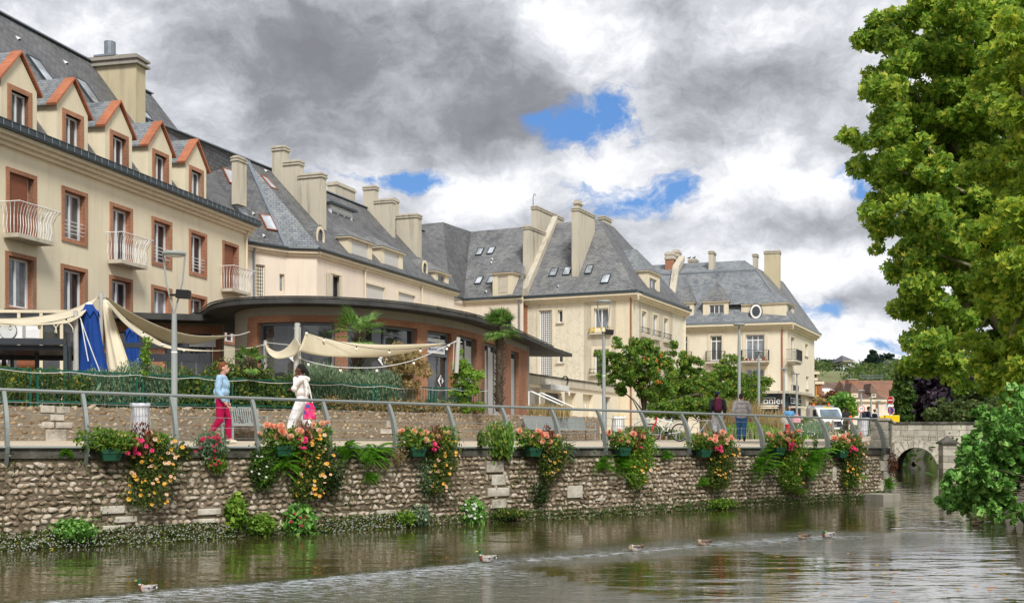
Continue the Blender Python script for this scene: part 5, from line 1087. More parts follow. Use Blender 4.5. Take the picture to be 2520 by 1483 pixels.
# wall line: inset from the slab edge
def inset(pts, d):
 out = []
 for i in range(len(pts)):
  a = pts[max(0, i - 1)]; b = pts[min(len(pts) - 1, i + 1)]; t = (b - a); n_ = Vector((-t.y, t.x, 0)).normalized(); out.append(pts[i] + n_ * (d(i / (len(pts) - 1)) if callable(d) else d))
 return out
i0 = min(range(len(ec)), key=lambda i: abs(vp(ec[i])[0] - 508) + (0 if i > 8 else 1000)); wl = inset(ec[i0:], lambda t: .98 - .3 * t)
lens = [0]
for a, b in zip(wl, wl[1:]): lens.append(lens[-1] + math.hypot(b.x - a.x, b.y - a.y))
def wat_(s):
 s = max(0, min(lens[-1] - 1e-4, s)); i = max(j for j in range(len(lens)) if lens[j] <= s); i = min(i, len(wl) - 2); t = (s - lens[i]) / (lens[i + 1] - lens[i]); p = wl[i].lerp(wl[i + 1], t); d = wl[i + 1] - wl[i]; return p, Vector((d.x, d.y, 0)).normalized()
def s_of_u(u):
 best = min(range(len(wl)), key=lambda i: abs(vp(wl[i])[0] - u)); lo, hi = 0, lens[-1]
 ss = np.linspace(0, lens[-1], 900); return float(min(ss, key=lambda s: abs(vp(wat_(s)[0])[0] - u)))
def cstrip(m, s0, s1, z0_, z1_, out0, out1, mi=0, n=None):
 """slab following the curved wall between two positions; out is outward offset"""
 n = n or max(1, int((s1 - s0) / .5)); pr = None
 for i in range(n + 1):
  p, t = wat_(s0 + (s1 - s0) * i / n); nn = Vector((t.y, -t.x, 0)); a = p + nn * out0; b = p + nn * out1; cur = [Vector((a.x, a.y, z0_)), Vector((b.x, b.y, z0_)), Vector((b.x, b.y, z1_)), Vector((a.x, a.y, z1_))]
  if pr:
   for q0, q1 in ((1, 2), (2, 3), (0, 1), (3, 0)): m.poly([pr[q0], cur[q0], cur[q1], pr[q1]], mi)
  if i in (0, n): m.poly(cur, mi)
  pr = cur
zF = cpt(700, 0).z
def zof(u, v): s = s_of_u(u); p, _ = wat_(s); return EZ + (HY - v) / F * p.y
zbt, zbb = zof(*zb(500, 298)), zof(*zb(500, 347)); zwb = ZW - .05
m = MB(); sT = lens[-1]; sE = s_of_u(z4(772, 0)[0]); cstrip(m, 0, sE, zbt + .003, ZC - TH - .003, -.25, 0); m.build('frieze', MAT['frieze'], HP)
sB0 = s_of_u(zb(178, 0)[0]); m = MB(); cstrip(m, 0, sB0, zwb - .8, zbt, -.25, 0); m.build('wall', MAT['frieze'], HP)
m = MB(); cstrip(m, sB0, sE - .3, zbb, zbt, -.2, .045); m.build('brick_band', MAT['brick'], HP)
pil = [(zb, 175, 246), (zb, 812, 905), (zb, 1422, 1494), (zb, 1672, 1722), (zb, 1862, 1920), (z4, 383, 434), (z4, 576, 632), (z4, 690, 757)]
ps = [(s_of_u(Z(a, 0)[0]), s_of_u(Z(b, 0)[0])) for Z, a, b in pil]
for a, b in ps: m = MB(); cstrip(m, a, b, 1.6, zbb - .003, -.3, .04, n=2); m.build('brick_pillar', MAT['brick'], HP)
m = MB(); cstrip(m, sE - .45, sE, 1.5, ZC - TH, -.3, .02); m.build('end_pier', MAT['concrete'], HP)
for (a, b), (c, d) in zip(ps, ps[1:]):
 if c - b < .4: continue
 door = abs(vp(wat_((b + c) / 2)[0])[0] - zb(1580, 0)[0]) < 25; zlo = zwb - .9 if door else max(zwb + (-.4), zwb - .4)
 m = MB(); cstrip(m, b, c, zlo, zbb - .004, -.22, -.2); g = m.build('window', MAT['shop_glass'], HP)
 m = MB(); nmu = max(1, round((c - b) / 1.35)); cstrip(m, b, c, zbb - .09, zbb - .004, -.2, -.12); cstrip(m, b, c, zlo, zlo + .12, -.2, -.10)
 for i in range(nmu + 1): q_ = b + (c - b - .07) * i / nmu; cstrip(m, q_, q_ + .07, zlo + .12, zbb - .092, -.2, -.12, n=1)
 if door: zdo = zof(*zb(1570, 600)); cstrip(m, b + .07, c - .07, zdo, zdo + .12, -.198, -.10)
 m.build('frame', MAT['grey_frame'], g)
 if d > ps[5][0] - .1: m = MB(); cstrip(m, b + .08, c - .08, zlo + .15, zbb - .3, -.19, -.17); m.build('blind', MAT['roller_white'], g)
m = MB()
for i in range(4, 8): a = ps[i - 1][1] if i > 4 else ps[3][1]; b = ps[i][0]; cstrip(m, a, b, 1.5, zwb - .4, -.25, -.02) if b - a > .3 else None
m.build('plinth', MAT['concrete'], HP)
# pale interior ceiling strip visible through the big panes
# sign over the door
sS0, sS1 = s_of_u(zb(1497, 0)[0]) , s_of_u(zb(1642, 0)[0]); zt_, zb_ = zof(*zb(1497, 462)), zof(*zb(1497, 572))
m = MB(); cstrip(m, sS0, sS1, zb_, zt_, -.1, -.06, n=2); sg = m.build('sign_board', MAT['satin_white'], HP); pm, tm_ = wat_((sS0 + sS1) / 2); nn = Vector((tm_.y, -tm_.x, 0)); an = math.atan2(tm_.y, tm_.x); W_ = sS1 - sS0
k = MN('sign_blue'); MAT['sign_blue'] = k.set((.06, .13, .38), .5)
txt('COMPTOIR DES LOISIRS', pm + nn * -.045 + Vector((0, 0, zb_ + (zt_ - zb_) * .66 - pm.z)), W_ * .105, MAT['sign_blue'], (R(90), 0, an), sg, sx=.95); txt("Office de Tourisme à l'Est", pm + nn * -.045 + Vector((0, 0, zb_ + (zt_ - zb_) * .28 - pm.z)), W_ * .075, MAT['sign_blue'], (R(90), 0, an), sg)
# white diamond stickers with a swirl on the glass
for (x, y, r_) in ((508, 610, 48), (1195, 628, 50), (1628, 782, 46)):
 s_ = s_of_u(zb(x, 0)[0]); p, t = wat_(s_); nn = Vector((t.y, -t.x, 0)); c = p - nn * .17; c.z = EZ + (HY - zb(x, y)[1]) / F * c.y; hw = r_ * .33185 / F * c.y
 m = MB(); up = Vector((0, 0, 1)); ht = hw * .95
 m.poly([c - t * hw, c - up * ht, c + t * hw, c + up * ht])
 m2 = MB(); f_ = nn * .012; m2.tube([c + f_ - up * ht * .8 + t * hw * .1, c + f_ - up * ht * .1 - t * hw * .22, c + f_ + up * ht * .35 - t * hw * .1], [hw * .03, hw * .1, hw * .03], 6); m2.tube([c + f_ - up * ht * .7 + t * hw * .2, c + f_ + t * hw * .12, c + f_ + up * ht * .5 + t * hw * .28], [hw * .03, hw * .12, hw * .03], 6); m2.ball(c + f_ + up * ht * .6, hw * .12)
 st_ = m.build('logo_sticker', MAT['satin_white'], HP); m2.build('swirl', MAT['black_paint'], st_)
# flat gallery roof running left from the pavilion
GZ = 6.1; gd_ = (GZ - 2) * F / (HY - 768); FGL = F2(at(-60, HY, gd_ - 1.5), at(520, HY, gd_ + .8)); LGL = (at(520, HY, gd_ + .8) - at(-60, HY, gd_ - 1.5)).length
HGa = house('shop_gallery', FGL, 'flat dark gallery roof with brick framed openings under the apartment block', 'building')
m = MB(); m.box(FGL, -3, LGL, 0, 9, GZ - .22, GZ); m.build('roof_slab', MAT['canopy_black'], HGa)
go = [FGL.hit(u, HY, 1.2)[0] for u in (z2(840, 0)[0], z2(1110, 0)[0], z2(1160, 0)[0], z2(1650, 0)[0])]; zt_ = FGL.hit(*z2(1300, 1165), 1.2)[1]
hol = [(go[0] - 9, go[0] - 5, 2, zt_), (go[0] - 4.5, go[0] - .5, 2, zt_), (go[0] + .1, go[1] - .1, 2, zt_), (go[2] + .3, go[3] - .35, 2, zt_)]
m = MB(); wall(m, FGL, -3, LGL + .5, 1.5, GZ - .225, hol, .2, o=1.2); m.build('wall', MAT['frieze'], HGa)
for i, h_ in enumerate(hol): wn = window(HGa, FGL, *[h_[0] + .01, h_[1] - .01, h_[2], h_[3] - .01], 1.38, cols=3, frame='grey_frame', pane='shop_glass'); m = MB(); ring(m, FGL, h_[0] - .3, h_[1] + .3, 1.6, h_[3] + .26, .3, 1.15, 1.197, bottom=False); m.build('surround', MAT['brick'], wn)
a, zt2 = FGL.hit(*z2(1290, 1190), 1.0); b, zb2 = FGL.hit(*z2(1600, 1275), 1.0); m = MB(); m.box(FGL, a, b, 1.0, 1.04, zb2, zt2); sg = m.build('shop_sign', MAT['satin_white'], HGa); txt('evreux', FGL.P(b - .9, .99, (zb2 + zt2) / 2 - .25), .42, MAT['black_paint'], (R(90), 0, FGL.ang()), sg)
# ================================================================ PLANT KIT
NR = np.random.default_rng(42)
def leafm(name, stops, trans=.52, rough=.55): return m_island(name, stops, rough, .25, trans)
leafm('plane_leaf', [(0, (0.109, 0.219, 0.040)), (.3, (0.205, 0.362, 0.047)), (.6, (0.341, 0.518, 0.066)), (.85, (0.546, 0.686, 0.106)), (1, (0.782, 0.751, 0.119))])
leafm('plane_leaf_yellow', [(0, (0.120, 0.238, 0.030)), (.3, (0.240, 0.389, 0.040)), (.6, (0.400, 0.540, 0.060)), (.88, (0.600, 0.691, 0.080)), (1, (0.700, 0.648, 0.070))])
leafm('alder_leaf', [(0, (0.066, 0.177, 0.029)), (.4, (0.132, 0.329, 0.057)), (.75, (0.238, 0.481, 0.103)), (1, (0.423, 0.658, 0.184))], .3, .4)
leafm('purple_leaf', [(0, (.016, .013, .021)), (.5, (.039, .029, .046)), (1, (.091, .058, .078))], .15)
leafm('hedge_leaf', [(0, (.035, .075, .02)), (.35, (.08, .15, .03)), (.7, (.16, .24, .05)), (.95, (.28, .33, .07)), (1, (.60, .48, .05))])
leafm('rosemary_leaf', [(0, (.085, .145, .085)), (.5, (.204, .306, .170)), (1, (.408, .527, .323))])
leafm('cherry_leaf', [(0, (0.068, 0.150, 0.026)), (.4, (0.135, 0.270, 0.043)), (.8, (0.255, 0.420, 0.065)), (.97, (0.450, 0.510, 0.072)), (1, (0.630, 0.225, 0.058))])
leafm('dark_leaf', [(0, (.018, .042, .012)), (.5, (.045, .090, .021)), (1, (.105, .165, .045))])
leafm('fern_leaf', [(0, (.060, .195, .015)), (.5, (.135, .375, .027)), (1, (.300, .600, .045))], .4)
leafm('fresh_leaf', [(0, (.078, .169, .019)), (.5, (.182, .338, .039)), (1, (.364, .546, .078))], .4)
leafm('ivy_leaf', [(0, (.032, .080, .019)), (.5, (.080, .160, .032)), (1, (.192, .272, .056))])
leafm('dry_leaf', [(0, (.22, .15, .06)), (.5, (.42, .32, .14)), (1, (.60, .48, .24))])
leafm('red_leaf', [(0, (.10, .03, .02)), (.5, (.24, .08, .05)), (1, (.36, .18, .09))])
leafm('far_leaf', [(0, (.058, .111, .033)), (.4, (.104, .169, .052)), (.8, (.182, .234, .072)), (1, (.286, .299, .104))])
leafm('far_conifer', [(0, (.02, .05, .035)), (1, (.06, .10, .06))])
leafm('petal_salmon', [(0, (.80, .26, .18)), (.5, (.90, .42, .30)), (1, (.92, .60, .38))], .3); leafm('petal_pink', [(0, (.75, .02, .14)), (1, (.88, .10, .26))], .3); leafm('petal_yellow', [(0, (.85, .27, .05)), (.5, (.86, .40, .06)), (1, (.88, .60, .10))], .3)
leafm('petal_peach', [(0, (.82, .42, .28)), (1, (.88, .62, .42))], .3); leafm('petal_white', [(0, (.8, .8, .78)), (1, (.85, .85, .8))], .2); leafm('petal_red', [(0, (.5, .03, .08)), (1, (.68, .06, .14))], .3)
m_plain('flower_heart', (.75, .42, .03), .7)
def rvec(n): v = NR.normal(size=(n, 3)); return v / np.linalg.norm(v, axis=1)[:, None]
def leaf_quads(P, size, up=.25, long=1.5, droop=0., dirs=None, var=.35, fold=.12):
 """one folded pointed leaf at every point; returns verts and quad indices"""
 n = len(P); d = rvec(n) if dirs is None else dirs; d = d + np.array([0, 0, -droop]); d /= np.linalg.norm(d, axis=1)[:, None]
 nn = rvec(n) + np.array([0, 0, up * 2]); w = np.cross(d, nn); w /= np.maximum(np.linalg.norm(w, axis=1)[:, None], 1e-6); nrm = np.cross(w, d)
 s = (size * (1 + NR.uniform(-var, var, n)))[:, None]
 a = P - d * s * long * .5; b = P + w * s * .5 + nrm * s * fold; c = P + d * s * long * .5; e = P - w * s * .5 + nrm * s * fold
 return np.stack([a, b, c, e], 1).reshape(-1, 3), np.arange(n * 4).reshape(-1, 4)
def star_leaves(P, size, up=.4, var=.35):
 """five-lobed leaf (plane, ivy): a quad body and two side lobes in one island"""
 n = len(P); d = rvec(n); nn = rvec(n) + np.array([0, 0, up * 2]); w = np.cross(d, nn); w /= np.maximum(np.linalg.norm(w, axis=1)[:, None], 1e-6)
 s = (size * (1 + NR.uniform(-var, var, n)))[:, None]; q = lambda x, y: P + w * s * x + d * s * y
 V = np.stack([q(0, -.45), q(.5, -.1), q(.2, .08), q(0, .62), q(-.2, .08), q(-.5, -.1), q(.55, .35), q(-.55, .35)], 1).reshape(-1, 3)
 b = np.arange(n)[:, None] * 8; F_ = np.concatenate([b + np.array([[0, 1, 2, 4]]), b + np.array([[0, 4, 5, 5]]), b + np.array([[2, 3, 4, 4]]), b + np.array([[1, 6, 2, 2]]), b + np.array([[4, 7, 5, 5]])], 0)
 return V, F_
def tri_fix(name, V, Fq, mat, parent):
 """faces given as quads whose last index may repeat (triangles)"""
 Fq = np.asarray(Fq); T1 = Fq[:, [0, 1, 2]]; T2 = Fq[Fq[:, 2] != Fq[:, 3]][:, [0, 2, 3]]; return mesh_np(name, V, np.concatenate([T1, T2]), mat, parent)
def blobpts(blobs, n, shell=.45, fz=.24):
 """points in a set of ellipsoids (cx,cy,cz,rx,ry,rz), denser towards each surface"""
 B = np.array(blobs, float); vol = (B[:, 3] * B[:, 4] * B[:, 5]) ** .75; k_ = NR.choice(len(B), n, p=vol / vol.sum()); r = NR.uniform(shell ** 3, 1, n) ** (1 / 3)
 return B[k_, :3] + rvec(n) * (r * (1 + np.abs(NR.normal(0, fz, n))))[:, None] * B[k_, 3:]
def clumps(core, n, r, squash=.75):
 """sub-clumps scattered on and in the core ellipsoids"""
 C_ = blobpts(core, n, .55); return [(c[0], c[1], c[2], q, q, q * squash) for c, q in zip(C_, NR.uniform(.6, 1.3, n) * r)]
def limbs(m, base, top, r0, tips, rng, mid=.45, mi=0, n=7):
 """trunk and limbs reaching to given tips"""
 base = Vector(base); top = Vector(top); pts = [base]; k_ = 5
 for i in range(1, k_ + 1): t = i / k_; pts.append(base.lerp(top, t) + Vector((rng.uniform(-1, 1), rng.uniform(-1, 1), 0)) * r0 * .5)
 m.tube(pts, [r0 * (1.25 if i == 0 else 1 - .55 * i / k_) for i in range(k_ + 1)], n, mi)
 for tp in tips:
  tp = Vector(tp); s = pts[rng.randrange(2, k_ + 1)]; md = s.lerp(tp, .5) + Vector((rng.uniform(-.3, .3), rng.uniform(-.3, .3), rng.uniform(.0, .5))) * (tp - s).length * .25
  m.tube([s, s.lerp(md, .6), md, md.lerp(tp, .6), tp], [r0 * .42, r0 * .34, r0 * .24, r0 * .15, r0 * .05], 5, mi)
def tree(name, base, label, cat, core, nclump, rclump, nleaf, lsize, mat, trunk_r, trunk_top, bark='bark', star=False, group=None, squash=.75, seed=1, long=1.5, droop=0., shell=.45, ntips=14):
 base = Vector(base); t = empty(name, base, 0, label, cat, group); rng = random.Random(seed); global NR; NR = np.random.default_rng(seed)
 cl = clumps(core, nclump, rclump, squash); m = MB(); limbs(m, base - Vector((0, 0, .2)), trunk_top, trunk_r, [c[:3] for c in rng.sample(cl, min(ntips, len(cl)))], rng); m.build('trunk', MAT[bark], t, smooth=True, uv=False)
 P = blobpts(cl, nleaf, shell, .10)
 if star: V, Fq = star_leaves(P, lsize); tri_fix('crown', V, Fq, MAT[mat], t)
 else: V, Fq = leaf_quads(P, lsize, long=long, droop=droop); mesh_np('crown', V, Fq, MAT[mat], t)
 return t
def PX(u, v, d, ru, rv, rd=None):
 """ellipsoid given by a pixel centre, a distance and pixel radii"""
 p = at(u, v, d); return (p.x, p.y, p.z, ru * d / F, (rd or ru * d / F), rv * d / F)
# ---------------------------------------------------------------- the big plane trees on the right
tree('plane_tree', (14.9, 31, .9), 'tall plane tree with green leaves overhanging the bridge', 'tree',
     [PX(2280, 60, 30.0, 130, 90, 1.80), PX(2200, 130, 30.0, 60, 90, 1.20), PX(2330, 200, 30.6, 150, 110, 2.04), PX(2180, 290, 29.4, 85, 80, 1.32), PX(2108, 320, 29.4, 28, 30, 0.48), PX(2290, 380, 30.6, 150, 100, 2.04), PX(2190, 420, 30.0, 60, 45, 0.96), PX(2245, 560, 29.4, 82, 70, 1.44), PX(2172, 540, 29.4, 35, 30, 0.60), PX(2380, 520, 31.2, 130, 130, 2.16), PX(2260, 660, 30.0, 70, 70, 1.20),
      PX(2350, 720, 30.6, 110, 90, 1.80), PX(2280, 790, 30.0, 55, 70, 1.20), PX(2290, 850, 29.4, 60, 50, 1.1), PX(2400, 870, 30.6, 130, 80, 1.92), PX(2395, 925, 29.4, 60, 42, 0.96), PX(2450, 950, 30.0, 70, 35, 1.20), PX(2400, 330, 31.2, 120, 160, 2.04), PX(2390, 90, 30.6, 110, 120, 1.80), PX(2420, 700, 31.2, 110, 140, 2.04), PX(2470, 60, 31.2, 130, 150, 2.40), PX(2350, 610, 30.6, 90, 75, 1.8), PX(2400, 520, 31, 100, 90, 2), PX(2300, 470, 30.6, 110, 75, 1.80), PX(2290, 300, 30.6, 90, 80, 1.56), PX(2500, 330, 31.8, 120, 180, 2.40), PX(2500, 660, 31.8, 100, 200, 2.16)],
     640, .35, 125000, .142, 'plane_leaf', .26, (14.5, 31, 8), 'bark_plane', True, squash=.75, seed=5, ntips=60, shell=.1)
tree('plane_tree', (11.3, 19.9, .3), 'nearer plane tree with yellowing leaves at the right edge', 'tree',
     [PX(2560, 120, 19.0, 110, 120, 1.23), PX(2500, 300, 19.0, 75, 70, 0.90), PX(2540, 420, 19.0, 100, 110, 1.23), PX(2480, 600, 19.0, 60, 60, 0.78), PX(2540, 640, 19.0, 110, 120, 1.40), PX(2500, 800, 19.0, 80, 80, 1.01), PX(2600, 900, 19.0, 130, 90, 1.34), PX(2460, 880, 19.6, 60, 40, 0.67), PX(2660, 400, 19.6, 150, 500, 1.68)],
     300, .26, 52000, .098, 'plane_leaf_yellow', .22, (10.9, 19.8, 6.5), 'bark_plane', True, squash=.75, seed=9, ntips=40, shell=.1)
tree('copper_beech', (30.4, 80, 1.6), 'dark purple-leaved tree behind the bridge', 'tree', [PX(2298, 962, 80, 48, 62, 2.2), PX(2280, 1000, 80, 40, 40, 2)], 60, .8, 18000, .28, 'purple_leaf', .25, (30.4, 80, 4), seed=11)
tree('yew_tree', (27.2, 76, 1.6), 'dark green bushy tree left of the purple tree', 'tree', [PX(2218, 990, 76, 9, 45, .8), PX(2224, 940, 76, 10, 42, .8)], 26, .55, 7000, .22, 'ivy_leaf', .18, (27.2, 76, 4), seed=12)
tree('willow_bush', (29.0, 70, 1.6), 'olive green bushy shrub behind the bridge parapet', 'shrub', [PX(2350, 1015, 70, 42, 32, 1.4), PX(2400, 990, 70, 40, 45, 1.4)], 30, .5, 8000, .16, 'far_leaf', .1, (29.0, 70, 3), seed=13)
# ---------------------------------------------------------------- alder bush over the water
ab = (10.6, 17.2, .15); rb_ = random.Random(77); core = []
ends = [(2296, 1216), (2325, 1165), (2345, 1120), (2375, 1070), (2405, 1015), (2440, 985), (2485, 955), (2530, 945), (2580, 960), (2400, 1262), (2430, 1290), (2350, 1235), (2620, 1050), (2620, 1200), (2500, 1300)]
for i in range(125):
 eu, ev = ends[i] if i < 15 else (lambda a, b, t: (a[0] + (b[0] - a[0]) * t + rb_.uniform(-10, 40), a[1] + (b[1] - a[1]) * t + rb_.uniform(0, 60)))(*rb_.choice(list(zip(ends[:8], ends[1:9]))), rb_.random())
 d0 = 16.6 + rb_.uniform(-.9, .9); bu, bv = 2520 + rb_.uniform(-30, 40), 1270
 for t in (.4, .5, .6, .7, .8, .88, .96):
  core.append(PX(bu + (eu - bu) * t, bv + (ev - bv) * t - 26 * math.sin(math.pi * t), 16.6 + (d0 - 16.6) * t * 1.3, 27 - 14 * t * t, 23 - 12 * t * t, .17 - .07 * t))
tree('alder_bush', ab, 'leafy alder bush with round leaves hanging over the water at right', 'shrub', core, 1100, .058, 21000, .08, 'alder_leaf', .05, (10.2, 16.6, 1.2), squash=.8, seed=21, long=1.15, shell=.0, ntips=70)
# ================================================================ TERRACE BEHIND THE GARDEN WALL
# green bar fence on the wall, in panels
for i, (fr, a, b) in enumerate([(SW1, -7 + k_ * 2.62, -7 + k_ * 2.62 + 2.5) for k_ in range(9)]):
 if b > L1 - .5: continue
 x = fr.P((a + b) / 2, .2, 0); u = vp((x.x, x.y, 2))[0]
 if u > 1190: continue
 names = ('a', 'b')
 fe = empty('fence_panel', fr.P(a, .2, ZW), fr.ang(), 'green metal bar fence panel along the hedge, number of posts two', 'fence', 'green fence panels on the garden wall')
 fe['label'] = 'green metal bar fence panel on the garden wall, ' + ('leftmost one', 'second from left', 'left of the umbrella', 'below the large blue umbrella', 'behind the nearest street lamp', 'left of the denim jacket woman', 'behind the woman in the denim jacket', 'between the two women', 'right of the woman in white')[i % 9]
 z0_, z1_ = ZW + .08, ZW + .80
 for q_ in (a, b - .045): m = MB(); m.box(fr, q_, q_ + .045, .08, .125, ZW - .05, z1_); m.build('post', MAT['green_paint'], fe)
 m = MB()
 for z in (z0_, z1_ - .035): m.box(fr, a + .046, b - .046, .085, .12, z, z + .035)
 n = 19
 for j in range(1, n): q_ = a + (b - a) * j / n; m.box(fr, q_ - .006, q_ + .006, .096, .108, z0_ + .036, z1_ - .036)
 m.build('bars', MAT['green_paint'], fe)
m = MB()       # white rope swagged along the fence
p = []
for i in range(120): s_ = -6 + i * .19; p.append(SW1.P(s_, .05, ZW + .76 - .055 * abs(math.sin(s_ * 1.9))))
m.tube(p, .008, 5); rp_ = m.build('rope', MAT['rope']); tag(rp_, 'white rope swagged along the top of the green fence', 'rope')
def hedge(name, fr, a, b, o0, o1, z0_, z1_, n, size, mat, label, cat, bumps=.15, seed=1, vertical=0., long=1.8, droop=0.):
 global NR; NR = np.random.default_rng(seed); s = NR.uniform(a, b, n); o = NR.uniform(o0, o1, n); hh = z1_ + bumps * (np.sin(s * 2.1) * .5 + np.sin(s * 5.3 + 1) * .3 + NR.normal(0, .35, n)); t = NR.uniform(0, 1, n) ** .75; z = z0_ + (hh - z0_) * t
 P = np.stack([fr.O.x + fr.U.x * s + fr.I.x * o, fr.O.y + fr.U.y * s + fr.I.y * o, z], 1); d = rvec(n)
 if vertical: d = d * (1 - vertical) + np.array([0, 0, vertical * 1.6]); d /= np.linalg.norm(d, axis=1)[:, None]
 V, Fq = leaf_quads(P, size, up=.2, long=long, droop=droop, dirs=d); c = fr.P((a + b) / 2, (o0 + o1) / 2, z0_); h_ = empty(name, c, 0, label, cat); mesh_np('foliage', V, Fq, MAT[mat], h_)
 r = random.Random(seed); m = MB()
 for i in range(int((b - a) * 5)):
  q = r.uniform(a, b); w_ = r.uniform(o0, o1); m.tube([fr.P(q, w_, z0_), fr.P(q + r.uniform(-.1, .1), w_, (z0_ + z1_) / 2), fr.P(q + r.uniform(-.25, .25), w_ + r.uniform(-.1, .1), z1_)], [.012, .008, .003], 4)
 m.build('stems', MAT['bark'], h_, uv=False); return h_
sx = lambda u: SW1.hit(u, HY, .5)[0]
hedge('hedge', SW1, -7, sx(205), .07, .95, ZW - .05, 3.25, 11500, .055, 'hedge_leaf', 'yellow-green evergreen hedge behind the fence at the left end', 'hedge', .12, 31)
hedge('rosemary_bush', SW1, sx(200), sx(420), .07, 1.0, ZW - .05, 3.28, 12500, .03, 'rosemary_leaf', 'grey-green rosemary hedge in front of the blue umbrellas', 'hedge', .3, 32, .55, 3.2)
hedge('hedge', SW1, sx(400), sx(745), .07, 1.0, ZW - .05, 3.36, 17500, .05, 'hedge_leaf', 'tall yellow-flecked hedge behind the woman in the denim jacket', 'hedge', .42, 33, .15, 2.4)
hedge('rosemary_bush', SW1, sx(742), sx(965), .07, 1.3, ZW - .05, 3.62, 16000, .032, 'rosemary_leaf', 'big rounded grey-green rosemary bush behind the woman in white', 'hedge', .25, 34, .6, 3.4)
hedge('shrub_border', SW1, sx(760), sx(1175), -.02, .5, ZW - .12, 2.82, 6500, .04, 'dry_leaf', 'low dry brownish shrub border trailing over the garden wall', 'shrub', .14, 35, .0, 3, .4)
hedge('shrub_border', SW1, sx(1040), sx(1130), .2, .6, ZW - .1, 3.0, 1800, .045, 'rosemary_leaf', 'low grey-green shrub left of the bright leafy sapling', 'shrub', .14, 36)
pb = SW1.P(sx(1000), .9, ZW)
tree('bamboo_clump', pb, 'straw-coloured bamboo clump left of the pavilion door', 'bamboo', [PX(990, 925, 33.5, 48, 45, .5), PX(1010, 900, 33.5, 30, 32, .4)], 36, .22, 3200, .05, 'dry_leaf', .02, pb + Vector((0, 0, .9)), seed=41, long=3, droop=.5)
ps_ = SW1.P(sx(1140), .5, ZW - .4)
tree('sapling', ps_, 'bright green leafy sapling growing beside the pavilion door', 'tree', [PX(1140, 975, 35.5, 38, 38, .4), PX(1145, 930, 35.5, 30, 35, .35), PX(1138, 890, 35.5, 12, 28, .15)], 34, .2, 2300, .095, 'fresh_leaf', .03, ps_ + Vector((0, 0, 1.3)), seed=42, star=True)
pj = SW1.P(sx(372), .8, ZW)
tree('sapling', pj, 'thin young plant with light green leaves between lamp post and blue umbrella', 'plant', [PX(362, 900, 25.8, 10, 34, .1), PX(360, 860, 25.8, 9, 16, .1)], 14, .08, 260, .06, 'fresh_leaf', .01, pj + Vector((0, 0, 1.1)), seed=43)
# palms
def palm(base, trunk_top, r, nf, L_, label, seed, slim=False, up=1.):
 rng = random.Random(seed); base = Vector(base); top = Vector(trunk_top); t = empty('palm_tree', base, 0, label, 'palm tree'); m = MB(); n = 22
 for i in range(n):
  a = base.lerp(top, i / n); b = base.lerp(top, (i + 1.25) / n); m.tube([a, b], [r * .8, r * 1.12], 9)
  for j in range(5 if not slim else 2): an = rng.uniform(0, 6.28); d = Vector((math.cos(an), math.sin(an), .9)); m.beam(b + Vector((d.x, d.y, 0)) * r * .8, b + d * r * 1.7, .035, .012)
 m.build('trunk', MAT['bark'], t, uv=False)
 V = []; Fq = []
 for k_ in range(nf):
  an = rng.uniform(0, 6.28); el = rng.uniform(-.6, 1.4) * up; d = Vector((math.cos(an) * math.cos(el), math.sin(an) * math.cos(el), math.sin(el))); pet = L_ * rng.uniform(.4, .55); hub = top + d * pet + Vector((0, 0, -.06 if el < 0 else 0))
  V0 = len(V); side = d.cross(Vector((0, 0, 1))).normalized(); nn = side.cross(d); V += [top - side * .012, top + side * .012, hub + side * .012, hub - side * .012]; Fq.append((V0, V0 + 1, V0 + 2, V0 + 3))
  for j in range(17):
   f = -1.35 + 2.7 * j / 16; dd = (d * math.cos(f) + side * math.sin(f)).normalized(); ln = L_ * .62 * (1 - .28 * abs(f)) * rng.uniform(.85, 1.1); w_ = side * math.cos(f) - d * math.sin(f); e = hub + dd * ln + Vector((0, 0, -.10 * ln)) + nn * .02 * ln
   md = hub + dd * ln * .55 + nn * .05; V0 = len(V); V += [hub, md + w_ * .019, e, md - w_ * .019]; Fq.append((V0, V0 + 1, V0 + 2, V0 + 3))
 leafm('palm_leaf', [(0, (.06, .15, .03)), (.5, (.14, .28, .05)), (1, (.32, .46, .13))], .3) if 'palm_leaf' not in MAT else None
 mesh_np('fronds', [tuple(v) for v in V], Fq, MAT['palm_leaf'], t); return t
palm(at(1228, 1012, 38.6), at(1231, 806, 38.6), .14, 60, .80, 'windmill palm with hairy trunk and round crown in front of the pavilion end', 51)
palm(at(876, 940, 33.5), at(883, 822, 33.5), .14, 24, 1.05, 'low fan palm with wide fronds in front of the middle pavilion windows', 52, up=.9)
palm(at(615, 935, 28.5), at(615, 893, 28.5), .09, 18, .55, 'small dark fan palm among the hedge left of the sail', 53, up=.8)
# masts, sails and cords
def mast(u, v0, v1, d, r, label, lean=0.):
 b = at(u, v1, d); t = at(u + lean, v0, d); e = empty('sail_mast', (b.x, b.y, b.z), 0, label, 'mast', 'masts holding the shade sails'); m = MB(); m.tube([b, t], r, 12); m.build('pole', MAT['pole'], e)
 m = MB(); m.tube([t - Vector((.1, 0, .12)), t + Vector((.1, 0, -.12))], .014, 6); m.lathe(t, [(r * .9, 0), (r * .9, .02), (0, .03)], 12); m.build('cleat', MAT['steel'], e); return t
DM = 26.5
tA = mast(188, 767, 915, 25.8, .055, 'square leaning mast left of the big blue umbrella', -2); tB = mast(249, 721, 912, 27.0, .05, 'tallest mast between the blue umbrella and the cream drape')
tC = mast(653, 839, 918, 29.5, .05, 'short mast at the low corner of the middle sail'); tD = mast(729, 796, 925, 28.8, .075, 'thick mast in front of the pavilion windows, holding the middle sail', 3); tE = mast(1123, 831, 917, 31.5, .06, 'mast right of the pavilion door leaning slightly', 5)
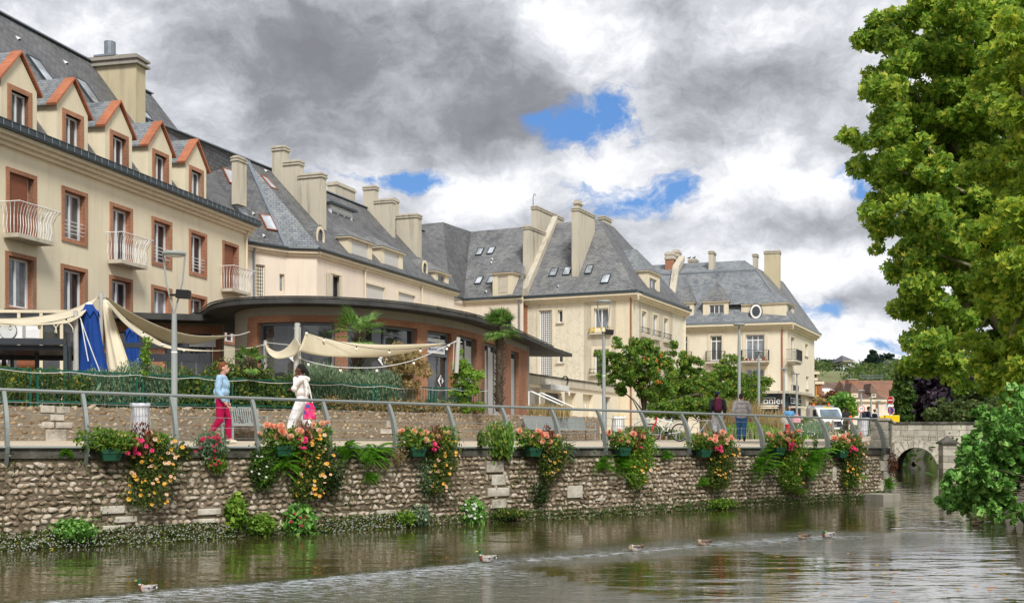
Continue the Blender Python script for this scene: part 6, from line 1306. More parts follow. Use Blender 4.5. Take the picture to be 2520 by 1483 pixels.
def cloth(name, top, bot, label, parent=None, n=24, mrows=6, sag=0., mat='sail', fold=.0):
 """sheet stretched between two 3-D curves (lists of points)"""
 def samp(c, t): c = c; i = min(int(t * (len(c) - 1)), len(c) - 2); f = t * (len(c) - 1) - i; return c[i].lerp(c[i + 1], f)
 V = []; ct, cb = cr(top, 6), cr(bot, 6)
 for i in range(n + 1):
  a, b = samp(ct, i / n), samp(cb, i / n)
  for j in range(mrows + 1): f = j / mrows; p = a.lerp(b, f); V.append(tuple(p + Vector((0, 0, -sag * 4 * f * (1 - f))) + Vector((0, 1, 0)) * fold * math.sin(i * 1.9 + j * .4)))
 Fq = [(i * (mrows + 1) + j, i * (mrows + 1) + j + 1, (i + 1) * (mrows + 1) + j + 1, (i + 1) * (mrows + 1) + j) for i in range(n) for j in range(mrows)]
 o = mesh_np(name, V, Fq, MAT[mat], None, smooth=True); sol = o.modifiers.new('thickness', 'SOLIDIFY'); sol.thickness = .012; return o
k = MN('sail'); t_ = k.new('ShaderNodeBsdfTranslucent'); a = k.ramp(k.noise(2.2, 4), [(.3, (.74, .66, .48)), (.7, (.84, .77, .60))]); k.set(a, .9, 0, .1); k.link(a, t_.inputs[0]); x_ = k.new('ShaderNodeMixShader'); x_.inputs[0].default_value = .35; k.link(k.b.outputs[0], x_.inputs[1]); k.link(t_.outputs[0], x_.inputs[2]); k.link(x_.outputs[0], k.out.inputs[0]); k.bump(k.noise(3.5, 4, .6, stretch=(1, 1, .4)), .5, .03); MAT['sail'] = k.m
def zp(Z, pts, d0, d1=None): d1 = d1 or d0; n = len(pts); return [at(*Z(*p), d0 + (d1 - d0) * i / max(1, n - 1)) for i, p in enumerate(pts)]
tag(cloth('shade_sail', zp(z2, [(735, 898), (560, 985), (380, 1035), (150, 1062), (-120, 1064), (-400, 1050)], 27, 25), zp(z2, [(605, 1045), (510, 1095), (380, 1108), (150, 1118), (-120, 1116), (-400, 1110)], 25.8, 24), 'x'), 'cream shade sail stretched out of the left edge from the tallest mast', 'shade sail', 'cream shade sails')
tag(cloth('shade_sail', zp(z2, [(785, 900), (960, 1015), (1180, 1120), (1330, 1168), (1500, 1195), (1720, 1188)], 27, 31), zp(z2, [(785, 915), (900, 1030), (1080, 1170), (1250, 1245), (1420, 1255), (1720, 1192)], 27.2, 31), 'x'), 'upper cream shade sail hanging right from the tallest mast', 'shade sail', 'cream shade sails')
tag(cloth('shade_sail', zp(z2, [(800, 925), (930, 1060), (1100, 1180), (1280, 1270), (1600, 1300), (1900, 1272)], 26.6, 29), zp(z2, [(790, 940), (920, 1095), (1080, 1215), (1260, 1285), (1560, 1303), (1900, 1276)], 26, 29), 'x'), 'lower narrow cream shade sail running to the short middle mast', 'shade sail', 'cream shade sails')
tag(cloth('shade_sail', zp(zb, [(600, 425), (720, 462), (900, 497), (1150, 515), (1400, 513), (1640, 503)], 28.9, 31.5), zp(zb, [(548, 560), (640, 585), (800, 605), (1000, 610), (1250, 595), (1640, 508)], 28.2, 31.5), 'x', sag=.03), 'wide cream shade sail stretched across the pavilion windows', 'shade sail', 'cream shade sails')
tag(cloth('shade_sail', zp(zb, [(300, 497), (330, 540), (385, 565), (440, 548), (490, 500), (520, 452)], 29.5, 28.8), zp(zb, [(298, 505), (322, 575), (375, 615), (450, 612), (520, 590), (560, 520)], 29.3, 28.4), 'x'), 'small rolled cream shade sail between the short mast and the thick mast', 'shade sail', 'cream shade sails')
# cords and bulbs
def cord(pts, r, label, mat='rope', bulbs=0, name='cord', cat='cord', sag=0):
 p = cr(pts, 6); m = MB(); m.tube(p, r, 5); e = empty(name, p[0], 0, label, cat); m.build('wire', MAT[mat], e)
 for i in range(bulbs):
  c = p[int((i + .6) / bulbs * (len(p) - 1))]; m = MB(); m.tube([c, c - Vector((0, 0, .05))], .018, 6); b = m.build('bulb', [MAT['black_paint']], e); m = MB(); m.ball(c - Vector((0, 0, .09)), .042, 8, 6); m.build('glass_bulb', MAT['glow_bulb'], b, smooth=True, uv=False)
 return e
cord(zp(zb, [(550, 375), (640, 425), (760, 468), (975, 525), (1185, 550), (1385, 545), (1570, 520), (1725, 480)], 28.6, 31.4), .008, 'string of lights hanging over the wide sail', 'black_paint', 6, 'string_lights', 'string lights')
cord(zp(zb, [(545, 610), (640, 645), (820, 680), (1050, 687), (1200, 675), (1400, 630), (1590, 550), (1725, 482)], 28.6, 31.4), .012, 'white cord with bulbs swagged below the wide sail', 'rope', 5, 'string_lights', 'string lights')
cord(zp(z2, [(0, 1100), (180, 1110), (400, 1085), (555, 1045)], 24.5, 25.7), .008, 'string of lights along the left sail', 'black_paint', 3, 'string_lights', 'string lights')
cord(zp(z2, [(790, 915), (880, 1010), (1000, 1120), (1130, 1195), (1280, 1260), (1430, 1275)], 26.9, 27.5), .006, 'string of lights under the right hanging sails', 'black_paint', 5, 'string_lights', 'string lights')
for i, (P_, Q_, lab) in enumerate(((z2(595, 1060), z2(740, 1455), 'white guy rope running down across the blue umbrella'), (z2(600, 1070), z2(655, 1380), 'short white rope with a hook hanging from the leaning mast'), (z2(1700, 1190), z2(1850, 1162), 'white rope tying the upper sail to the pavilion'))): cord([at(*P_, 25.7), at((P_[0] + Q_[0]) / 2, (P_[1] + Q_[1]) / 2 + 3, 25.4), at(*Q_, 25.2)], .012, lab)
for i, (P_, Q_, lab) in enumerate(((zb(300, 510), zb(190, 545), 'white rope from the short mast to the sail on its left'), (zb(560, 400), zb(558, 720), 'thin white rope hanging beside the thick mast'), (zb(1700, 490), zb(1690, 700), 'thin white rope hanging beside the right mast'), (zb(310, 500), zb(500, 520), 'white tie rope between the short mast and the rolled sail'))): cord([at(*P_, 29.), at((P_[0] + Q_[0]) / 2, (P_[1] + Q_[1]) / 2, 29), at(*Q_, 29.)], .008, lab)
# closed umbrellas and the gathered drape
def folded(name, Z, cx, y0, y1, prof, d, mat, label, cat, folds=9, cap=True, lean=0.):
 """prof: (t, half width in zoom px); a pleated closed canopy"""
 k_ = .33185 / F * d; t0 = at(*Z(cx, y0), d); t1 = at(*Z(cx + lean, y1), d); e = empty(name, t1, 0, label, cat); n = 72; V = []; rows_ = 26
 def pw(t):
  for (a, wa), (b, wb) in zip(prof, prof[1:]):
   if t <= b: return wa + (wb - wa) * (t - a) / (b - a)
  return prof[-1][1]
 for j in range(rows_ + 1):
  t = j / rows_; c = t0.lerp(t1, t); w_ = pw(t) * k_
  for i in range(n): an = 2 * math.pi * i / n; r = w_ * (1 - .20 * min(1, t * 3) * (.5 + .5 * math.cos(an * folds + math.sin(t * 5) * .5))); V.append(tuple(c + Vector((math.cos(an) * r, math.sin(an) * r * .9, 0))))
 Fq = [(j * n + i, j * n + (i + 1) % n, (j + 1) * n + (i + 1) % n, (j + 1) * n + i) for j in range(rows_) for i in range(n)]
 mesh_np('canopy', V, Fq, MAT[mat], e, smooth=True)
 if cap:
  m = MB(); w0 = prof[0][1] * k_; m.lathe(t0, [(w0 * .9, -.01), (w0 * .9, .02), (w0 * .5, .05), (0, .06)], 14); m.build('cap', MAT['satin_white'], e)
  m = MB(); ww_ = prof[1][1] * k_ * 1.12; c = t0.lerp(t1, .13)       # short valance flap spreading over the folds
  fn = 8; pts = []
  for i in range(fn * 2): an = math.pi * i / fn; rr_ = ww_ * (1.12 if i % 2 else .95); pts.append(c + Vector((math.cos(an) * rr_, math.sin(an) * rr_, -.10 if i % 2 else .06)))
  for i in range(fn * 2): m.poly([t0 + Vector((0, 0, .01)), pts[i], pts[(i + 1) % (fn * 2)]])
  m.build('top_flap', MAT[mat], e)
 m = MB(); m.tube([t1 - Vector((0, 0, .9)), t1 + Vector((0, 0, .3))], .03, 8); m.build('pole', MAT['grey_frame'], e); return e
folded('parasol', z2, 662, 960, 1480, [(0, 28), (.13, 62), (.5, 82), (1, 128)], 26.3, 'blue_cloth', 'large closed royal-blue parasol beside the tallest mast', 'parasol', 8, lean=15)
folded('parasol', z2, 978, 1128, 1440, [(0, 24), (.13, 46), (.5, 52), (1, 78)], 30.5, 'blue_cloth', 'smaller closed royal-blue parasol right of the cream drape', 'parasol', 8, lean=8)
folded('drape', z2, 778, 925, 1480, [(0, 14), (.1, 30), (.5, 55), (1, 92)], 26.8, 'drape', 'gathered cream canvas drape hanging from the tallest mast', 'canvas drape', 7, cap=False, lean=115)
# dark pergola, louvre and arched veranda at the left
RV = empty('pergola', at(100, 900, 30), 0, 'dark grey metal pergola with beams at the left edge', 'pergola')
PG = Fr(tuple(at(-120, HY, 28.6)[:2]), (1, .155)); zz_ = lambda v, fr=PG, u=100, o=0: fr.hit(u, v, o)[1]
m = MB(); a = PG.hit(255, HY)[0]; a2 = PG.hit(460, HY)[0]; zt_ = PG.hit(*zd(0, 440))[1]; zb_ = PG.hit(*zd(0, 545))[1]; m.box(PG, 0, PG.hit(*zd(770, 500))[0], 0, .14, zt_ - .16, zt_); m.box(PG, 0, PG.hit(*zd(770, 500))[0] - .02, .14, 2.6, zt_ - .3, zt_ - .17); m.box(PG, PG.hit(*zd(790, 500))[0], a2, .3, .44, zt_ - .2, zt_ - .06); m.box(PG, 0, a2, 2.6, 2.75, zt_ - .42, zt_ - .2); m.build('beam', MAT['dark_frame'], RV)
for (x0, x1, o_) in ((738, 780, 0), (788, 822, .25), (405, 445, 1.4), (1330, 1360, .3), (120, 150, 2.6)): m = MB(); m.box(PG, PG.hit(*zd(x0, 600), o_)[0], PG.hit(*zd(x1, 600), o_)[0], o_, o_ + .12, 2.3, zt_ - .17); m.build('post', MAT['zinc_dark'], RV)
m = MB(); s_ = PG.hit(*zd(0, 700), 3)[0]; m.box(PG, s_, PG.hit(*zd(85, 700), 3)[0], 3., 3.05, 2.4, PG.hit(*zd(0, 610), 3)[1]); rb_ = m.build('menu_board', MAT['satin_white'], RV); m = MB(); m.box(PG, PG.hit(*zd(20, 700), 2.98)[0], PG.hit(*zd(72, 700), 2.98)[0], 2.97, 2.99, 2.6, PG.hit(*zd(0, 650), 3)[1]); m.build('menu', MAT['black_paint'], rb_)
m = MB(); m.box(PG, PG.hit(*zd(195, 700), 3.1)[0], PG.hit(*zd(405, 700), 3.1)[0], 3.1, 3.14, 2.4, PG.hit(*zd(195, 630), 3.1)[1]); m.build('brown_panel', MAT['brown_shutter'], RV)
VE = empty('veranda', at(60, 900, 36), 0, 'glazed veranda with arched frames and white louvre behind the pergola', 'veranda'); VF = Fr(tuple(at(-100, HY, 35.5)[:2]), (1, .06))
zt_ = VF.hit(100, 770)[1]; a2 = VF.hit(*zd(870, 400))[0]; m = MB(); m.poly([VF.P(0, .02, 2.4), VF.P(a2, .02, 2.4), VF.P(a2, .02, zt_), VF.P(0, .02, zt_)]); m.build('pane', MAT['shop_glass'], VE)
m = MB()
for x in (225, 485, 722, 880): s_ = VF.hit(*zd(x, 400))[0]; m.box(VF, s_ - .05, s_ + .05, -.05, .0, 2.4, zt_)
m.box(VF, 0, a2, -.06, .0, zt_ + .002, zt_ + .1); m.build('frame', MAT['trim_cream'], VE)
m = MB(); s0_, s1_ = VF.hit(*zd(285, 400))[0], VF.hit(*zd(475, 400))[0]; z0_, z1_ = VF.hit(*zd(285, 460))[1], VF.hit(*zd(285, 315))[1]; ring(m, VF, s0_, s1_, z0_, z1_, .05, -.1, -.06)
for i in range(8): z = z0_ + .06 + (z1_ - z0_ - .12) * i / 8; m.poly([VF.P(s0_ + .05, -.11, z), VF.P(s1_ - .05, -.11, z), VF.P(s1_ - .05, -.07, z + .13), VF.P(s0_ + .05, -.07, z + .13)])
m.build('louvre', MAT['white_frame'], VE)
for (cx_, r_) in ((120, 125), (560, 110), (760, 105)):      # arched tubes
 m = MB(); c = VF.hit(*zd(cx_, 320)); R_ = r_ * .21117 / F * 35.5; m.tube([VF.P(c[0] + R_ * math.cos(math.pi * (t / 12)), -.08, c[1] - R_ * .6 + R_ * 1.2 * math.sin(math.pi * t / 12)) for t in range(13)], .018, 6); m.build('arch', MAT['trim_cream'], VE)
cu = at(*zd(92, 345), 33.5); au = empty('air_conditioner', (cu.x, cu.y, cu.z - .4), 0, 'white air conditioning unit with round fan on the veranda', 'air conditioner'); AF = Fr((cu.x - .42, cu.y), (1, .05)); m = MB(); m.box(AF, 0, .84, 0, .3, cu.z - .36, cu.z + .3); m.build('case', MAT['white_paint'], au, bevel=.02)
m = MB(); c = AF.P(.42, -.012, cu.z - .03)
for r_ in (.27,): m.tube([c + Vector((math.cos(t * .3307) * r_, 0, math.sin(t * .3307) * r_)) for t in range(20)], .012, 4)
fg = m.build('fan_grille', MAT['grey_frame'], au); m = MB(); m.poly([c + Vector((math.cos(t * .3307) * .25, -.004, math.sin(t * .3307) * .25)) for t in range(19)]); m.build('fan', MAT['awning_grey'], fg)
# ================================================================ RAILING
UP_ = [12, 207, 425, 625, 800, 962, 1106, 1240, 1362, 1476, 1582, 1681, 1772, 1860, 1943, 2020, 2093, 2157]
def rail_z(s): return 2.653 + (2.275 - 2.653) * s / RF.hit(2150, HY)[0]
rl = empty('railing', RF.P(0, 0, 1.6), RF.ang(), 'grey steel quay railing with curved posts and thin cables', 'railing')
sps = [RF.hit(u + 5 + 12 * u / 2157, HY, -.09)[0] for u in UP_]; sps = [sps[0] - 1.75, *sps]
def ro_(h): return -.11 + .30 * max(0, h) ** 2.1 + (.06 * max(0, -h) / .2)
for i, s_ in enumerate(sps):
 zb_, zt_ = ztop(s_), rail_z(s_) - .02; H = zt_ - zb_; m = MB(); n = 12; pr = None
 for k_ in range(n + 1):
  h = -.30 + 1.30 * k_ / n; w_ = .035 + .035 * math.sin(math.pi * min(1, max(0, (h + .34) / 1.4))) if h > -.02 else .012 + .05 * (h + .30) / .28; c = (ro_(h), zb_ + h * H)
  cur = [(s_ + a * .03, c[0] + b * w_, c[1]) for a, b in ((-1, -1), (1, -1), (1, 1), (-1, 1))]; cur = [RF.P(*q) for q in cur]
  if pr:
   for j in range(4): m.poly([pr[j], pr[(j + 1) % 4], cur[(j + 1) % 4], cur[j]])
  else: m.poly(cur[::-1])
  pr = cur
 m.poly(pr)
 for dz in (-.12, .02): m.obox(RF.P(s_ + .035, ro_(0), zb_ + dz), RF.P(.012, 0, 0) - RF.P(0, 0, 0), (0, 0, .015), (RF.I[0] * .02, RF.I[1] * .02, 0))
 m.build('post', MAT['rail_grey'], rl)
sa, sb_ = sps[0], sps[-1] + .05; NS = 60
m = MB(); m.tube([RF.P(sa + (sb_ - sa) * i / NS, ro_(1.), rail_z(sa + (sb_ - sa) * i / NS)) for i in range(NS + 1)] + [RF.P(sb_ + .05, ro_(1.) - .03, rail_z(sb_) - .06)], .030, 8); m.build('top_rail', MAT['rail_grey'], rl, smooth=True)
m = MB(); m.tube([RF.P(sa + (sb_ - sa) * i / NS, -.085, ztop(sa + (sb_ - sa) * i / NS) + .015) for i in range(NS + 1)], .022, 8); m.build('bottom_rail', MAT['rail_grey'], rl, smooth=True)
for h in (.19, .39, .59, .79): m = MB(); m.tube([RF.P(q, ro_(h), ztop(q) + h * (rail_z(q) - ztop(q))) for q in np.linspace(sa, sb_, 61)], .0042, 4); m.build('cable', MAT['steel'], rl)
# ================================================================ FLOWER PLANTERS
def bloom(name, rings, mat, R_, heart=True):
 m = MB(); r = random.Random(4)
 for (n, rad, ht, w_) in rings:
  for i in range(n):
   a = 2 * math.pi * (i + (.5 if rings.index((n, rad, ht, w_)) % 2 else 0)) / n; d = Vector((math.cos(a), math.sin(a), 0)); t = Vector((-d.y, d.x, 0)); z = Vector((0, 0, 1))
   m.poly([d * .12 * R_, d * rad * .6 * R_ + t * w_ * R_ + z * ht * .6 * R_, d * rad * R_ + z * ht * R_, d * rad * .6 * R_ - t * w_ * R_ + z * ht * .6 * R_])
 if heart: m.ball(Vector((0, 0, .1 * R_)), .2 * R_, 6, 4, 1)
 me = m.build(name, [MAT[mat], MAT['flower_heart']], uv=False); d = me.data; bpy.data.objects.remove(me); return d
dah = [(12, 1., .05, .22), (10, .85, .35, .2), (8, .6, .6, .18), (5, .35, .75, .14)]
D_DAH = [bloom('dahlia', dah, 'petal_salmon', .076), bloom('dahlia', dah, 'petal_peach', .07)]
pet = [(6, 1., .25, .42)]
D_PIN = [bloom('geranium', [(7, 1., .2, .35), (6, .7, .5, .3)], 'petal_pink', .05, False)]
D_YEL = [bloom('petunia', pet, 'petal_yellow', .042), bloom('petunia', pet, 'petal_peach', .04), bloom('petunia', pet, 'petal_yellow', .036)]
def addbloom(par, name, data, p, rng, out):
 o = bpy.data.objects.new(name, data); COL.objects.link(o); o.parent = par; d = (Vector(out) + Vector((rng.uniform(-.6, .6), rng.uniform(-.6, .6), rng.uniform(-.1, .9)))).normalized()
 W = Matrix.Translation(p) @ d.to_track_quat('Z', 'Y').to_matrix().to_4x4(); W = wmat(par).inverted() @ W; o.location = W.to_translation(); o.rotation_euler = W.to_euler(); q = rng.uniform(.75, 1.2); o.scale = (q, q, q)
OUT = Vector((-RF.I[0], -RF.I[1], .25))
PL = [(272, 1117, 1, 9, 36, 1.25, 'yellow petunias tumbling far down at its right', 'leftmost planter, with hardly any dahlias and'), (696, 1107, 15, 10, 34, 1.25, '', 'planter nearest the woman in white, crowded with salmon dahlias above'), (1025, 1109, 5, 7, 16, 1.15, '', 'sparse planter left of the tall stalky weeds, with'),
      (1312, 1110, 15, 0, 12, .75, '', 'tilted planter in front of the long bench, without pink blooms, with'), (1532, 1109, 11, 1, 9, 1.05, '', 'planter in front of the white waste bag with'), (1731, 1113, 10, 10, 20, 1.2, '', 'planter below the two men with'), (1914, 1109, 11, 16, 12, 1.3, '', 'planter below the woman in the red skirt with'), (2069, 1115, 8, 8, 24, 1.15, '', 'last planter before the bridge with')]
for i, (u, v, nd_, np_, ny, cl_, _, lab) in enumerate(PL):
 rng = random.Random(100 + i); NR = np.random.default_rng(200 + i); s_, z_ = RF.hit(u, v, -.22); e = empty('flower_planter', RF.P(s_, -.22, z_), RF.ang(), lab + ' salmon, pink and yellow flowers' if i not in (0, 3) else lab + (' pink and yellow flowers tumbling right' if i == 0 else ' salmon and orange flowers'), 'planter', 'green flower planters hung on the quay railing')
 m = MB(); pr = None
 for (z, wx, wy) in ((-.11, .13, .09), (-.04, .15, .105), (.0, .16, .115), (.01, .17, .125), (.09, .18, .13)):
  cur = [RF.P(s_ + a * wx, -.22 + b * wy, z_ + z) for a, b in ((-1, -1), (1, -1), (1, 1), (-1, 1))]
  if pr:
   for j in range(4): m.poly([pr[j], pr[(j + 1) % 4], cur[(j + 1) % 4], cur[j]])
  else: m.poly(cur)
  pr = cur
 m.build('box', MAT['planter_green'], e)
 SC = (1.75, 1.4, 1.35, 1.25, 1.3, 1.4, 1.3, 1.2)[i]; W3 = lambda a, b, o=-.24: RF.P(s_ + a * SC, o, z_ + b * 1.12)
 def ell(a, b, ra, rb, rd=.14, o=-.22): p = W3(a, b, o); return (p.x, p.y, p.z, ra * SC, rd * 1.15, rb * 1.2)
 A_ = [ell(-.12, .24, .19, .15), ell(.10, .22, .17, .13), ell(.0, .14, .2, .1)]; B_ = [ell(.55, .28, .17, .14, .13, -.14), ell(.48, .18, .16, .12)]
 if i == 0: B_ = [ell(.45, .22, .14, .1)]
 if i == 3: B_ = [ell(.42, .12, .15, .16)]
 C_ = [ell(.42, .05, .28, .18), ell(.40, -.22 * cl_, .25, .2), ell(.34, -.5 * cl_, .17 * cl_, .2)]
 V, Fq = leaf_quads(blobpts(A_ + B_, 1300, .2), .052, long=1.5); mesh_np('foliage', V, Fq, MAT['cherry_leaf'], e)
 V, Fq = leaf_quads(blobpts(C_, 4200, .05), .026, long=2., droop=.6); mesh_np('trailing_foliage', V, Fq, MAT['hedge_leaf' if i not in (4, 6) else 'fresh_leaf'], e)
 V, Fq = leaf_quads(blobpts([ell(.30, .24, .13, .2, .08)], 260, .0), .03, long=2.6, dirs=rvec(260) * .5 + np.array([0, 0, .9])); mesh_np('red_spikes', V, Fq, MAT['red_leaf'], e)
 for k_ in range(int(nd_ * 2.3)):
  q = rng.choice(A_ + (B_ if k_ % 2 else A_)); p = Vector(q[:3]) + Vector((rng.uniform(-1, 1) * q[3], rng.uniform(-1, .1) * q[4], rng.uniform(.25, 1.25) * q[5])); addbloom(e, 'dahlia', D_DAH[rng.random() < .4], p, rng, OUT)
 pc_ = W3(.22, .12, -.36)
 for k_ in range(int(np_ * 1.5)): addbloom(e, 'geranium', D_PIN[0], pc_ + Vector((rng.gauss(0, .085), rng.uniform(-.05, .05), rng.gauss(0, .06))), rng, OUT)
 for k_ in range(int(ny * 1.5)):
  q = rng.choice(C_); p = Vector(q[:3]) + Vector((rng.uniform(-.95, .95) * q[3], 0, rng.uniform(-.95, .95) * q[5])) + Vector(OUT) * (q[4] * rng.uniform(.7, 1.15)); addbloom(e, 'petunia', rng.choice(D_YEL), p, rng, OUT)
# ================================================================ FERNS AND WALL PLANTS
def fern(u, v, r, label, seed, mat='fern_leaf', nf=34, o=-.05, lean=0.):
 rng = random.Random(seed); s_, z_ = RF.hit(u, v, o); R_ = r * 1.7 / F * RF.P(s_, o, 0).y; c = RF.P(s_, o, z_ + R_ * .25); e = empty('fern', c, 0, label, 'fern', 'ferns on the river wall'); V = []; Fq = []
 Us = Vector((RF.U[0], RF.U[1], 0)); Ou = Vector((-RF.I[0], -RF.I[1], 0))
 for k_ in range(nf):
  a = rng.uniform(-2.0, 2.0) + lean; L_ = R_ * rng.uniform(.7, 1.1); d0 = (Us * math.sin(a) + Ou * rng.uniform(.25, .9) + Vector((0, 0, math.cos(a) * .8))).normalized(); p = c + Us * rng.uniform(-.3, .3) * R_ + Vector((0, 0, rng.uniform(-.35, .25) * R_)); pts = []; d = d0.copy()
  for j in range(11): pts.append(p.copy()); p += d * L_ / 10; d = (d + Vector((0, 0, -.13))).normalized()
  for j in range(10):
   a_, b_ = pts[j], pts[j + 1]; t = (b_ - a_).normalized(); sd = t.cross(Vector((0, 0, 1)) if abs(t.z) < .9 else Ou).normalized(); ll = L_ * .23 * math.sin(math.pi * (j + 1.2) / 11.6)
   for sg in (-1, 1):
    for f in (0, .5): q = a_.lerp(b_, f); V0 = len(V); V += [q, q + sd * sg * ll * .5 + t * .02 * L_ + Vector((0, 0, .01)), q + sd * sg * ll + t * ll * .35 - Vector((0, 0, ll * .2)), q + sd * sg * ll * .5 - t * .018 * L_]; Fq.append((V0, V0 + 1, V0 + 2, V0 + 3))
 mesh_np('fronds', [tuple(v_) for v_ in V], Fq, MAT[mat], e)
FR = [(z8, 235, 500, 140, 'large dark fern hanging under the second planter from the left', 'fern_leaf'), (z8, 720, 420, 95, 'fern on the wall top between the second and third planters, left one of two', 'fern_leaf'), (z8, 900, 430, 115, 'bright fern on the wall top between the second and third planters, right one of two', 'fern_leaf'), (z8, 885, 590, 48, 'small fern low beneath the two bright ferns', 'fern_leaf'),
      (z9, 370, 715, 78, 'fern under the planter in front of the long bench', 'ivy_leaf'), (z9, 470, 600, 70, 'grey-green feathery plant right of the tilted planter', 'rosemary_leaf'), (z9, 750, 700, 72, 'bright fern under the white waste bag, left one of the pair', 'fern_leaf'), (z9, 895, 705, 75, 'fern under the white waste bag, right one of the pair', 'fern_leaf'), (z9, 1230, 608, 42, 'small fern under the bicycle', 'fern_leaf'), (z9, 1490, 805, 42, 'small low fern under the man with the backpack', 'fern_leaf'),
      (z9, 1935, 700, 105, 'round bright fern right of the planter below the two men', 'fern_leaf'), (zc, 480, 455, 125, 'biggest bright fern between the last two planters', 'fern_leaf'), (zc, 400, 530, 80, 'darker fern low left of the biggest fern', 'fern_leaf'), (zc, 745, 590, 75, 'fern hanging low under the last planter', 'fern_leaf'), (zc, 365, 665, 52, 'yellow-green fern close to the waterline', 'fresh_leaf'), (zc, 1030, 625, 48, 'fern at the waterline by the wall corner', 'fern_leaf'), (z7, 490, 775, 35, 'tiny fern high on the wall left of the first planter', 'fern_leaf'), (z7, 1350, 770, 55, 'dark fern beside the lamp post foot', 'ivy_leaf')]
for i, (Z, x, y, r, lab, mt) in enumerate(FR): fern(*Z(x, y), r * .33, lab, 300 + i, mt)
def wallplant(name, Z, x, y, rx, ry, n, size, mat, label, cat, seed, flw=None, nfl=0, vertical=.2, o=-.12, long=1.8, fsz=1.):
 global NR; NR = np.random.default_rng(seed); rng = random.Random(seed); s_, z_ = RF.hit(*Z(x, y), o); k_ = .33185 / F * RF.P(s_, o, 0).y; c = RF.P(s_, o, max(z_, .06)); e = empty(name, c, 0, label, cat)
 P = blobpts([(c.x, c.y, c.z, rx * k_ * 1.05, .17, ry * k_ * 1.15), (c.x + rx * k_ * .3, c.y, c.z - ry * k_ * .3, rx * k_ * .6, .14, ry * k_ * .6)], int(n * 1.5), .0); P[:, 2] = np.maximum(P[:, 2], .01); d = rvec(len(P)) * (1 - vertical) + np.array([0, 0, vertical * 1.5]); V, Fq = leaf_quads(P, size, long=long, dirs=d / np.linalg.norm(d, axis=1)[:, None]); mesh_np('foliage', V, Fq, MAT[mat], e)
 for j in range(nfl): addbloom(e, 'blossom', flw, c + Vector((rng.uniform(-1, 1) * rx * k_ * .85, -.12 - rng.random() * .1, rng.uniform(-.7, 1) * ry * k_ * .85)), rng, OUT)
 return e
D_RED = bloom('blossom', [(6, 1., .3, .4), (5, .6, .7, .3)], 'petal_red', .032, False); D_WHT = bloom('blossom', [(7, 1., .1, .25)], 'petal_white', .026); D_WH2 = bloom('blossom', [(6, 1., .3, .4), (5, .7, .7, .3)], 'petal_white', .035, False)
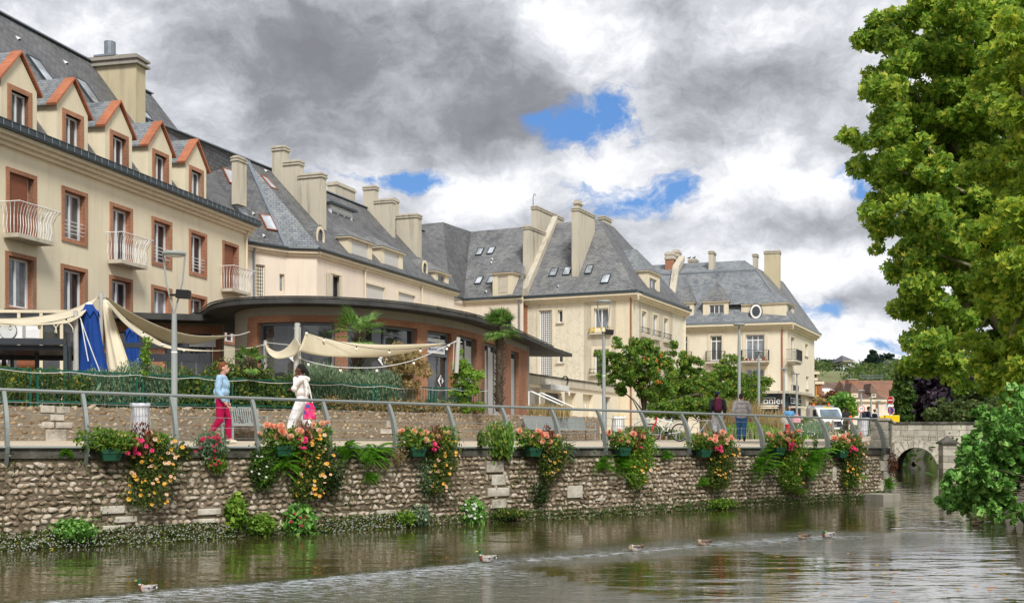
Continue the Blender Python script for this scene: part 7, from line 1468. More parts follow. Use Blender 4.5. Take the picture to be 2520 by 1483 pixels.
WP = [('valerian', z7, 1560, 700, 110, 85, 900, .032, 'rosemary_leaf', 'red-flowered valerian on the wall top in front of the woman in the denim jacket', 'plant', D_RED, 26, .4), ('valerian', z7, 1610, 830, 70, 60, 380, .03, 'fresh_leaf', 'lower sprawling red-flowered valerian on the wall face', 'plant', D_RED, 8, .2),
      ('valerian', z8, 360, 890, 115, 95, 700, .06, 'alder_leaf', 'broad green bushy plant with pink flowers at the waterline', 'plant', D_RED, 9, .3), ('leafy_weed', z8, 70, 925, 100, 62, 900, .04, 'fresh_leaf', 'light green leafy weed at the waterline left of the pink-flowered plant', 'plant', None, 0, .2), ('leafy_weed', z7, 1750, 1200, 62, 95, 420, .075, 'fresh_leaf', 'climbing weed with broad light leaves on the lower wall', 'plant', None, 0, .1),
      ('leafy_weed', z7, 530, 1330, 150, 60, 1500, .035, 'alder_leaf', 'dark green feathery bush at the waterline on the left', 'plant', None, 0, .3), ('wallflower', z8, 1265, 855, 62, 60, 420, .04, 'rosemary_leaf', 'grey-green wall plant at the waterline left of the white flowers', 'plant', D_WH2, 2, .5), ('wallflower', z8, 1655, 830, 80, 80, 620, .045, 'alder_leaf', 'white-flowered green plant at the waterline in the middle', 'plant', D_WH2, 14, .5), ('leafy_weed', z8, 1150, 870, 70, 40, 420, .04, 'fresh_leaf', 'low yellow-green weed at the waterline', 'plant', None, 0, .2),
      ('stalky_weed', z8, 1840, 300, 95, 105, 700, .045, 'cherry_leaf', 'tall stalky reddish-green weeds on the coping between the third and fourth planters', 'plant', None, 0, .75), ('stalky_weed', z8, 1925, 290, 28, 95, 330, .045, 'alder_leaf', 'tall green stalk at the right of the reddish weeds', 'plant', None, 0, .8), ('stalky_weed', z8, 1712, 290, 24, 45, 160, .045, 'hedge_leaf', 'short green stalk at the left of the reddish weeds', 'plant', None, 0, .8),
      ('dry_vine', z8, 1080, 400, 80, 65, 420, .022, 'dry_leaf', 'tangle of dry brown stems hanging from the wall top left of the third planter', 'vine', None, 0, .1), ('ivy', z8, 90, 500, 95, 130, 2200, .03, 'ivy_leaf', 'dark ivy curtain left of the large dark fern', 'ivy', D_WHT, 10, .0), ('ivy', z8, 560, 560, 120, 120, 1100, .03, 'dark_leaf', 'dark creeper between the second planter and the bright ferns', 'ivy', None, 0, .0), ('ivy', z8, 1300, 540, 60, 150, 900, .02, 'rosemary_leaf', 'silvery trailing plant hanging below the third planter', 'ivy', None, 0, .0),
      ('grass_tuft', z9, 1620, 950, 120, 30, 900, .035, 'fresh_leaf', 'mossy grass patch at the waterline right of the middle', 'grass tuft', None, 0, .4), ('grass_tuft', z8, 1880, 840, 150, 30, 900, .035, 'hedge_leaf', 'mossy ledge growth at the waterline below the pale blocks', 'grass tuft', None, 0, .4), ('ivy', z9, 300, 870, 60, 70, 500, .03, 'dark_leaf', 'small dark creeper on the lower wall left of the square block', 'ivy', None, 0, .0), ('ivy', zc, 290, 470, 75, 150, 1500, .028, 'fresh_leaf', 'yellow-green trailing plant under the planter below the red skirt', 'ivy', None, 0, .0), ('ivy', z9, 1640, 700, 70, 110, 1100, .028, 'hedge_leaf', 'trailing olive-green growth below the planter under the two men', 'ivy', None, 0, .0), ('ivy', zc, 1065, 450, 35, 75, 500, .03, 'red_leaf', 'reddish creeper at the bridge side of the wall corner', 'ivy', None, 0, .0), ('stalky_weed', zc, 490, 285, 14, 45, 70, .035, 'hedge_leaf', 'thin stalk on the coping left of the last planter', 'plant', None, 0, .8)]
for i, (nm, Z, x, y, rx, ry, n, sz, mt, lab, cat, fl, nf, vt) in enumerate(WP): wallplant(nm, Z, x, y, rx, ry, n, sz, mt, lab, cat, 400 + i, fl, nf, vt)
# carpets nobody would count
NR = np.random.default_rng(77)
def carpet(name, label, cat, spans, dens, size, mat, hfun, o0=-.16, flowers=0):
 P = []
 for (u0, u1) in spans:
  a, b = RF.hit(u0, HY)[0], RF.hit(u1, HY)[0]; n = int((b - a) * dens); s = NR.uniform(a, b, n); t = NR.uniform(0, 1, n); h = np.array([hfun(q) for q in s]); z = t ** 1.1 * h; o = o0 * (1 - t * .6) + NR.normal(0, .035, n)
  P.append(np.stack([RF.O.x + RF.U.x * s + RF.I.x * o, RF.O.y + RF.U.y * s + RF.I.y * o, np.maximum(z, .005)], 1))
 P = np.concatenate(P); V, Fq = leaf_quads(P, size, up=.4, long=1.8); tag(mesh_np(name, V, Fq, MAT[mat]), label, cat, kind='stuff')
 return P
hh = lambda q: .16 + .12 * (mnoise.noise((q * .9, 0, 3)) + .5)
P = carpet('daisy_leaves', 'green ground cover with tiny white daisies along the waterline', 'ground cover', [(-60, 575), (790, 1010)], 900, .028, 'hedge_leaf', lambda q: .30 + .14 * mnoise.noise((q * 1.1, 4, 0)))
idx = NR.choice(len(P), 900, replace=False); Q = P[idx] + np.array([-RF.I[0] * .05, -RF.I[1] * .05, .012]); V = []; Fq = []
for q in Q:
 c = Vector(q); V0 = len(V); t = Vector((RF.U[0], RF.U[1], 0)) * .014; u_ = (Vector((0, 0, 1)) + OUT * .5).normalized() * .014; V += [c - t, c - u_, c + t, c + u_]; Fq.append((V0, V0 + 1, V0 + 2, V0 + 3))
tag(mesh_np('daisies', [tuple(v) for v in V], Fq, MAT['petal_white']), 'tiny white daisies scattered in the ground cover at the waterline', 'daisies', kind='stuff')
carpet('waterline_weeds', 'moss and weeds along the foot of the river wall', 'weeds', [(560, 800), (1000, 2185)], 420, .026, 'ivy_leaf', hh)
# sparse weeds all over the wall face
n = 9000; s = NR.uniform(-2, S_END - .3, n); t = NR.uniform(0, 1, n); z = np.array([ztop(q) for q in s]) * t - .04; keep = np.array([mnoise.noise((a * .9, b * 1.6, 7.)) + (.35 if b > 1.25 else 0) > .12 for a, b in zip(s, z)]); s, z = s[keep], z[keep]; o = -.03 + NR.normal(0, .03, len(s))
P = np.stack([RF.O.x + RF.U.x * s + RF.I.x * o, RF.O.y + RF.U.y * s + RF.I.y * o, z], 1); V, Fq = leaf_quads(P, .03, long=1.6, droop=.3); tag(mesh_np('wall_weeds', V, Fq, MAT['ivy_leaf']), 'sparse creeping weeds growing in the joints of the river wall', 'weeds', kind='stuff')
# ================================================================ STREET LAMPS
def lamp(u, vt, d, zb_, label, head, arms=True, r=.065, flood=None, tagv=None):
 b = at(u, HY, d); zt_ = EZ + (HY - vt) / F * d; e = empty('street_lamp', (b.x, b.y, zb_), 0, label, 'street lamp', 'grey street lamps on the quay'); m = MB(); zs = zt_ - 1.35 if arms else zt_ - .06
 m.tube([(b.x, b.y, zb_), (b.x, b.y, zs - 1), (b.x, b.y, zs)], [r, r, r * .8 if arms else r * .6], 14); m.build('pole', MAT['lamp_grey'], e, smooth=True)
 if arms:
  for sg in (-1, 1): m = MB(); m.tube([(b.x, b.y, zs), (b.x + sg * .06, b.y, zs + .22), (b.x + sg * .17, b.y, zs + .65), (b.x + sg * head * .92, b.y, zs + 1.2), (b.x + sg * head * .98, b.y, zs + 1.3)], .02, 7); m.build('arm', MAT['lamp_grey'], e, smooth=True)
 m = MB(); m.lathe((b.x, b.y, zt_ - .09), [(head * .8, -.015), (head, .0), (head, .035), (head * .82, .06), (0, .085)], 24); m.build('lamp_head', MAT['lamp_grey'], e); m = MB(); m.lathe((b.x, b.y, zt_ - .125), [(0, 0), (head * .78, .0), (head * .78, .015)], 20); m.build('diffuser', MAT['awning_grey'], e)
 if flood: z = EZ + (HY - flood) / F * d; m = MB(); m.obox((b.x + .2, b.y - .02, z), (.14, 0, -.01), (0, .1, 0), (.01, 0, .09)); m.tube([(b.x - .08, b.y - .07, z - .02), (b.x + .1, b.y - .07, z - .02)], .03, 6); m.build('floodlight', MAT['black_paint'], e, bevel=.01)
 if tagv: z = EZ + (HY - tagv) / F * d; m = MB(); m.lathe((b.x, b.y, z), [(r + .002, 0), (r + .002, .03)], 14); m.build('number_tag', MAT['satin_white'], e)
gzp = lambda u, d: gz(at(u, HY, d).x, d)
lamp(429, 616, 23.6, gzp(422, 23.6), 'nearest street lamp, with a flat round head on a fork and a floodlight', .25, flood=724, tagv=868); lamp(1486, 737, 39, gzp(1486, 39), 'street lamp in front of the cream house, by the long bench', .25, flood=817, tagv=925)
lamp(1819, 794, 48, 1.6, 'tall street lamp with a flat disc head left of the wide balcony', .26, False, .07); lamp(1867, 861, 59, 1.6, 'street lamp in front of the wide balcony', .24, False, .08); lamp(1929, 904, 72, 1.62, 'street lamp at the corner of the shop', .24, False, .08); lamp(1961, 917, 82, 1.65, 'thin street lamp by the street name plates', .24, False, .08)
for i, (x, y, d, lab) in enumerate(((1212, 285, 95, 'distant street lamp above the speed limit sign'), (1405, 432, 105, 'distant street lamp right of the speed limit sign'), (1552, 498, 118, 'distant street lamp left of the no-entry sign'), (1590, 608, 135, 'smallest distant street lamp behind the bridge couple'))): u_, v_ = zg(x, y); lamp(u_, v_, d, 1.7, lab, .30, False, .09)
# ================================================================ BENCHES, BINS, BICYCLE, RACKS
def bench(p, ang, L_, seats, label):
 e = empty('park_bench', p, ang, label, 'bench', 'grey slatted benches on the quay'); B = Fr((p[0], p[1]), (math.cos(ang), math.sin(ang))); z = p[2]; m = MB(); m.box(B, 0, L_, -.0, .42, z + .40, z + .425); m.box(B, -.02, L_ + .02, -.03, .0, z + .37, z + .43); m.build('seat', MAT['lamp_grey'], e)
 w_ = L_ / seats
 for i in range(seats):
  m = MB(); a, b = i * w_ + .03, (i + 1) * w_ - .03; n = int((b - a) / .062)
  for q in (0, 1): m.beam(B.P(a, .42 + .1 * q, z + .44 + .40 * q), B.P(b, .42 + .1 * q, z + .44 + .40 * q), .03, .03)
  for j in range(n + 1): x = a + (b - a) * j / n; m.beam(B.P(x, .425, z + .455), B.P(x, .515, z + .825), .032, .012, up=(B.I[0], B.I[1], 0))
  m.build('backrest', MAT['lamp_grey'], e)
 for i in range(seats + 1):
  x = i * w_; m = MB(); m.beam(B.P(x, .0, z + .62), B.P(x, .45, z + .62), .05, .03); m.beam(B.P(x, .0, z + .43), B.P(x, .0, z + .6), .05, .03); m.build('armrest', MAT['lamp_grey'], e)
 for x in (0.02, L_ - .02):
  for o_ in (.02, .40): m = MB(); m.box(B, x - .025, x + .025, o_ - .02, o_ + .02, z, z + .398); m.build('leg', MAT['lamp_grey'], e)
a = SW1.hit(572, HY, -.62)[0]; b = SW1.hit(658, HY, -.62)[0]; p = SW1.P(a, -.62, 0); p.z = gz(p.x, p.y) + .014; bench(p, SW1.ang(), b - a, 2, 'short slatted grey bench against the garden wall behind the two women')
a = SW1.hit(1320, HY, -.7)[0]; p = SW1.P(a, -.7, 0); q = at(1466, HY, 41.5); p.z = gz(p.x, p.y) + .014; bench(p, math.atan2(q.y - p.y, q.x - p.x), (Vector((q.x, q.y)) - Vector((p.x, p.y))).length, 3, 'long slatted grey bench near the end of the garden wall')
def wirebin(u, d, h, r0, r1, label, bag, lid=True):
 b = at(u, HY, d); z = gz(b.x, b.y) + .014; e = empty('litter_bin', (b.x, b.y, z), 0, label, 'litter bin', 'wire litter bins on the quay'); m = MB(); n = 18
 for i in range(n): an = 2 * math.pi * i / n; c, s_ = math.cos(an), math.sin(an); m.tube([(b.x + r1 * c, b.y + r1 * s_, z), (b.x + r1 * .95 * c, b.y + r1 * .95 * s_, z + h * .3), (b.x + r0 * .9 * c, b.y + r0 * .9 * s_, z + h * .8), (b.x + r0 * c, b.y + r0 * s_, z + h)], .007, 4)
 for (q, rr_) in ((0, r1), (1, r0)): m.tube([(b.x + rr_ * math.cos(t * .3491), b.y + rr_ * math.sin(t * .3491), z + h * q) for t in range(19)], .012, 5)
 m.build('wire_cage', MAT['lamp_grey'], e); m = MB(); V = []; n = 30; rr = random.Random(3)
 prof = [(r0 * 1.03, h - .06), (r0 * 1.05, h + .01), (r0 * .92, h), (r0 * .85, h * .8), (r0 * .78, h * .5), (r0 * .8, h * .2), (r0 * .55, .05)]
 for (r, zz) in prof:
  for i in range(n): an = 2 * math.pi * i / n; q = r * (1 + .05 * math.sin(an * 7 + zz * 4) + rr.uniform(-.02, .02)); V.append((b.x + q * math.cos(an), b.y + q * math.sin(an), z + zz))
 mesh_np('bin_bag', V, [(j * n + i, j * n + (i + 1) % n, (j + 1) * n + (i + 1) % n, (j + 1) * n + i) for j in range(len(prof) - 1) for i in range(n)], MAT[bag], e, smooth=True)
 if lid: m = MB(); m.lathe((b.x, b.y, z + h + .015), [(r0 * .9, 0), (r0 * .98, .01), (r0 * .5, .03), (0, .03)], 20); m.build('lid', MAT[lid], e)
k = MN('bag_plastic'); a_ = k.ramp(k.noise(5, 4), [(.3, (.42, .43, .50)), (.7, (.74, .75, .80))]); k.bump(k.noise(9, 4), .5, .03); MAT['bag_plastic'] = k.set(a_, .3, 0, .5)
wirebin(346, 24.3, .84, .20, .24, 'wire litter bin with a pale bag against the garden wall at left', 'bag_plastic', False); wirebin(1521, 37, .86, .22, .26, 'wire litter bin with white bag and yellow lid right of the long bench', 'satin_white', 'yellow_paint'); wirebin(2124, 62, 1.05, .33, .36, 'tall litter bin with a clear bag behind the end of the railing', 'bag_plastic', False)
# bicycle rack hoops and bicycle
gy_ = lambda p: gz(p.x, p.y) + .014
for i, (u, d) in enumerate(((1578, 43), (1627, 43), (1666, 44), (1722, 45))):
 b = at(u, HY, d); z = gy_(b); e = empty('cycle_hoop', (b.x, b.y, z), 0, 'curved grey steel cycle hoop, %s one counted from the bicycle end' % ('first', 'second', 'third', 'fourth')[i], 'cycle rack', 'curved cycle hoops on the quay')
 m = MB(); m.tube([(b.x - .42, b.y, z), (b.x - .40, b.y, z + .35), (b.x - .25, b.y, z + .66), (b.x, b.y, z + .80), (b.x + .35, b.y, z + .83)], .024, 7); m.tube([(b.x + .35, b.y, z + .83), (b.x + .15, b.y, z + .55), (b.x - .02, b.y, z + .3), (b.x - .05, b.y, z)], .024, 7); m.tube([(b.x - .4, b.y, z + .25), (b.x - .03, b.y, z + .25)], .015, 6); m.build('hoop', MAT['lamp_grey'], e)
bb = at(1638, HY, 41.5); zbk = gy_(bb); bk = empty('bicycle', (bb.x, bb.y, zbk), 0, 'white and red mountain bicycle leaning on the cycle hoops', 'bicycle'); X = lambda x, z, y=0: Vector((bb.x + x, bb.y + y, zbk + z))
for nm, x in (('wheel', -.54), ('wheel', .54)):
 m = MB(); m.tube([X(x + .325 * math.cos(t * .2618), .345 + .325 * math.sin(t * .2618)) for t in range(25)], .023, 7); w_ = m.build(nm, MAT['black_rubber'], bk); m = MB(); m.tube([X(x + .29 * math.cos(t * .2618), .345 + .29 * math.sin(t * .2618)) for t in range(25)], .010, 5)
 for t in range(16): m.tube([X(x, .345), X(x + .29 * math.cos(t * .3927), .345 + .29 * math.sin(t * .3927))], .003, 3)
 m.build('rim', MAT['steel'], w_)
m = MB(); m.tube([X(-.33, .78), X(.02, .34)], .026, 8); m.tube([X(-.30, .84), X(.20, .72)], .022, 8); m.tube([X(.02, .30), X(.24, .88)], .02, 8); m.tube([X(.02, .30), X(.54, .345)], .014, 6); m.tube([X(.54, .345), X(.2, .74)], .013, 6); m.build('frame', MAT['white_paint'], bk)
m = MB(); m.tube([X(-.33, .92), X(-.36, .74), X(-.50, .52, .05), X(-.54, .345, .05)], [.026, .03, .02, .015], 7); m.tube([X(-.36, .72), X(-.50, .52, -.05), X(-.54, .345, -.05)], [.03, .02, .015], 7); m.build('fork', MAT['red_paint'], bk)
m = MB(); m.tube([X(-.34, .94), X(-.37, 1.0)], .016, 6); m.tube([X(-.38, 1.0, -.3), X(-.36, 1., 0), X(-.38, 1.0, .3)], .015, 6); m.build('handlebar', MAT['black_paint'], bk); m = MB(); m.tube([X(.14, .93), X(.24, .925), X(.38, .94)], [.02, .035, .06], 8); m.build('saddle', MAT['black_rubber'], bk)
m = MB(); m.lathe(X(.02, .30, -.05), [(.09, 0), (.09, .006), (0, .007)], 16, 0, (0, 1, 0)); m.tube([X(.02, .30, -.07), X(.10, .16, -.07)], .012, 5); m.beam(X(.07, .16, -.07), X(.17, .16, -.07), .08, .03); m.tube([X(.02, .30, -.07), X(-.06, .44, -.07)], .012, 5); m.build('crank', MAT['black_paint'], bk)
# slatted chair
cb = at(1772, HY, 46); zc_ = gy_(cb); ce = empty('slatted_chair', (cb.x, cb.y, zc_), 0, 'grey metal slatted seat left of the man with the backpack', 'chair'); CF = Fr((cb.x - .25, cb.y), (1, .1)); m = MB()
for j in range(5): m.beam(CF.P(.02 + j * .02, .06 + j * .1, zc_ + .42), CF.P(.52, .06 + j * .1, zc_ + .42), .07, .02)
m.build('seat', MAT['lamp_grey'], ce); m = MB()
for j in range(4): m.beam(CF.P(-.02, .05 + j * .13, zc_ + .45), CF.P(-.12, .05 + j * .13, zc_ + .85), .10, .02, up=(1, 0, 0))
m.build('backrest', MAT['lamp_grey'], ce); m = MB()
for (x, o_) in ((-.02, .03), (.52, .03), (.52, .5)): m.beam(CF.P(x, o_, zc_), CF.P(x, o_, zc_ + .41 + (.2 if x < 0 else 0)), .04, .04)
m.beam(CF.P(-.1, .03, zc_ + .62), CF.P(.4, .03, zc_ + .64), .04, .02); m.build('frame', MAT['lamp_grey'], ce)
# ================================================================ PEOPLE AND DUCKS (skinned by voxel remesh into one surface each)
def remesh(name, mb, mats, parent, vox, smooth_it=3, matf=None):
 o = mb.build('tmp', MAT['satin_white'], None, uv=False); md = o.modifiers.new('r', 'REMESH'); md.mode = 'VOXEL'; md.voxel_size = vox; s = o.modifiers.new('s', 'SMOOTH'); s.iterations = smooth_it; s.factor = .5
 dg = bpy.context.evaluated_depsgraph_get(); me = bpy.data.meshes.new_from_object(o.evaluated_get(dg)); old = o.data; bpy.data.objects.remove(o); bpy.data.meshes.remove(old)
 me.materials.clear(); mats = mats if isinstance(mats, list) else [mats]
 for m in mats: me.materials.append(m)
 if matf:
  for p in me.polygons: p.material_index = matf(p.center)
 me.transform(wmat(parent).inverted()) if parent else None
 me.polygons.foreach_set('use_smooth', [True] * len(me.polygons)); me.name = name; o = bpy.data.objects.new(name, me); COL.objects.link(o); o.parent = parent; return o
def mat_c(name, c, rough=.85, var=.26, sc=9.):  # strong tone mottling imitates light and shade in cloth folds
 if name not in MAT: m_plain(name, c, rough, var=var, sc=sc)
 return MAT[name]
for n_, c_ in dict(skin_light=(.58, .33, .24), skin_dark=(.12, .055, .03), skin_mid=(.34, .17, .10), hair_auburn=(.16, .055, .02), hair_black=(.012, .010, .010), hair_brown=(.06, .03, .018), denim_pale=(.30, .46, .62), denim=(.04, .14, .34), crimson=(.36, .0, .055), off_white=(.78, .72, .68), white_cotton=(.80, .79, .80), navy=(.015, .02, .045), charcoal=(.022, .022, .028), burgundy=(.11, .015, .045), light_grey=(.52, .52, .55), coat_grey=(.46, .43, .44), red_skirt=(.68, .01, .03), khaki=(.075, .08, .055), shoe_cream=(.62, .57, .48), bag_pink=(.65, .33, .38), bag_grey=(.48, .44, .42), bag_multi=(.62, .06, .20), orange_cloth=(.80, .15, .02), denim_blue=(.10, .30, .55), cap_navy=(.02, .035, .09)).items(): mat_c(n_, c_)
def person(u, vfeet, d, H, head, label, J, cl, vox=.011, group=None):
 """J: joint positions in body space (x ahead, y left, z up, 1.70 m tall); cl: clothing dictionary"""
 b = at(u, vfeet, d); e = empty('person', b, head, label, 'person', group); k_ = H / 1.70; c_, s_ = math.cos(head), math.sin(head)
 W = lambda p: Vector((b.x + (p[0] * c_ - p[1] * s_) * k_, b.y + (p[0] * s_ + p[1] * c_) * k_, b.z + p[2] * k_))
 def caps(m, ch, rs): m.tube([W(p) for p in ch], [r * k_ for r in rs], 10); [m.ball(W(p), r * k_, 10, 6) for p, r in zip(ch, rs)]
 dx = J.get('dx', 0.); P = dict(hipc=(0, 0, .93), waist=(.0, 0, 1.08), chest=(dx * .6, 0, 1.28), neck=(dx, 0, 1.44), head=(dx + .02, 0, 1.585)); P.update(J); hx, hy, hz = P['head']; tn = P.get('turn', 0.); ct, st_ = math.cos(tn), math.sin(tn); HD = lambda x, y, z: (hx + x * ct - y * st_, hy + x * st_ + y * ct, hz + z)
 def torso(m, a, ext=0.):
  for (q, rx, ry) in ((P['hipc'], .115, .165), (P['waist'], .105, .142), (P['chest'], .12, .165), ((P['neck'][0], 0, P['neck'][2] - .08), .085, .165)):
   c = W(q); m.ball(c, ((rx + a) * k_, (ry + a) * k_, .15 * k_), 12, 8); me_ = m.v
  n_ = len(m.v)
 # rotate torso ellipsoids to the heading: built in world axes, so spread along heading instead
 def ellh(m, q, rx, ry, rz, n=12):
  c = W(q); bs = len(m.v); m.ball(c, (rx * k_, ry * k_, rz * k_), n, 8)
  for i in range(bs, len(m.v)): v = Vector(m.v[i]) - c; m.v[i] = (c.x + v.x * c_ - v.y * s_, c.y + v.x * s_ + v.y * c_, c.z + v.z)
 def torso(m, a, z0=0, belly=0.):
  C = [(P['hipc'], .115, .160, .13), (P['waist'], .108 + belly, .138 + belly, .15), ((P['chest'][0], 0, P['chest'][2] - .05), .122 + belly * .5, .158, .16), (P['chest'], .118, .172, .14), ((P['neck'][0] * .9, 0, P['neck'][2] - .07), .075, .165, .075)]
  for (q, rx, ry, rz) in C[z0:]: ellh(m, q, rx + a, ry + a, rz)
 m = MB(); torso(m, 0, belly=cl.get('belly', 0)); caps(m, [P['neck'][:2] + (1.40,), P['neck'], HD(-.01, 0, -.05)], [.065, .055, .055])
 ellh(m, HD(0, 0, .01), .092, .073, .115); caps(m, [HD(.045, 0, -.075), HD(.05, 0, -.06)], [.042, .05]); caps(m, [HD(.085, 0, .0), HD(.108, 0, -.025)], [.012, .016]); caps(m, [HD(.088, -.02, -.055), HD(.088, .02, -.055)], [.012, .012])
 for sy in (-1, 1): ellh(m, HD(-.005, sy * .073, -.005), .022, .012, .032, 8)
 for sd in 'LR':
  hip, kn, an, toe = P['hip' + sd], P['knee' + sd], P['ank' + sd], P['toe' + sd]; caps(m, [hip, kn, an], [.092, .058, .038]); caps(m, [an, toe], [.04, .03])
  sh, el, wr = P['sho' + sd], P['elb' + sd], P['wri' + sd]; caps(m, [sh, el, wr], [.052, .042, .028]); w_ = Vector(wr); dr = (w_ - Vector(el)).normalized(); side = Vector((0, 1, 0)) if abs(dr.y) < .8 else Vector((1, 0, 0)); pl = w_ + dr * .05
  caps(m, [wr, tuple(pl)], [.028, .034]); cur = Vector(P.get('curl', (.02, 0, -.01)))
  for f in range(5):
   of = side * (f - 1.5) * .018 if f < 4 else side * -.035; st = pl + of + dr * (.02 if f < 4 else -.025); ln = (.035, .04, .038, .03, .03)[f]; md = st + dr * ln * (1 if f < 4 else .5) + (side * -.015 if f == 4 else Vector()); caps(m, [tuple(st), tuple(md), tuple(md + dr * ln * .6 + cur)], [.0095, .009, .008])
 remesh('body', m, MAT[cl['skin']], e, vox * .8, 2)
 m = MB(); hs = cl.get('hair_style', 'short')
 ellh(m, HD(-.022, 0, .045), .092, .082, .095); ellh(m, HD(-.045, 0, -.0), .07, .079, .085)
 if hs == 'short': ellh(m, HD(.03, 0, .10), .062, .06, .035)
 if hs in ('pony', 'braids'): caps(m, [HD(-.09, 0, .04), HD(-.15, 0, -.05), HD(-.17, .0, -.22)], [.045, .05, .03])
 if hs == 'long': caps(m, [HD(-.04, .06, 0), HD(-.05, .075, -.14), HD(-.03, .08, -.24)], [.05, .05, .03]); caps(m, [HD(-.04, -.06, 0), HD(-.05, -.075, -.14), HD(-.03, -.08, -.24)], [.05, .05, .03])
 if hs == 'bun': caps(m, [HD(-.09, 0, .05), HD(-.12, 0, .07)], [.05, .045])
 remesh('hair', m, MAT[cl['hair']], e, vox * .8, 2)
 m = MB()
 for sy in (-1, 1): m.ball(W(HD(.080, sy * .032, .012)), .012 * k_, 6, 4)
 m.build('eyes', MAT['black_paint'], e, uv=False)
 if 'cap' in cl:
  m = MB(); ellh(m, HD(-.012, 0, .062), .102, .088, .072); caps(m, [HD(.07, -.03, .05), HD(.145, -.02, .035), HD(.145, .02, .035), HD(.07, .03, .05)], [.014, .012, .012, .014]); remesh('cap', m, MAT[cl['cap']], e, vox * .8, 2)
 g = cl.get('loose', .016); m = MB(); torso(m, g, 0 if cl.get('hem', 1) else 1, cl.get('belly', 0))
 if cl.get('hem', 1): ellh(m, (P['hipc'][0], 0, P['hipc'][2] - .05), .13 + g, .172 + g, .07)
 for sd in 'LR': caps(m, [P['sho' + sd], P['elb' + sd], tuple(Vector(P['elb' + sd]).lerp(Vector(P['wri' + sd]), .86))], [.062 + g * .7, .052 + g * .6, .038 + g * .5])
 caps(m, [(P['neck'][0] - .05, -.05, 1.42), (P['neck'][0] - .05, .05, 1.42)], [.035, .035])
 if cl.get('hood'): caps(m, [(P['neck'][0] - .09, -.07, 1.40), (P['neck'][0] - .13, 0, 1.37), (P['neck'][0] - .09, .07, 1.40)], [.05, .065, .05])
 remesh(cl.get('top_name', 'jacket'), m, MAT[cl['top']], e, vox, 3)
 m = MB()
 if 'skirt' in cl:
  for i in range(9): t = i / 8; ellh(m, (0.02 * t, 0, .98 - .62 * t), .12 + .03 * t, .17 + .045 * t, .07)
  remesh('skirt', m, MAT[cl['skirt']], e, vox, 3)
 else:
  ellh(m, (P['hipc'][0], 0, P['hipc'][2] - .02), .128, .172, .12); w_ = cl.get('leg', .012)
  for sd in 'LR': caps(m, [P['hip' + sd], P['knee' + sd], tuple(Vector(P['knee' + sd]).lerp(Vector(P['ank' + sd]), cl.get('len', .97)))], [.098 + w_, .064 + w_, .044 + w_])
  remesh('trousers', m, MAT[cl['bottom']], e, vox, 2)
 for sd in 'LR': a, t = P['ank' + sd], P['toe' + sd]; m = MB(); caps(m, [(a[0] - .03, a[1], a[2] - .035), (a[0], a[1], a[2] - .03), t], [.042, .045, .036]); remesh('shoe', m, MAT[cl['shoe']], e, vox, 1)
 if 'scarf' in cl: m = MB(); caps(m, [(P['neck'][0] + .06, 0, 1.43), (P['neck'][0], .07, 1.44), (P['neck'][0] - .07, 0, 1.46), (P['neck'][0], -.07, 1.44), (P['neck'][0] + .06, 0, 1.43)], [.045] * 5); remesh('scarf', m, MAT[cl['scarf']], e, vox, 2)
 return e, W, k_, ellh, caps
def legs(fl, bl, lift=0., w=.09):   # stride: left foot fl ahead, right foot bl behind
 d = {}
 for sd, x, y in (('L', fl, w), ('R', bl, -w)):
  up = lift if x < 0 else 0.; kx = x * .45 + (.06 if x >= 0 else .10); d['hip' + sd] = (0, y, .90); d['knee' + sd] = (kx, y, .50 - abs(x) * .04); d['ank' + sd] = (x, y, .085 + up); d['toe' + sd] = (x + (.14 if up < .08 else .10), y, .035 + (up * .25))
 return d
def arm(sd, elb, wri): y = .19 if sd == 'L' else -.19; return {'sho' + sd: (0, y, 1.37), 'elb' + sd: elb, 'wri' + sd: wri}
A1 = dict(**legs(.14, -.26, .09), **arm('L', (.0, .23, 1.10), (.10, .24, .87)), **arm('R', (-.03, -.23, 1.10), (.12, -.24, .87)), dx=.03)
person(545, 1091, 22.8, 1.68, R(4), 'woman with short auburn hair, pale denim jacket and crimson trousers walking right', A1, dict(skin='skin_light', hair='hair_auburn', top='denim_pale', bottom='crimson', shoe='shoe_cream', belly=.045, loose=.02, len=.88), .009)
A2 = dict(**legs(.30, -.30, .07), **arm('R', (.05, -.27, 1.13), (.21, -.12, 1.14)), **arm('L', (.14, .24, 1.16), (.13, .12, 1.41)), dx=.02, head=(.05, 0, 1.575))
e2, W, k_, el_, cp_ = person(744, 1087, 22.6, 1.60, R(182), 'woman in off-white hooded tracksuit with long dark braids looking left, holding a phone', A2, dict(skin='skin_dark', hair='hair_black', hair_style='braids', top='off_white', bottom='white_cotton', shoe='white_cotton', belly=.03, loose=.026, leg=.03, hood=1), .009)
ph = W((.29, -.10, 1.17)); pe = empty('phone', ph, 0, 'black smartphone held by the woman in white', 'phone'); m = MB(); m.obox(ph, (.07, 0, .008), (0, .035, 0), (0, 0, .006)); m.build('case', MAT['black_paint'], pe, bevel=.003)
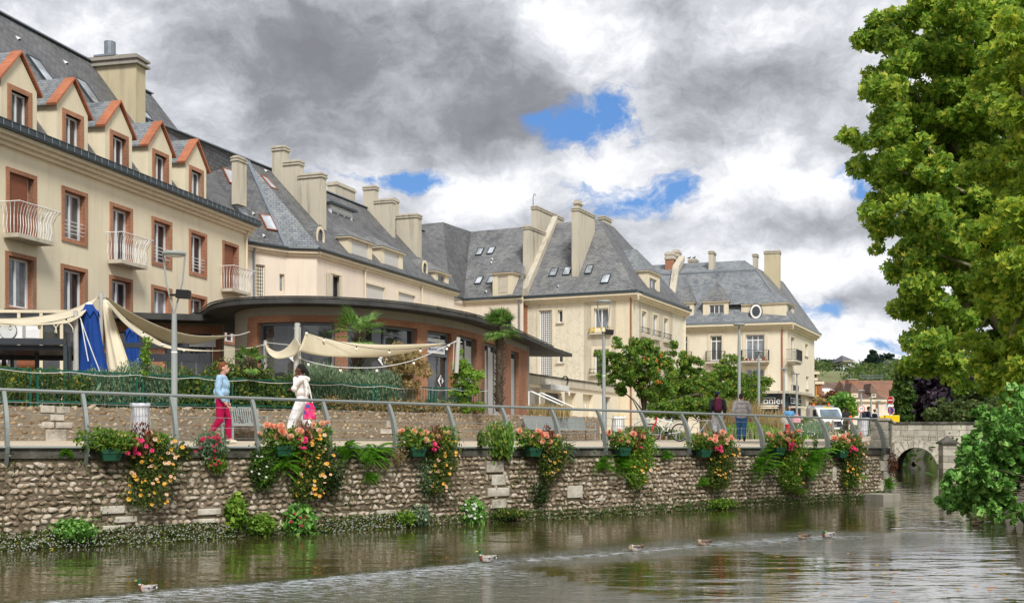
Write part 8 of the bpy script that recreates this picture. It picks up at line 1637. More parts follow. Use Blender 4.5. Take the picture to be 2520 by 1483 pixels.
def bag(p, rx, rz, ry, mat, label, strap=None, name='shoulder_bag', cat='bag', vox=.01, mats=None, matf=None):
 e = empty(name, p, 0, label, cat); m = MB(); P = Vector(p); pr = None
 for (z, w_) in ((-1, .92), (-.9, 1.05), (-.3, 1.0), (.5, .8), (1, .5)):
  cur = [P + Vector((rx * w_ * math.cos(t * .5236), ry * w_ * math.sin(t * .5236), rz * z)) for t in range(12)]
  if pr:
   for j in range(12): m.poly([pr[j], pr[(j + 1) % 12], cur[(j + 1) % 12], cur[j]])
  else: m.poly(cur[::-1])
  pr = cur
 m.poly(pr); m.build('body', mats or MAT[mat], e, smooth=True)
 if strap: m = MB(); m.tube(strap, .012, 5); m.build('strap', MAT[mat if mat != 'bag_multi' else 'off_white'], e)
 return e
k = MN('bag_pattern'); v_ = k.new('ShaderNodeTexVoronoi'); v_.inputs['Scale'].default_value = 16; k.link(k.tc.outputs['Object'], v_.inputs['Vector']); hs_ = k.new('ShaderNodeSeparateColor'); k.link(v_.outputs['Color'], hs_.inputs[0]); MAT['bag_multi'] = k.set(k.ramp(hs_.outputs[0], [(0, (.60, .02, .12)), (.35, (.75, .08, .25)), (.5, (.80, .30, .05)), (.65, (.03, .10, .30)), (.8, (.70, .05, .20)), (1, (.05, .35, .35))], 'CONSTANT'), .8)
bp = at(762, 1011, 22.1); bag(bp, .13, .17, .07, 'bag_multi', 'colourful patterned shoulder bag hanging from the woman in white', [bp + Vector((.06, 0, .15)), bp + Vector((-.02, .05, .5)), W((-.02, .15, 1.42)), bp + Vector((-.08, .1, .5)), bp + Vector((-.08, 0, .15))])
A3 = dict(**legs(-.12, .16, .05), **arm('L', (-.02, .25, 1.10), (.05, .25, .86)), **arm('R', (-.05, -.25, 1.10), (.02, -.25, .86)), turn=-.7)
e3, W, k_, el_, cp_ = person(1766, 1082, 40.5, 1.78, R(84), 'man in navy cap, black hoodie and pale grey trousers carrying a burgundy backpack', A3, dict(skin='skin_mid', hair='hair_black', top='charcoal', bottom='light_grey', shoe='white_cotton', cap='cap_navy', hood=1, loose=.03, leg=.03), .016)
p = W((-.22, 0, 1.22)); bpk = empty('backpack', p, 0, 'burgundy backpack on the back of the man in the black hoodie', 'backpack'); m = MB(); m.ball(p, (.15, .12, .25)); m.ball(p + Vector((0, -.08, -.10)), (.12, .07, .12)); m.ball(p + Vector((0, 0, .16)), (.11, .09, .12)); remesh('body', m, MAT['burgundy'], bpk, .016, 2); m = MB(); [m.tube([W((-.12, y, 1.42)), W((.0, y, 1.47)), W((.13, y, 1.34))], .018, 6) for y in (-.11, .11)]; m.build('strap', MAT['burgundy'], bpk)
A4 = dict(**legs(.16, -.16, .09), **arm('L', (-.03, .28, 1.12), (-.02, .27, .86)), **arm('R', (.03, -.30, 1.12), (.12, -.32, .86)), turn=-.5)
person(1825, 1087, 40.0, 1.76, R(80), 'man in dark cap, light grey jacket and blue jeans walking away', A4, dict(skin='skin_light', hair='hair_brown', top='coat_grey', bottom='denim', shoe='charcoal', cap='charcoal', hood=1, belly=.04, loose=.035, leg=.02), .016)
A5 = dict(**legs(.14, -.12, .03), **arm('L', (.03, .25, 1.12), (.17, .16, 1.02)), **arm('R', (-.02, -.29, 1.13), (.05, -.36, .92)), turn=0)
e5, W, k_, el_, cp_ = person(1942, 1076, 57, 1.64, R(-95), 'woman with glasses and long brown hair in denim jacket and red skirt walking forward', A5, dict(skin='skin_light', hair='hair_brown', hair_style='long', top='denim_blue', skirt='red_skirt', shoe='white_cotton', loose=.02), .02)
for (uu, vv, lab, mt, rx) in ((1932, 1034, 'pale grey handbag carried by the woman in red', 'bag_grey', .22), (1960, 1030, 'pink tote bag on the arm of the woman in red', 'bag_pink', .22)): bp = at(uu, vv, 56.6); bag(bp, rx, .2, .1, mt, lab, [bp + Vector((.08, 0, .15)), bp + Vector((.05, 0, .5)), bp + Vector((-.08, 0, .15))])
A6 = dict(**legs(.08, -.10, .02), **arm('L', (-.02, .22, 1.10), (.14, .2, 1.0)), **arm('R', (.0, -.25, 1.10), (.10, -.27, .95)), turn=.3)
e6, W, k_, el_, cp_ = person(2082, 1074.5, 62, 1.66, R(100), 'dark-haired woman in black top and khaki trousers standing before the van', A6, dict(skin='skin_mid', hair='hair_black', hair_style='long', top='charcoal', bottom='khaki', shoe='charcoal', loose=.018, hem=0), .022)
bp = at(2066, 1043, 61.6); bag(bp, .16, .13, .09, 'charcoal', 'small black round handbag of the woman before the van'); bp = at(2093, 1031, 61.6); bag(bp, .13, .2, .08, 'orange_cloth', 'orange bag carried by the woman before the van')
A7 = dict(**legs(.10, -.10, .02), **arm('L', (.05, .22, 1.12), (.2, .18, 1.02)), **arm('R', (.05, -.22, 1.12), (.2, -.18, 1.02)), dx=.08)
e7, W, k_, el_, cp_ = person(2134, 1073, 66, 1.78, R(10), 'man in dark cap with a big black backpack leaning on the bridge parapet', A7, dict(skin='skin_mid', hair='hair_black', top='navy', bottom='charcoal', shoe='charcoal', cap='charcoal', loose=.03), .022)
p = W((-.24, 0, 1.22)); bpk = empty('backpack', p, 0, 'large black backpack on the man by the bridge parapet', 'backpack'); m = MB(); m.ball(p, (.2, .16, .28)); m.ball(p + Vector((-.1, 0, -.12)), (.14, .14, .16)); remesh('body', m, MAT['charcoal'], bpk, .022, 2)
A8 = dict(A7); A8['dx'] = .04
person(2152, 1072.5, 66.5, 1.62, R(8), 'woman with tied hair, dark coat and white scarf beside the backpack man', A8, dict(skin='skin_light', hair='hair_brown', hair_style='bun', top='navy', bottom='charcoal', shoe='charcoal', scarf='white_cotton', loose=.03), .022)
# ---- ducks
for n_, c_ in dict(duck_green=(.005, .10, .045), duck_grey=(.40, .37, .34), duck_brown=(.15, .10, .065), duck_tan=(.30, .22, .15), duck_dark=(.03, .028, .03), duck_bill=(.55, .48, .06), duck_blue=(.02, .05, .30), duck_white=(.6, .59, .57), duck_chest=(.16, .055, .03)).items(): m_plain(n_, c_, .6, var=.35, sc=26.)
def duck(u, v, L_, kind, label, pose='swim', flip=1):
 b = onz(u, v, 0.); e = empty('duck', b, 0, label, 'duck', 'ducks on the river'); k_ = L_ / .60
 W = lambda x, y, z: Vector((b.x + x * k_ * flip, b.y + y * k_, z * k_ * 1.42))
 m = MB()
 for (x, z, rx, ry, rz) in ((0, .06, .17, .085, .075), (-.10, .075, .09, .07, .075), (.10, .075, .11, .075, .06), (.19, .085, .09, .05, .038)): m.ball(W(x, 0, z), (rx * k_, ry * k_, rz * k_ * 1.35), 12, 8)
 m.tube([W(.18, 0, .08), W(.27, 0, .115), W(.31, 0, .125)], [.04 * k_, .022 * k_, .010 * k_], 8)
 hp = {'swim': (-.185, 0, .215), 'preen': (-.16, -.05, .06), 'up': (-.165, 0, .20), 'tuck': (-.12, -.04, .155)}[pose]; nk = {'swim': (-.165, 0, .14), 'preen': (-.18, -.03, .12), 'up': (-.17, 0, .13), 'tuck': (-.14, -.02, .12)}[pose]
 m.tube([W(-.13, 0, .08), W(*nk), W(*hp)], [.055 * k_, .034 * k_, .032 * k_], 9); m.ball(W(*hp), (.044 * k_, .034 * k_, .037 * k_), 10, 8)
 bd = {'swim': (-.1, 0, -.02), 'preen': (.02, -.03, -.06), 'up': (-.03, 0, .09), 'tuck': (.09, -.02, -.01)}[pose]; hpV, bV = Vector(hp), Vector(bd)
 for z in (-.01,): pass
 drake = kind == 'drake'
 def mf(c):
  x, y, z = (c.x - b.x) / k_ * flip, (c.y - b.y) / k_, c.z / k_ / 1.42; hd = (Vector((x, y, z)) - hpV).length
  if hd < .062 or (z > .155 and x < -.12): return 0
  if drake and z > .135 and x < -.13: return 1
  if x < -.10 and z > .02: return 2
  if x > .25: return 1 if z < .11 else 4
  if z > .075 and x > -.08 and abs(y) > .015: return 3 if x < .12 else 4
  if x > .2 and z > .08: return 4
  return 5
 ms = ['duck_green', 'duck_white', 'duck_chest', 'duck_tan', 'duck_dark', 'duck_grey'] if drake else (['duck_brown', 'duck_brown', 'duck_tan', 'duck_brown', 'duck_dark', 'duck_tan'] if kind == 'hen' else ['duck_tan', 'duck_tan', 'duck_brown', 'duck_grey', 'duck_dark', 'duck_grey'])
 bo_ = remesh('body', m, [MAT[q] for q in ms], e, .0085 * k_, 2, mf)
 m = MB(); m.tube([W(*hp) + Vector((bV.x * .3 * flip, bV.y * .3, bV.z * .3)) * k_, W(*hp) + Vector((bV.x * flip, bV.y, bV.z)) * k_], [.020 * k_, .011 * k_], 8); m.build('bill', MAT['duck_bill' if drake else 'duck_brown'], e, uv=False)
 for sy in (-1, 1):
  m = MB(); m.ball(W(.06, sy * .072, .10), (.135 * k_, .018 * k_, .045 * k_), 10, 6); m.tube([W(.14, sy * .07, .11), W(.27, sy * .03, .135)], [.028 * k_, .006 * k_], 7); wg = m.build('wing', MAT['duck_grey' if drake else 'duck_brown'], e, smooth=True, uv=False)
  m = MB(); m.obox(W(.09, sy * .093, .085), Vector((.022, 0, -.004)) * k_, Vector((0, .004, 0)) * k_, Vector((0, 0, .012)) * k_); m.build('speculum', MAT['duck_blue'], wg, uv=False)
duck(360, 1457, .30, 'drake', 'drake with glossy green head and white body, nearest duck at the lower left'); duck(1197, 1383, .34, 'drake', 'drake with dark green head and yellow bill swimming in mid-river'); duck(1563, 1356, .34, 'pale', 'pale brownish duck with its head bent down preening', 'preen'); duck(1731, 1342, .33, 'hen', 'brown duck with its bill pointing up', 'up'); duck(1975, 1326, .31, 'hen', 'speckled brown duck resting with blue wing patch, near the bank', 'tuck'); duck(2036, 1322, .32, 'drake', 'drake preening beside the speckled brown duck at right', 'tuck'); duck(2402, 1292, .30, 'hen', 'dark duck floating in the shade under the alder bush')
# ================================================================ VAN, SIGNS, BRIDGEHEAD
vb = at(2060, 1068, 92); vz = vb.z; van = empty('white_van', (vb.x, vb.y, vz), 0, 'white flatbed utility van with orange beacons parked facing the river', 'van'); VF_ = Fr((vb.x - 1.05, vb.y), (1, .16)); B = VF_
def prism(m, fr, a0, a1, prof, mi=0): m.ext([fr.P(a0, o, z) for o, z in prof], tuple((fr.P(a1, 0, 0) - fr.P(a0, 0, 0))), mi)
m = MB(); prism(m, B, .0, 2.1, [(0, vz + .45), (-.03, vz + .75), (.02, vz + 1.05), (.25, vz + 1.22), (.95, vz + 1.38), (1.55, vz + 2.15), (1.9, vz + 2.28), (3.0, vz + 2.28), (3.0, vz + .45)]); bd = m.build('body', MAT['white_paint'], van, bevel=.07)
m = MB(); m.box(B, -.02, 2.12, -.10, .35, vz + .32, vz + .78); m.build('bumper', MAT['grey_frame'], van, bevel=.05)
m = MB(); m.box(B, .62, 1.48, -.07, -.045, vz + .82, vz + 1.10); g = m.build('grille', MAT['black_paint'], van, bevel=.01); m = MB(); [m.box(B, .66, 1.44, -.085, -.072, vz + .87 + .07 * i, vz + .89 + .07 * i) for i in range(3)]; m.build('bar', MAT['steel'], g)
for a in (.1, 1.62): m = MB(); m.obox(B.P(a + .2, .02, vz + 1.0), B.P(.2, 0, 0) - B.P(0, 0, 0), (0, .03, .01), (0, 0, .1)); m.build('headlight', MAT['skylight_glass'], van, bevel=.02)
m = MB(); m.poly([B.P(.12, 1.0, vz + 1.46), B.P(1.98, 1.0, vz + 1.46), B.P(1.86, 1.50, vz + 2.10), B.P(.24, 1.50, vz + 2.10)]); n_ = (B.P(0, -.05, .04) - B.P(0, 0, 0)); m.v = [tuple(Vector(v) + n_) for v in m.v]; m.build('windscreen', MAT['windscreen'], van)
m = MB(); m.poly([B.P(-.008, 1.35, vz + 1.4), B.P(-.008, 2.3, vz + 1.4), B.P(-.008, 2.3, vz + 2.1), B.P(-.008, 1.72, vz + 2.1)]); m.build('side_window', MAT['glass'], van)
for a in (-.2, 2.16): m = MB(); m.box(B, a, a + .14, 1.2, 1.3, vz + 1.3, vz + 1.65); m.build('mirror', MAT['black_paint'], van, bevel=.02)
m = MB(); m.box(B, .7, 1.4, 1.75, 1.8, vz + 2.2, vz + 2.32); m.build('roof_panel', MAT['yellow_paint'], van)
m = MB(); m.box(B, -.12, 2.3, 3.05, 3.12, vz + .9, vz + 2.5); m.build('headboard', MAT['steel'], van)
for a in (.35, 1.75): m = MB(); m.lathe(B.P(a, 2.9, vz + 2.5), [(.1, 0), (.1, .1), (.05, .16), (0, .17)], 10); m.build('beacon', MAT['orange_lamp'], van)
m = MB(); m.box(B, -.15, 2.3, 3.15, 6.2, vz + .75, vz + .85); m.box(B, -.15, -.1, 3.15, 6.2, vz + .85, vz + 1.25); m.build('flatbed', MAT['concrete'], van)
for (a, o_) in ((.0, .95), (1.85, .95), (.0, 4.9), (1.85, 4.9)):
 m = MB(); ax = (B.U[0], B.U[1], 0); m.lathe(B.P(a, o_, vz + .34), [(0, 0), (.34, 0), (.36, .05), (.36, .22), (.34, .26), (0, .26)], 18, 0, ax); w_ = m.build('wheel', MAT['black_rubber'], van); m = MB(); m.lathe(B.P(a - .012, o_, vz + .34), [(0, 0), (.2, 0), (.2, .01)], 12, 0, ax); m.build('rim', MAT['steel'], w_)
m = MB(); m.box(B, .28, .36, -.12, -.101, vz + .5, vz + .9); m.build('number_plate', MAT['satin_white'], van) if False else None
m = MB(); m.box(B, .8, 1.3, -.125, -.102, vz + .45, vz + .57); m.build('number_plate', MAT['satin_white'], van)
m = MB(); m.obox(B.P(.42, -.075, vz + .86), (.17, 0, -.1), (0, .01, 0), (.05, 0, .06)); m.build('stripe', MAT['red_paint'], van)
def disc(m, c, r, mi, y=0., n=28): m.poly([c + Vector((r * math.cos(2 * math.pi * i / n), y, r * math.sin(2 * math.pi * i / n))) for i in range(n)], mi)
def sign(u, v, d, r, kind, label, zb_, pole=True, par=None, rz=0.):
 c = at(u, v, d); e = par or empty('road_sign', (c.x, c.y, zb_), 0, label, 'road sign', 'round road signs at the bridge')
 if pole: m = MB(); m.tube([(c.x, c.y + .05, zb_), (c.x, c.y + .05, c.z + r)], .035, 8); m.build('pole', MAT['lamp_grey'], e)
 m = MB(); m.ext([c + Vector((r * math.cos(2 * math.pi * i / 28), 0, r * math.sin(2 * math.pi * i / 28))) for i in range(28)], (0, .02, 0)); pl = m.build('plate', MAT['satin_white'], e); m = MB()
 if kind == 'entry': disc(m, c, r * .93, 0, -.004); m.obox(c + Vector((0, -.01, 0)), (r * .7, 0, 0), (0, .002, 0), (0, 0, r * .16), 1)
 elif kind == 'park': disc(m, c, r * .95, 0, -.004); disc(m, c, r * .72, 2, -.008); m.obox(c + Vector((0, -.012, 0)), (r * .55, 0, -r * .5), (0, .002, 0), (r * .08, 0, r * .09), 0)
 else: disc(m, c, r * .95, 0, -.004); disc(m, c, r * .74, 1, -.008)
 if rz:
  Rm = Matrix.Translation(c) @ Matrix.Rotation(rz, 4, 'Z') @ Matrix.Translation(-c)
  m.v = [tuple(Rm @ Vector(q)) for q in m.v]; W0 = wmat(e); pl.data.transform(W0.inverted() @ Rm @ W0)
 m.build('face', [MAT['red_paint'], MAT['satin_white'], MAT['blue_paint']], pl)
 if kind == '10': txt('10', c + Vector((0, -.014, 0)), r * 1.05, MAT['black_paint'], (R(90), 0, 0), pl)
 return e
sign(*zg(1216, 664), 63, .215, '10', 'round red-rimmed speed limit sign reading 10', 1.6); es = sign(*zg(1790, 492), 52, .185, 'entry', '', 1.5, rz=-.9)
es['label'] = 'red no-entry sign above a blue and red no-parking sign'; sign(*zg(1801, 698), 52, .175, 'park', '', 1.5, False, es, -.9); c = at(*zg(1797, 597), 52); m = MB(); m.obox(c, (.13, 0, 0), (0, .01, 0), (0, 0, .055)); m.build('plate', MAT['satin_white'], es)
c = at(*zg(1805, 872), 51); yb = empty('grit_box', (c.x, c.y, c.z - .2), 0, 'bright yellow box on the bridge parapet below the road signs', 'box'); m = MB(); m.obox(c, (.33, 0, 0), (0, .2, 0), (0, 0, .19)); m.obox(c + Vector((-.45, 0, .1)), (.1, 0, 0), (0, .1, 0), (0, 0, .05)); m.build('box', MAT['yellow_paint'], yb, bevel=.02)
for i, (x, y0, y1, d, lab) in enumerate(((652, 900, 1165, 68, 'thin grey bollard in front of the van'),)): b = at(*zg(x, y1), d); t = at(*zg(x, y0), d); be = empty('bollard', b, 0, lab, 'bollard'); m = MB(); m.tube([b, t], .07, 10); m.lathe(t, [(.07, 0), (.05, .04), (0, .05)], 10); m.build('post', MAT['wood'], be)
# ================================================================ PLAZA TREES, GRASSES
def g_at(u, d): p = at(u, HY, d); return Vector((p.x, p.y, gz(p.x, p.y)))
def small_tree(u, d, label, core, n, seed, mat='cherry_leaf', berries=0, tr=.09, sz=.085, cat='tree'):
 b = g_at(u, d); t = tree('small_tree', b, label, cat, core, 190, .21, int(n * 1.25), sz, mat, tr, (b.x, b.y, b.z + 2.2), seed=seed, long=2.1, droop=.35, shell=.0, ntips=26)
 if berries:
  P = blobpts(core, berries, .75); r = random.Random(seed)
  for p in P: m = MB(); p = Vector(p) + Vector((0, -.3, 0)); [m.ball(p + Vector((r.gauss(0, .07), r.gauss(0, .07), r.gauss(0, .07))), .035, 5, 3) for _ in range(4)]; m.build('berry_cluster', MAT['orange_berry'], t, uv=False)
m_plain('orange_berry', (.62, .17, .04), .5)
small_tree(1585, 50, 'small tree with orange berries beside the second street lamp', [PX(1565, 890, 50, 62, 45, .9), PX(1530, 925, 50, 52, 35, .8), PX(1610, 925, 50, 52, 48, .9), PX(1500, 885, 50, 18, 20, .3), PX(1570, 855, 50, 25, 18, .4)], 8500, 61, berries=9)
small_tree(1690, 56, 'dense green tree in front of the gap between the two cream houses', [PX(1680, 930, 56, 60, 50, 1.), PX(1670, 865, 56, 18, 32, .3), PX(1720, 960, 56, 55, 38, .9), PX(1640, 965, 56, 45, 35, .8), PX(1700, 900, 56, 30, 30, .5)], 9500, 62)
small_tree(1780, 60, 'green and reddish tree in front of the shop front', [PX(1775, 945, 60, 48, 42, 1.), PX(1795, 890, 60, 18, 25, .4), PX(1820, 960, 60, 40, 35, .9), PX(1740, 975, 60, 40, 30, .8)], 7500, 63)
small_tree(1858, 62, 'low spreading tree reaching toward the corner of the shop', [PX(1850, 950, 62, 36, 22, .7), PX(1878, 935, 62, 16, 8, .3), PX(1840, 975, 62, 30, 20, .6)], 3600, 64)
small_tree(1725, 53, 'low leafy shrub with reddish tips at the foot of the plaza trees', [PX(1700, 1002, 53, 70, 20, .7), PX(1640, 1010, 53, 45, 14, .7)], 3800, 65, 'cherry_leaf', tr=.04, cat='shrub')
def grasses(name, u0, u1, d0, d1, h, n, mat, label, seed, w_=.018, bend=.35, kind='stuff', zoff=0):
 r = np.random.default_rng(seed); u = r.uniform(u0, u1, n); d = r.uniform(d0, d1, n); x = (u - CX) / F * d; z = np.array([gz(a, b) for a, b in zip(x, d)]) + zoff; L_ = h * r.uniform(.5, 1.15, n) * (.75 + .35 * np.sin(x * 1.3)); an = r.uniform(0, 6.28, n); q = bend * r.uniform(.2, 1.2, n)
 B_ = np.stack([x, d, z], 1); M_ = B_ + np.stack([np.cos(an) * q * L_ * .35, np.sin(an) * q * L_ * .35, L_ * .6], 1); T_ = B_ + np.stack([np.cos(an) * q * L_, np.sin(an) * q * L_, L_ * .95], 1); wv = np.stack([np.full(n, w_), np.zeros(n), np.zeros(n)], 1)
 V = np.stack([B_ - wv, B_ + wv, M_ + wv * .8, M_ - wv * .8, T_ + wv * .3, T_ - wv * .3], 1).reshape(-1, 3); b = np.arange(n)[:, None] * 6; tag(mesh_np(name, V, np.concatenate([b + [0, 1, 2, 3], b + [3, 2, 4, 5]]), MAT[mat]), label, 'grass', kind=kind)
grasses('blond_grass', 1735, 1922, 51, 62, 1.7, 7500, 'dry_leaf', 'tall blond ornamental grass bed behind the two men', 71); grasses('green_grass', 1480, 1760, 46.5, 54, .55, 6500, 'hedge_leaf', 'low green grass mounds behind the bicycle', 72, .02); grasses('green_grass', 1740, 1990, 50, 54, .7, 3500, 'fresh_leaf', 'fresh green plants at the front of the grass bed', 73, .03)
grasses('grey_grass', 1975, 2035, 51, 57, .75, 2500, 'rosemary_leaf', 'soft grey-green grass mound at the end of the bed', 74); grasses('wall_top_weeds', 1300, 1400, 39.5, 43, .5, 700, 'dry_leaf', 'dry weeds growing above the end of the garden wall', 75, zoff=.85)
for i, (u0, u1, d) in enumerate(((1536, 1592, 50.5), (1718, 1975, 50))):
 p = g_at(u0, d); e = empty('picket_fence', p, 0, ('short weathered chestnut paling fence behind the bicycle', 'long weathered chestnut paling fence before the blond grass')[i], 'fence'); rr_ = random.Random(i); m = MB(); u = u0; f = [MAT['wood']]
 while u < u1: b = g_at(u, d); tl = rr_.uniform(-.05, .05); h = rr_.uniform(.42, .56); m.beam(b, b + Vector((tl, 0, h)), .045, .02); u += rr_.uniform(4.2, 7.5) if i else 3.6
 m.build('pale', MAT['wood'], e); m = MB(); m.tube([g_at(u0, d) + Vector((0, .02, .3)), g_at(u1, d) + Vector((0, .02, .3))], .006, 4); m.build('wire', MAT['steel'], e)
p0_, p1_ = g_at(1485, 45.5), g_at(1742, 47.5); te = empty('timber_edging', p0_, 0, 'low dark brown timber edging behind the cycle hoops', 'bed edging'); m = MB(); m.beam(p0_ + Vector((0, 0, .12)), p1_ + Vector((0, 0, .12)), .08, .24); m.build('board', MAT['brown_timber'], te)
rng = random.Random(9); 
for (u, d, z, lab) in ((1960, 52, .55, 'cluster of white flowers at the end of the grass bed'), (1985, 50.5, .3, 'low white-flowered plant beside the grey grass')):
 b = g_at(u, d); e = empty('white_flowers', b, 0, lab, 'plant'); P = blobpts([(b.x, b.y, b.z + z * .6, .45, .3, z * .6)], 500, 0); V, Fq = leaf_quads(P, .06); mesh_np('foliage', V, Fq, MAT['rosemary_leaf'], e)
 for k_ in range(14): addbloom(e, 'blossom', D_WH2, b + Vector((rng.uniform(-.45, .45), -.3, z * rng.uniform(.5, 1.3))), rng, OUT)
# ================================================================ FAR TOWN, HILL, SKYLINE
hp = [(x, y) for y in np.linspace(260, 1100, 36) for x in np.linspace(-500, 1100, 48)]
def hz(x, y): t = smooth(300, 760, y); return 1.4 + t * (41 + 4 * math.sin(x * .012 + 1) + 1.5 * math.sin(x * .05)) + 2.5 * (mnoise.noise((x * .01, y * .01, 2.)) if t > 0 else 0) * t
k = MN('hill_grass'); a = k.ramp(k.noise(.02, 7, .7), [(.35, (.10, .12, .05)), (.5, (.19, .19, .085)), (.6, (.14, .20, .06)), (.72, (.24, .22, .12))]); MAT['hill_grass'] = k.set(a, .95)
tag(mesh_np('hill', [(x, y, hz(x, y)) for x, y in hp], [(j * 48 + i, j * 48 + i + 1, (j + 1) * 48 + i + 1, (j + 1) * 48 + i) for j in range(35) for i in range(47)], MAT['hill_grass'], smooth=True), kind='structure')
NR = np.random.default_rng(5); rng = random.Random(5); core = []
while len(core) < 520:
 x, y = rng.uniform(150, 480), rng.uniform(430, 840); u = CX + F * x / y
 if not 1960 < u < 2560: continue
 v_ = mnoise.noise((x * .012, y * .012, 7.)); 
 if v_ < -.12 or (u < 2085 and y < 600): continue
 r_ = rng.uniform(3.5, 7.5); core.append((x, y, hz(x, y) + r_ * .5, r_, r_, r_ * .75))
V, Fq = leaf_quads(blobpts(core, 34000, .6), 1.25, long=1.2); o = tag(mesh_np('woodland', V, Fq, MAT['far_leaf']), 'scrubby woodland covering the far hillside', 'woodland', kind='stuff')
def hilltree(u, v0, v1, wpx, d, label, mat='far_leaf', conif=False, seed=1):
 base = at(u, v1, d); top = at(u, v0, d); h = top.z - base.z; r = wpx / F * d
 core = [(base.x, base.y, base.z + h * t, r * (1 - t) * 1.1 + .3, r * (1 - t) + .3, h * .07) for t in np.linspace(.08, .97, 12)] if conif else [(base.x, base.y, base.z + h * .5, r, r, h * .5), (base.x + r * .3, base.y, base.z + h * .6, r * .7, r * .7, h * .35)]
 tree('hill_tree', base, label, 'tree', core, 70, r * .25, 2600, .9, mat, r * .08, (base.x, base.y, base.z + h * .6), seed=seed)
hilltree(2148, 856, 900, 21, 740, 'dark blue-green conifer on the hill crest', 'far_conifer', True, 1); hilltree(2178, 872, 906, 20, 745, 'big round tree right of the conifer on the crest', 'far_conifer', False, 2); hilltree(2150, 897, 918, 24, 700, 'broad olive tree in front of the conifer', 'far_leaf', False, 3)
hilltree(2115, 910, 948, 13, 620, 'pale green tree standing out on the slope', 'fresh_leaf', False, 4); hilltree(2030, 888, 905, 26, 760, 'row-like clump of trees at the left end of the crest', 'far_conifer', False, 5)
def farhouse(name, label, cat, u0, u1, vt, ve, vb_, d, wallm, roofm, dep=8., hip=.25, ang=0., wins=(), rim='white_frame'):
 a, b = at(u0, HY, d), at(u1, HY, d); fr = Fr((a.x, a.y), (math.cos(ang), math.sin(ang))); W_ = (b.x - a.x) / math.cos(ang); z = lambda v: EZ + (HY - v) / F * d; e = empty(name, (a.x, a.y, z(vb_)), fr.ang(), label, cat, None); m = MB(); ze, zb_ = z(ve), z(vb_); zr = EZ + (HY - vt) / F * (d + dep / 2)
 for (q0, q1) in (((0, 0), (W_, 0)), ((W_, 0), (W_, dep)), ((W_, dep), (0, dep)), ((0, dep), (0, 0))): m.poly([fr.P(*q0, zb_), fr.P(*q1, zb_), fr.P(*q1, ze), fr.P(*q0, ze)])
 if hip == 0: m.poly([fr.P(0, 0, ze), fr.P(0, dep, ze), fr.P(0, dep / 2, zr)]); m.poly([fr.P(W_, 0, ze), fr.P(W_, dep, ze), fr.P(W_, dep / 2, zr)])
 m.build('wall', MAT[wallm], e); o_ = .02 * d / 10; m = MB(); h_ = hip * W_; A, B_, C, D = fr.P(-o_, -o_, ze), fr.P(W_ + o_, -o_, ze), fr.P(W_ + o_, dep + o_, ze), fr.P(-o_, dep + o_, ze); R0, R1 = fr.P(h_ if h_ else -o_, dep / 2, zr), fr.P(W_ - h_ if h_ else W_ + o_, dep / 2, zr)
 m.poly([A, B_, R1, R0]); m.poly([C, D, R0, R1]); m.poly([B_, C, R1]); m.poly([D, A, R0]); m.build('roof', MAT[roofm], e); m = MB(); m.box(fr, -o_, W_ + o_, -o_ * 1.1, .0, ze - .25, ze + .02); m.build('eave_board', MAT['trim_cream'], e)
 for (x0, x1, y0, y1, kd) in wins:
  s0, s1 = fr.so(at(x0, HY, d))[0], fr.so(at(x1, HY, d))[0]; za_, zb2_ = z(y1), z(y0)
  if kd == 'round':
   c = fr.P((s0 + s1) / 2, -.05, (za_ + zb2_) / 2); m = MB(); disc(m, c, (s1 - s0) / 2, 0); disc(m, c + Vector((0, -.03, 0)), (s1 - s0) * .28, 1); m.build('round_window', [MAT['white_paint'], MAT['black_paint']], e)
  elif kd == 'dormer':
   m = MB(); m.box(fr, s0, s1, .0, 3., za_, zb2_); dm = m.build('dormer', MAT['trim_cream'], e); m = MB(); m.ext([fr.P(s0 - .2, -.1, zb2_), fr.P(s1 + .2, -.1, zb2_), fr.P((s0 + s1) / 2, 1., zb2_ + 1.1)], (0, 2.5, 0)); m.build('dormer_roof', MAT[roofm], dm); window(dm, fr, s0 + (s1 - s0) * .22, s1 - (s1 - s0) * .22, za_ + .25, zb2_ - .2, -.03, fw=.1)
  elif kd == 'sky': pr = plane3(A, B_, R0); skylight(e, pr, fr, (x0 + x1) / 2, (y0 + y1) / 2, 1.3, 1.8)
  else: window(e, fr, s0, s1, za_, zb2_, -.03, cols=2, fw=.09, frame=rim)
 return e, fr, W_, ze, zr
q = lambda x, y: zh(x, y)
X_ = lambda x: zh(x, 0)[0]; Y_ = lambda y: zh(0, y)[1]
farhouse('tiled_house', 'long cream building with a large orange tiled roof and round windows', 'building', X_(860), X_(1860), Y_(846), Y_(1226), 1040, 150, 'render_pale', 'roof_tile', 13, 0, 0, [(X_(1440), X_(1505), Y_(1300), Y_(1400), 'w'), (X_(1440), X_(1505), Y_(1510), Y_(1610), 'w'), (X_(1630), X_(1695), Y_(1288), Y_(1350), 'round'), (X_(1630), X_(1695), Y_(1425), Y_(1487), 'round'), (X_(1630), X_(1695), Y_(1562), Y_(1624), 'round'), (X_(1795), X_(1850), Y_(1310), Y_(1400), 'w'), (X_(1625), X_(1705), Y_(1120), Y_(1180), 'sky')])
e, fr, W_, ze, zr = farhouse('hipped_house', 'cream house with a brown hipped roof and two white dormers', 'house', X_(700), X_(1150), Y_(915), Y_(1222), 1045, 122, 'render_pink', 'roof_tile_dark', 9, .30, .0, [(X_(775), X_(905), Y_(1080), Y_(1185), 'dormer'), (X_(840), X_(900), Y_(1300), Y_(1390), 'w')])
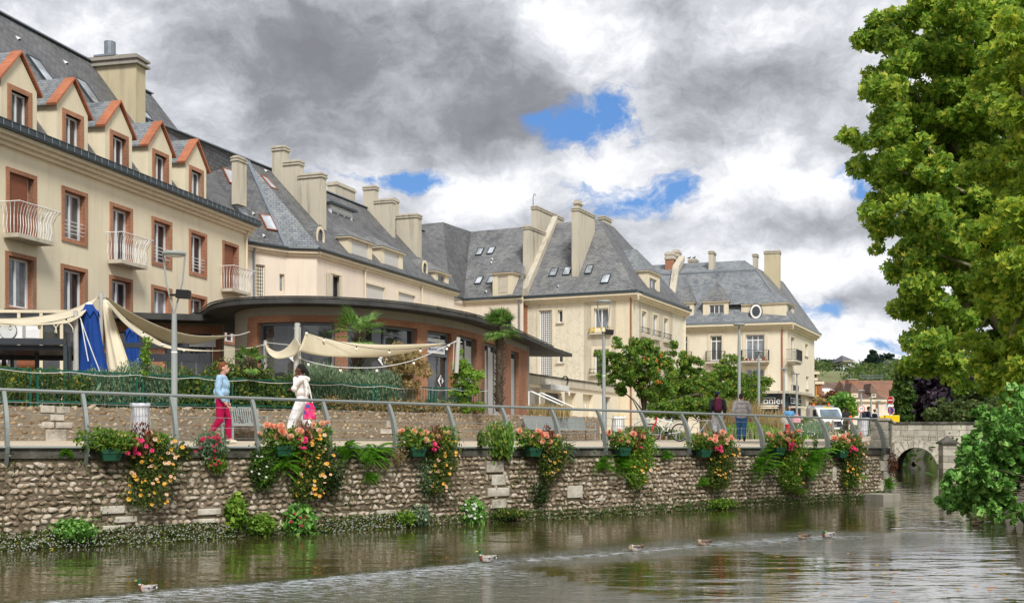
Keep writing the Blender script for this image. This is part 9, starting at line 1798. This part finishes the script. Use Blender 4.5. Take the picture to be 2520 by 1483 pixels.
farhouse('hipped_house', 'cream house wing with a white shuttered dormer, right of the two-dormer house', 'house', X_(1152), X_(1432), Y_(1005), Y_(1226), 1045, 123.5, 'render_pink', 'roof_tile_dark', 8, .42, .0, [(X_(1170), X_(1260), Y_(1090), Y_(1180), 'dormer'), (X_(1255), X_(1300), Y_(1300), Y_(1390), 'w')], 'brown_shutter')
farhouse('roof_row', 'brown tiled roofs in a row behind the white shed', 'house', X_(150), X_(690), Y_(884), Y_(1062), 1045, 160, 'render_pink', 'roof_tile_dark', 12, 0, 0, [(X_(635), X_(672), Y_(955), Y_(1000), 'sky'), (X_(500), X_(590), Y_(1080), Y_(1180), 'w')])
farhouse('white_shed', 'cream shed with a pale metal roof', 'shed', X_(262), X_(428), Y_(1000), Y_(1066), 1045, 135, 'render_pale', 'awning_grey', 6, 0, .0)
farhouse('cream_house', 'plain pale house wall just right of the mansard house', 'house', 1990, X_(50), Y_(740), Y_(800), 1045, 112, 'concrete', 'roof_tile_dark', 8, 0)
e, fr, W_, ze, zr = farhouse('timber_house', 'narrow house with yellow and red painted front', 'house', X_(48), X_(178), Y_(770), Y_(872), 1045, 118, 'yellow_wall', 'roof_tile_dark', 9, 0) if MAT.setdefault('yellow_wall', m_plain('yellow_wall', (.68, .36, .07), .8)) else None
s0, s1 = fr.so(at(X_(95), HY, 118))[0], fr.so(at(X_(140), HY, 118))[0]; zz = lambda y: EZ + (HY - Y_(y)) / F * 118
m = MB(); m.box(fr, s0, s1, -.1, -.01, zz(1110), zz(965)); m.box(fr, -.15, .12, -.12, -.01, 1.6, ze); m.box(fr, W_ - .2, W_ + .05, -.12, -.01, 1.6, ze); m.build('red_timber', MAT['brick_dark'], e)
m = MB(); cb_ = fr.P(W_ * .7, 3, 0); m.box(fr, W_ * .3, W_ * .95, 3, 4.2, ze, zz(735)); m.build('chimney', MAT['brick'], e)
farhouse('red_house', 'red painted house top above the yellow one', 'house', 1985, X_(85), Y_(645), Y_(680), 1045, 126, 'brick_dark', 'roof_tile_dark', 7, 0, 0, [(X_(10), X_(30), Y_(700), Y_(790), 'w'), (X_(50), X_(68), Y_(715), Y_(800), 'w')], 'brown_shutter')
c0, c1 = at(X_(695), HY, 140), at(X_(862), HY, 140); ce_ = empty('brick_chimney', (c0.x, c0.y, 4), 0, 'broad red brick chimney wall between the far roofs', 'chimney'); m = MB(); z_ = lambda y: EZ + (HY - Y_(y)) / F * 140; m.box(WF, c0.x, c1.x, 139.5, 141, 3, z_(835)); m.build('stack', MAT['brick'], ce_); m = MB(); m.box(WF, c0.x - .1, c1.x + .1, 139.4, 141.1, z_(834), z_(820)); m.build('cap', MAT['trim_stone'], ce_); m = MB(); [m.tube([(c0.x + q_, 140, z_(830)), (c0.x + q_, 140, z_(700 + 30 * q_))], .04, 4) for q_ in (.4, 3)]; [m.tube([(c0.x + 1.5, 140, z_(y)), (c0.x + 4.6, 140, z_(y))], .03, 4) for y in (745, 775, 800)]; m.build('aerial', MAT['zinc'], ce_)
farhouse('hill_house', 'small brown-roofed house at the left end of the hill crest', 'house', 1992, X_(105), Y_(425), Y_(520), Y_(600), 720, 'render_pale', 'roof_tile_dark', 16, 0); farhouse('hill_house', 'dark pointed-roof house on the hill crest', 'house', X_(640), X_(805), Y_(350), Y_(462), Y_(500), 720, 'render_pale', 'slate_dark', 30, .46); farhouse('hill_house', 'grey-roofed white bungalow at the right of the hill crest', 'house', X_(1565), X_(1765), Y_(440), Y_(515), Y_(575), 720, 'satin_white', 'slate_blue', 36, .42, 0, [(X_(1635), X_(1690), Y_(525), Y_(565), 'w')])
# garden wall, vegetation and parked things behind the van
b0, b1 = at(1998, HY, 108), at(2098, HY, 108); gw = empty('garden_wall', (b0.x, b0.y, 1.6), 0, 'pale rendered boundary wall behind the white van', 'wall'); m = MB(); m.box(WF, b0.x, b1.x, 108, 108.4, 1.5, 4.2); m.build('wall', MAT['render_pale'], gw)
for i, (u, v, ru, rv, d, mt, lab, n, sz) in enumerate(((2045, 985, 30, 14, 94, 'red_leaf', 'red-leaved bush over the boundary wall behind the van', 2600, .22), (2020, 1000, 24, 12, 93, 'dry_leaf', 'straw-coloured bush left of the red-leaved bush', 2000, .2), (2068, 988, 15, 16, 90, 'alder_leaf', 'large-leaved green plant behind the van', 1300, .22), (2093, 1003, 12, 14, 89, 'fresh_leaf', 'green bush with white blooms right of the van', 900, .2), (2008, 1040, 14, 14, 88, 'fresh_leaf', 'green bush left of the van cab', 900, .2))):
 d += 14; p = at(u, v, d); tree('bush', (p.x, p.y, 1.7), lab, 'shrub', [PX(u, v, d, ru, rv, 1.)], 20, .5, n, sz, mt, .06, (p.x, p.y, p.z), seed=90 + i)
# right bank: stone town building and low hedge seen between the trees
a, b = at(2425, HY, 95), at(2700, HY, 80); fr = F2((a.x, a.y), (b.x, b.y)); tb = house('stone_townhouse', fr, 'pale classical stone building behind the trees on the right bank', 'building'); m = MB(); wall(m, fr, 0, 18, 1.5, 9, [(1.2 + 3 * i, 2.4 + 3 * i, 3.5, 6.6) for i in range(5)], .3); m.build('wall', MAT['ashlar'], tb); m = MB(); [m.box(fr, 3 * i - .3, 3 * i + .35, -.25, -.003, 1.5, 8.6) for i in range(6)]; m.build('pilaster', MAT['trim_stone'], tb); cornice(tb, fr, -.2, 18, 9.2, 'trim_stone', .5, .5); poly3(tb, [fr.P(-.4, -.4, 9.2), fr.P(18, -.4, 9.2), fr.P(18, 6, 13), fr.P(4, 6, 13)], 'slate'); [window(tb, fr, 1.21 + 3 * i, 2.39 + 3 * i, 3.51, 6.59, .25) for i in range(5)]
P = blobpts([(40, 72, 2., 8, 3, 2.6), (24, 44, 1.0, 4, 8, 1.3), (16, 27, .6, 3.0, 5, .8), (13.5, 20.5, .35, 2.2, 4, .45), (11.4, 20, .2, 1.2, 3.5, .35), (12.3, 24.5, .35, 1.5, 3.5, .5), (19.5, 80, 1.2, 2.5, 10, 1.3), (30, 84, .9, 5, 3, 1.4), (20.6, 63, .7, .9, 6, .9)], 26000, .3); V, Fq = leaf_quads(P, .16, long=1.8); tag(mesh_np('bank_undergrowth', V, Fq, MAT['ivy_leaf']), 'tangled undergrowth on the right bank of the river', 'undergrowth', kind='stuff')
m = MB(); rr_ = random.Random(2)
for i in range(34): p = onz(rr_.uniform(1900, 2500), rr_.uniform(1330, 1480), .006); r_ = rr_.uniform(.02, .045); an = rr_.uniform(0, 6); m.poly([p + Vector((math.cos(an + t * 1.57) * r_ * (1.6 if t % 2 else .8), math.sin(an + t * 1.57) * r_ * (1.6 if t % 2 else .8), 0)) for t in range(4)])
tag(m.build('floating_leaves', MAT['petal_yellow'], uv=False), 'yellow fallen leaves floating on the water at right', 'fallen leaves', kind='stuff')
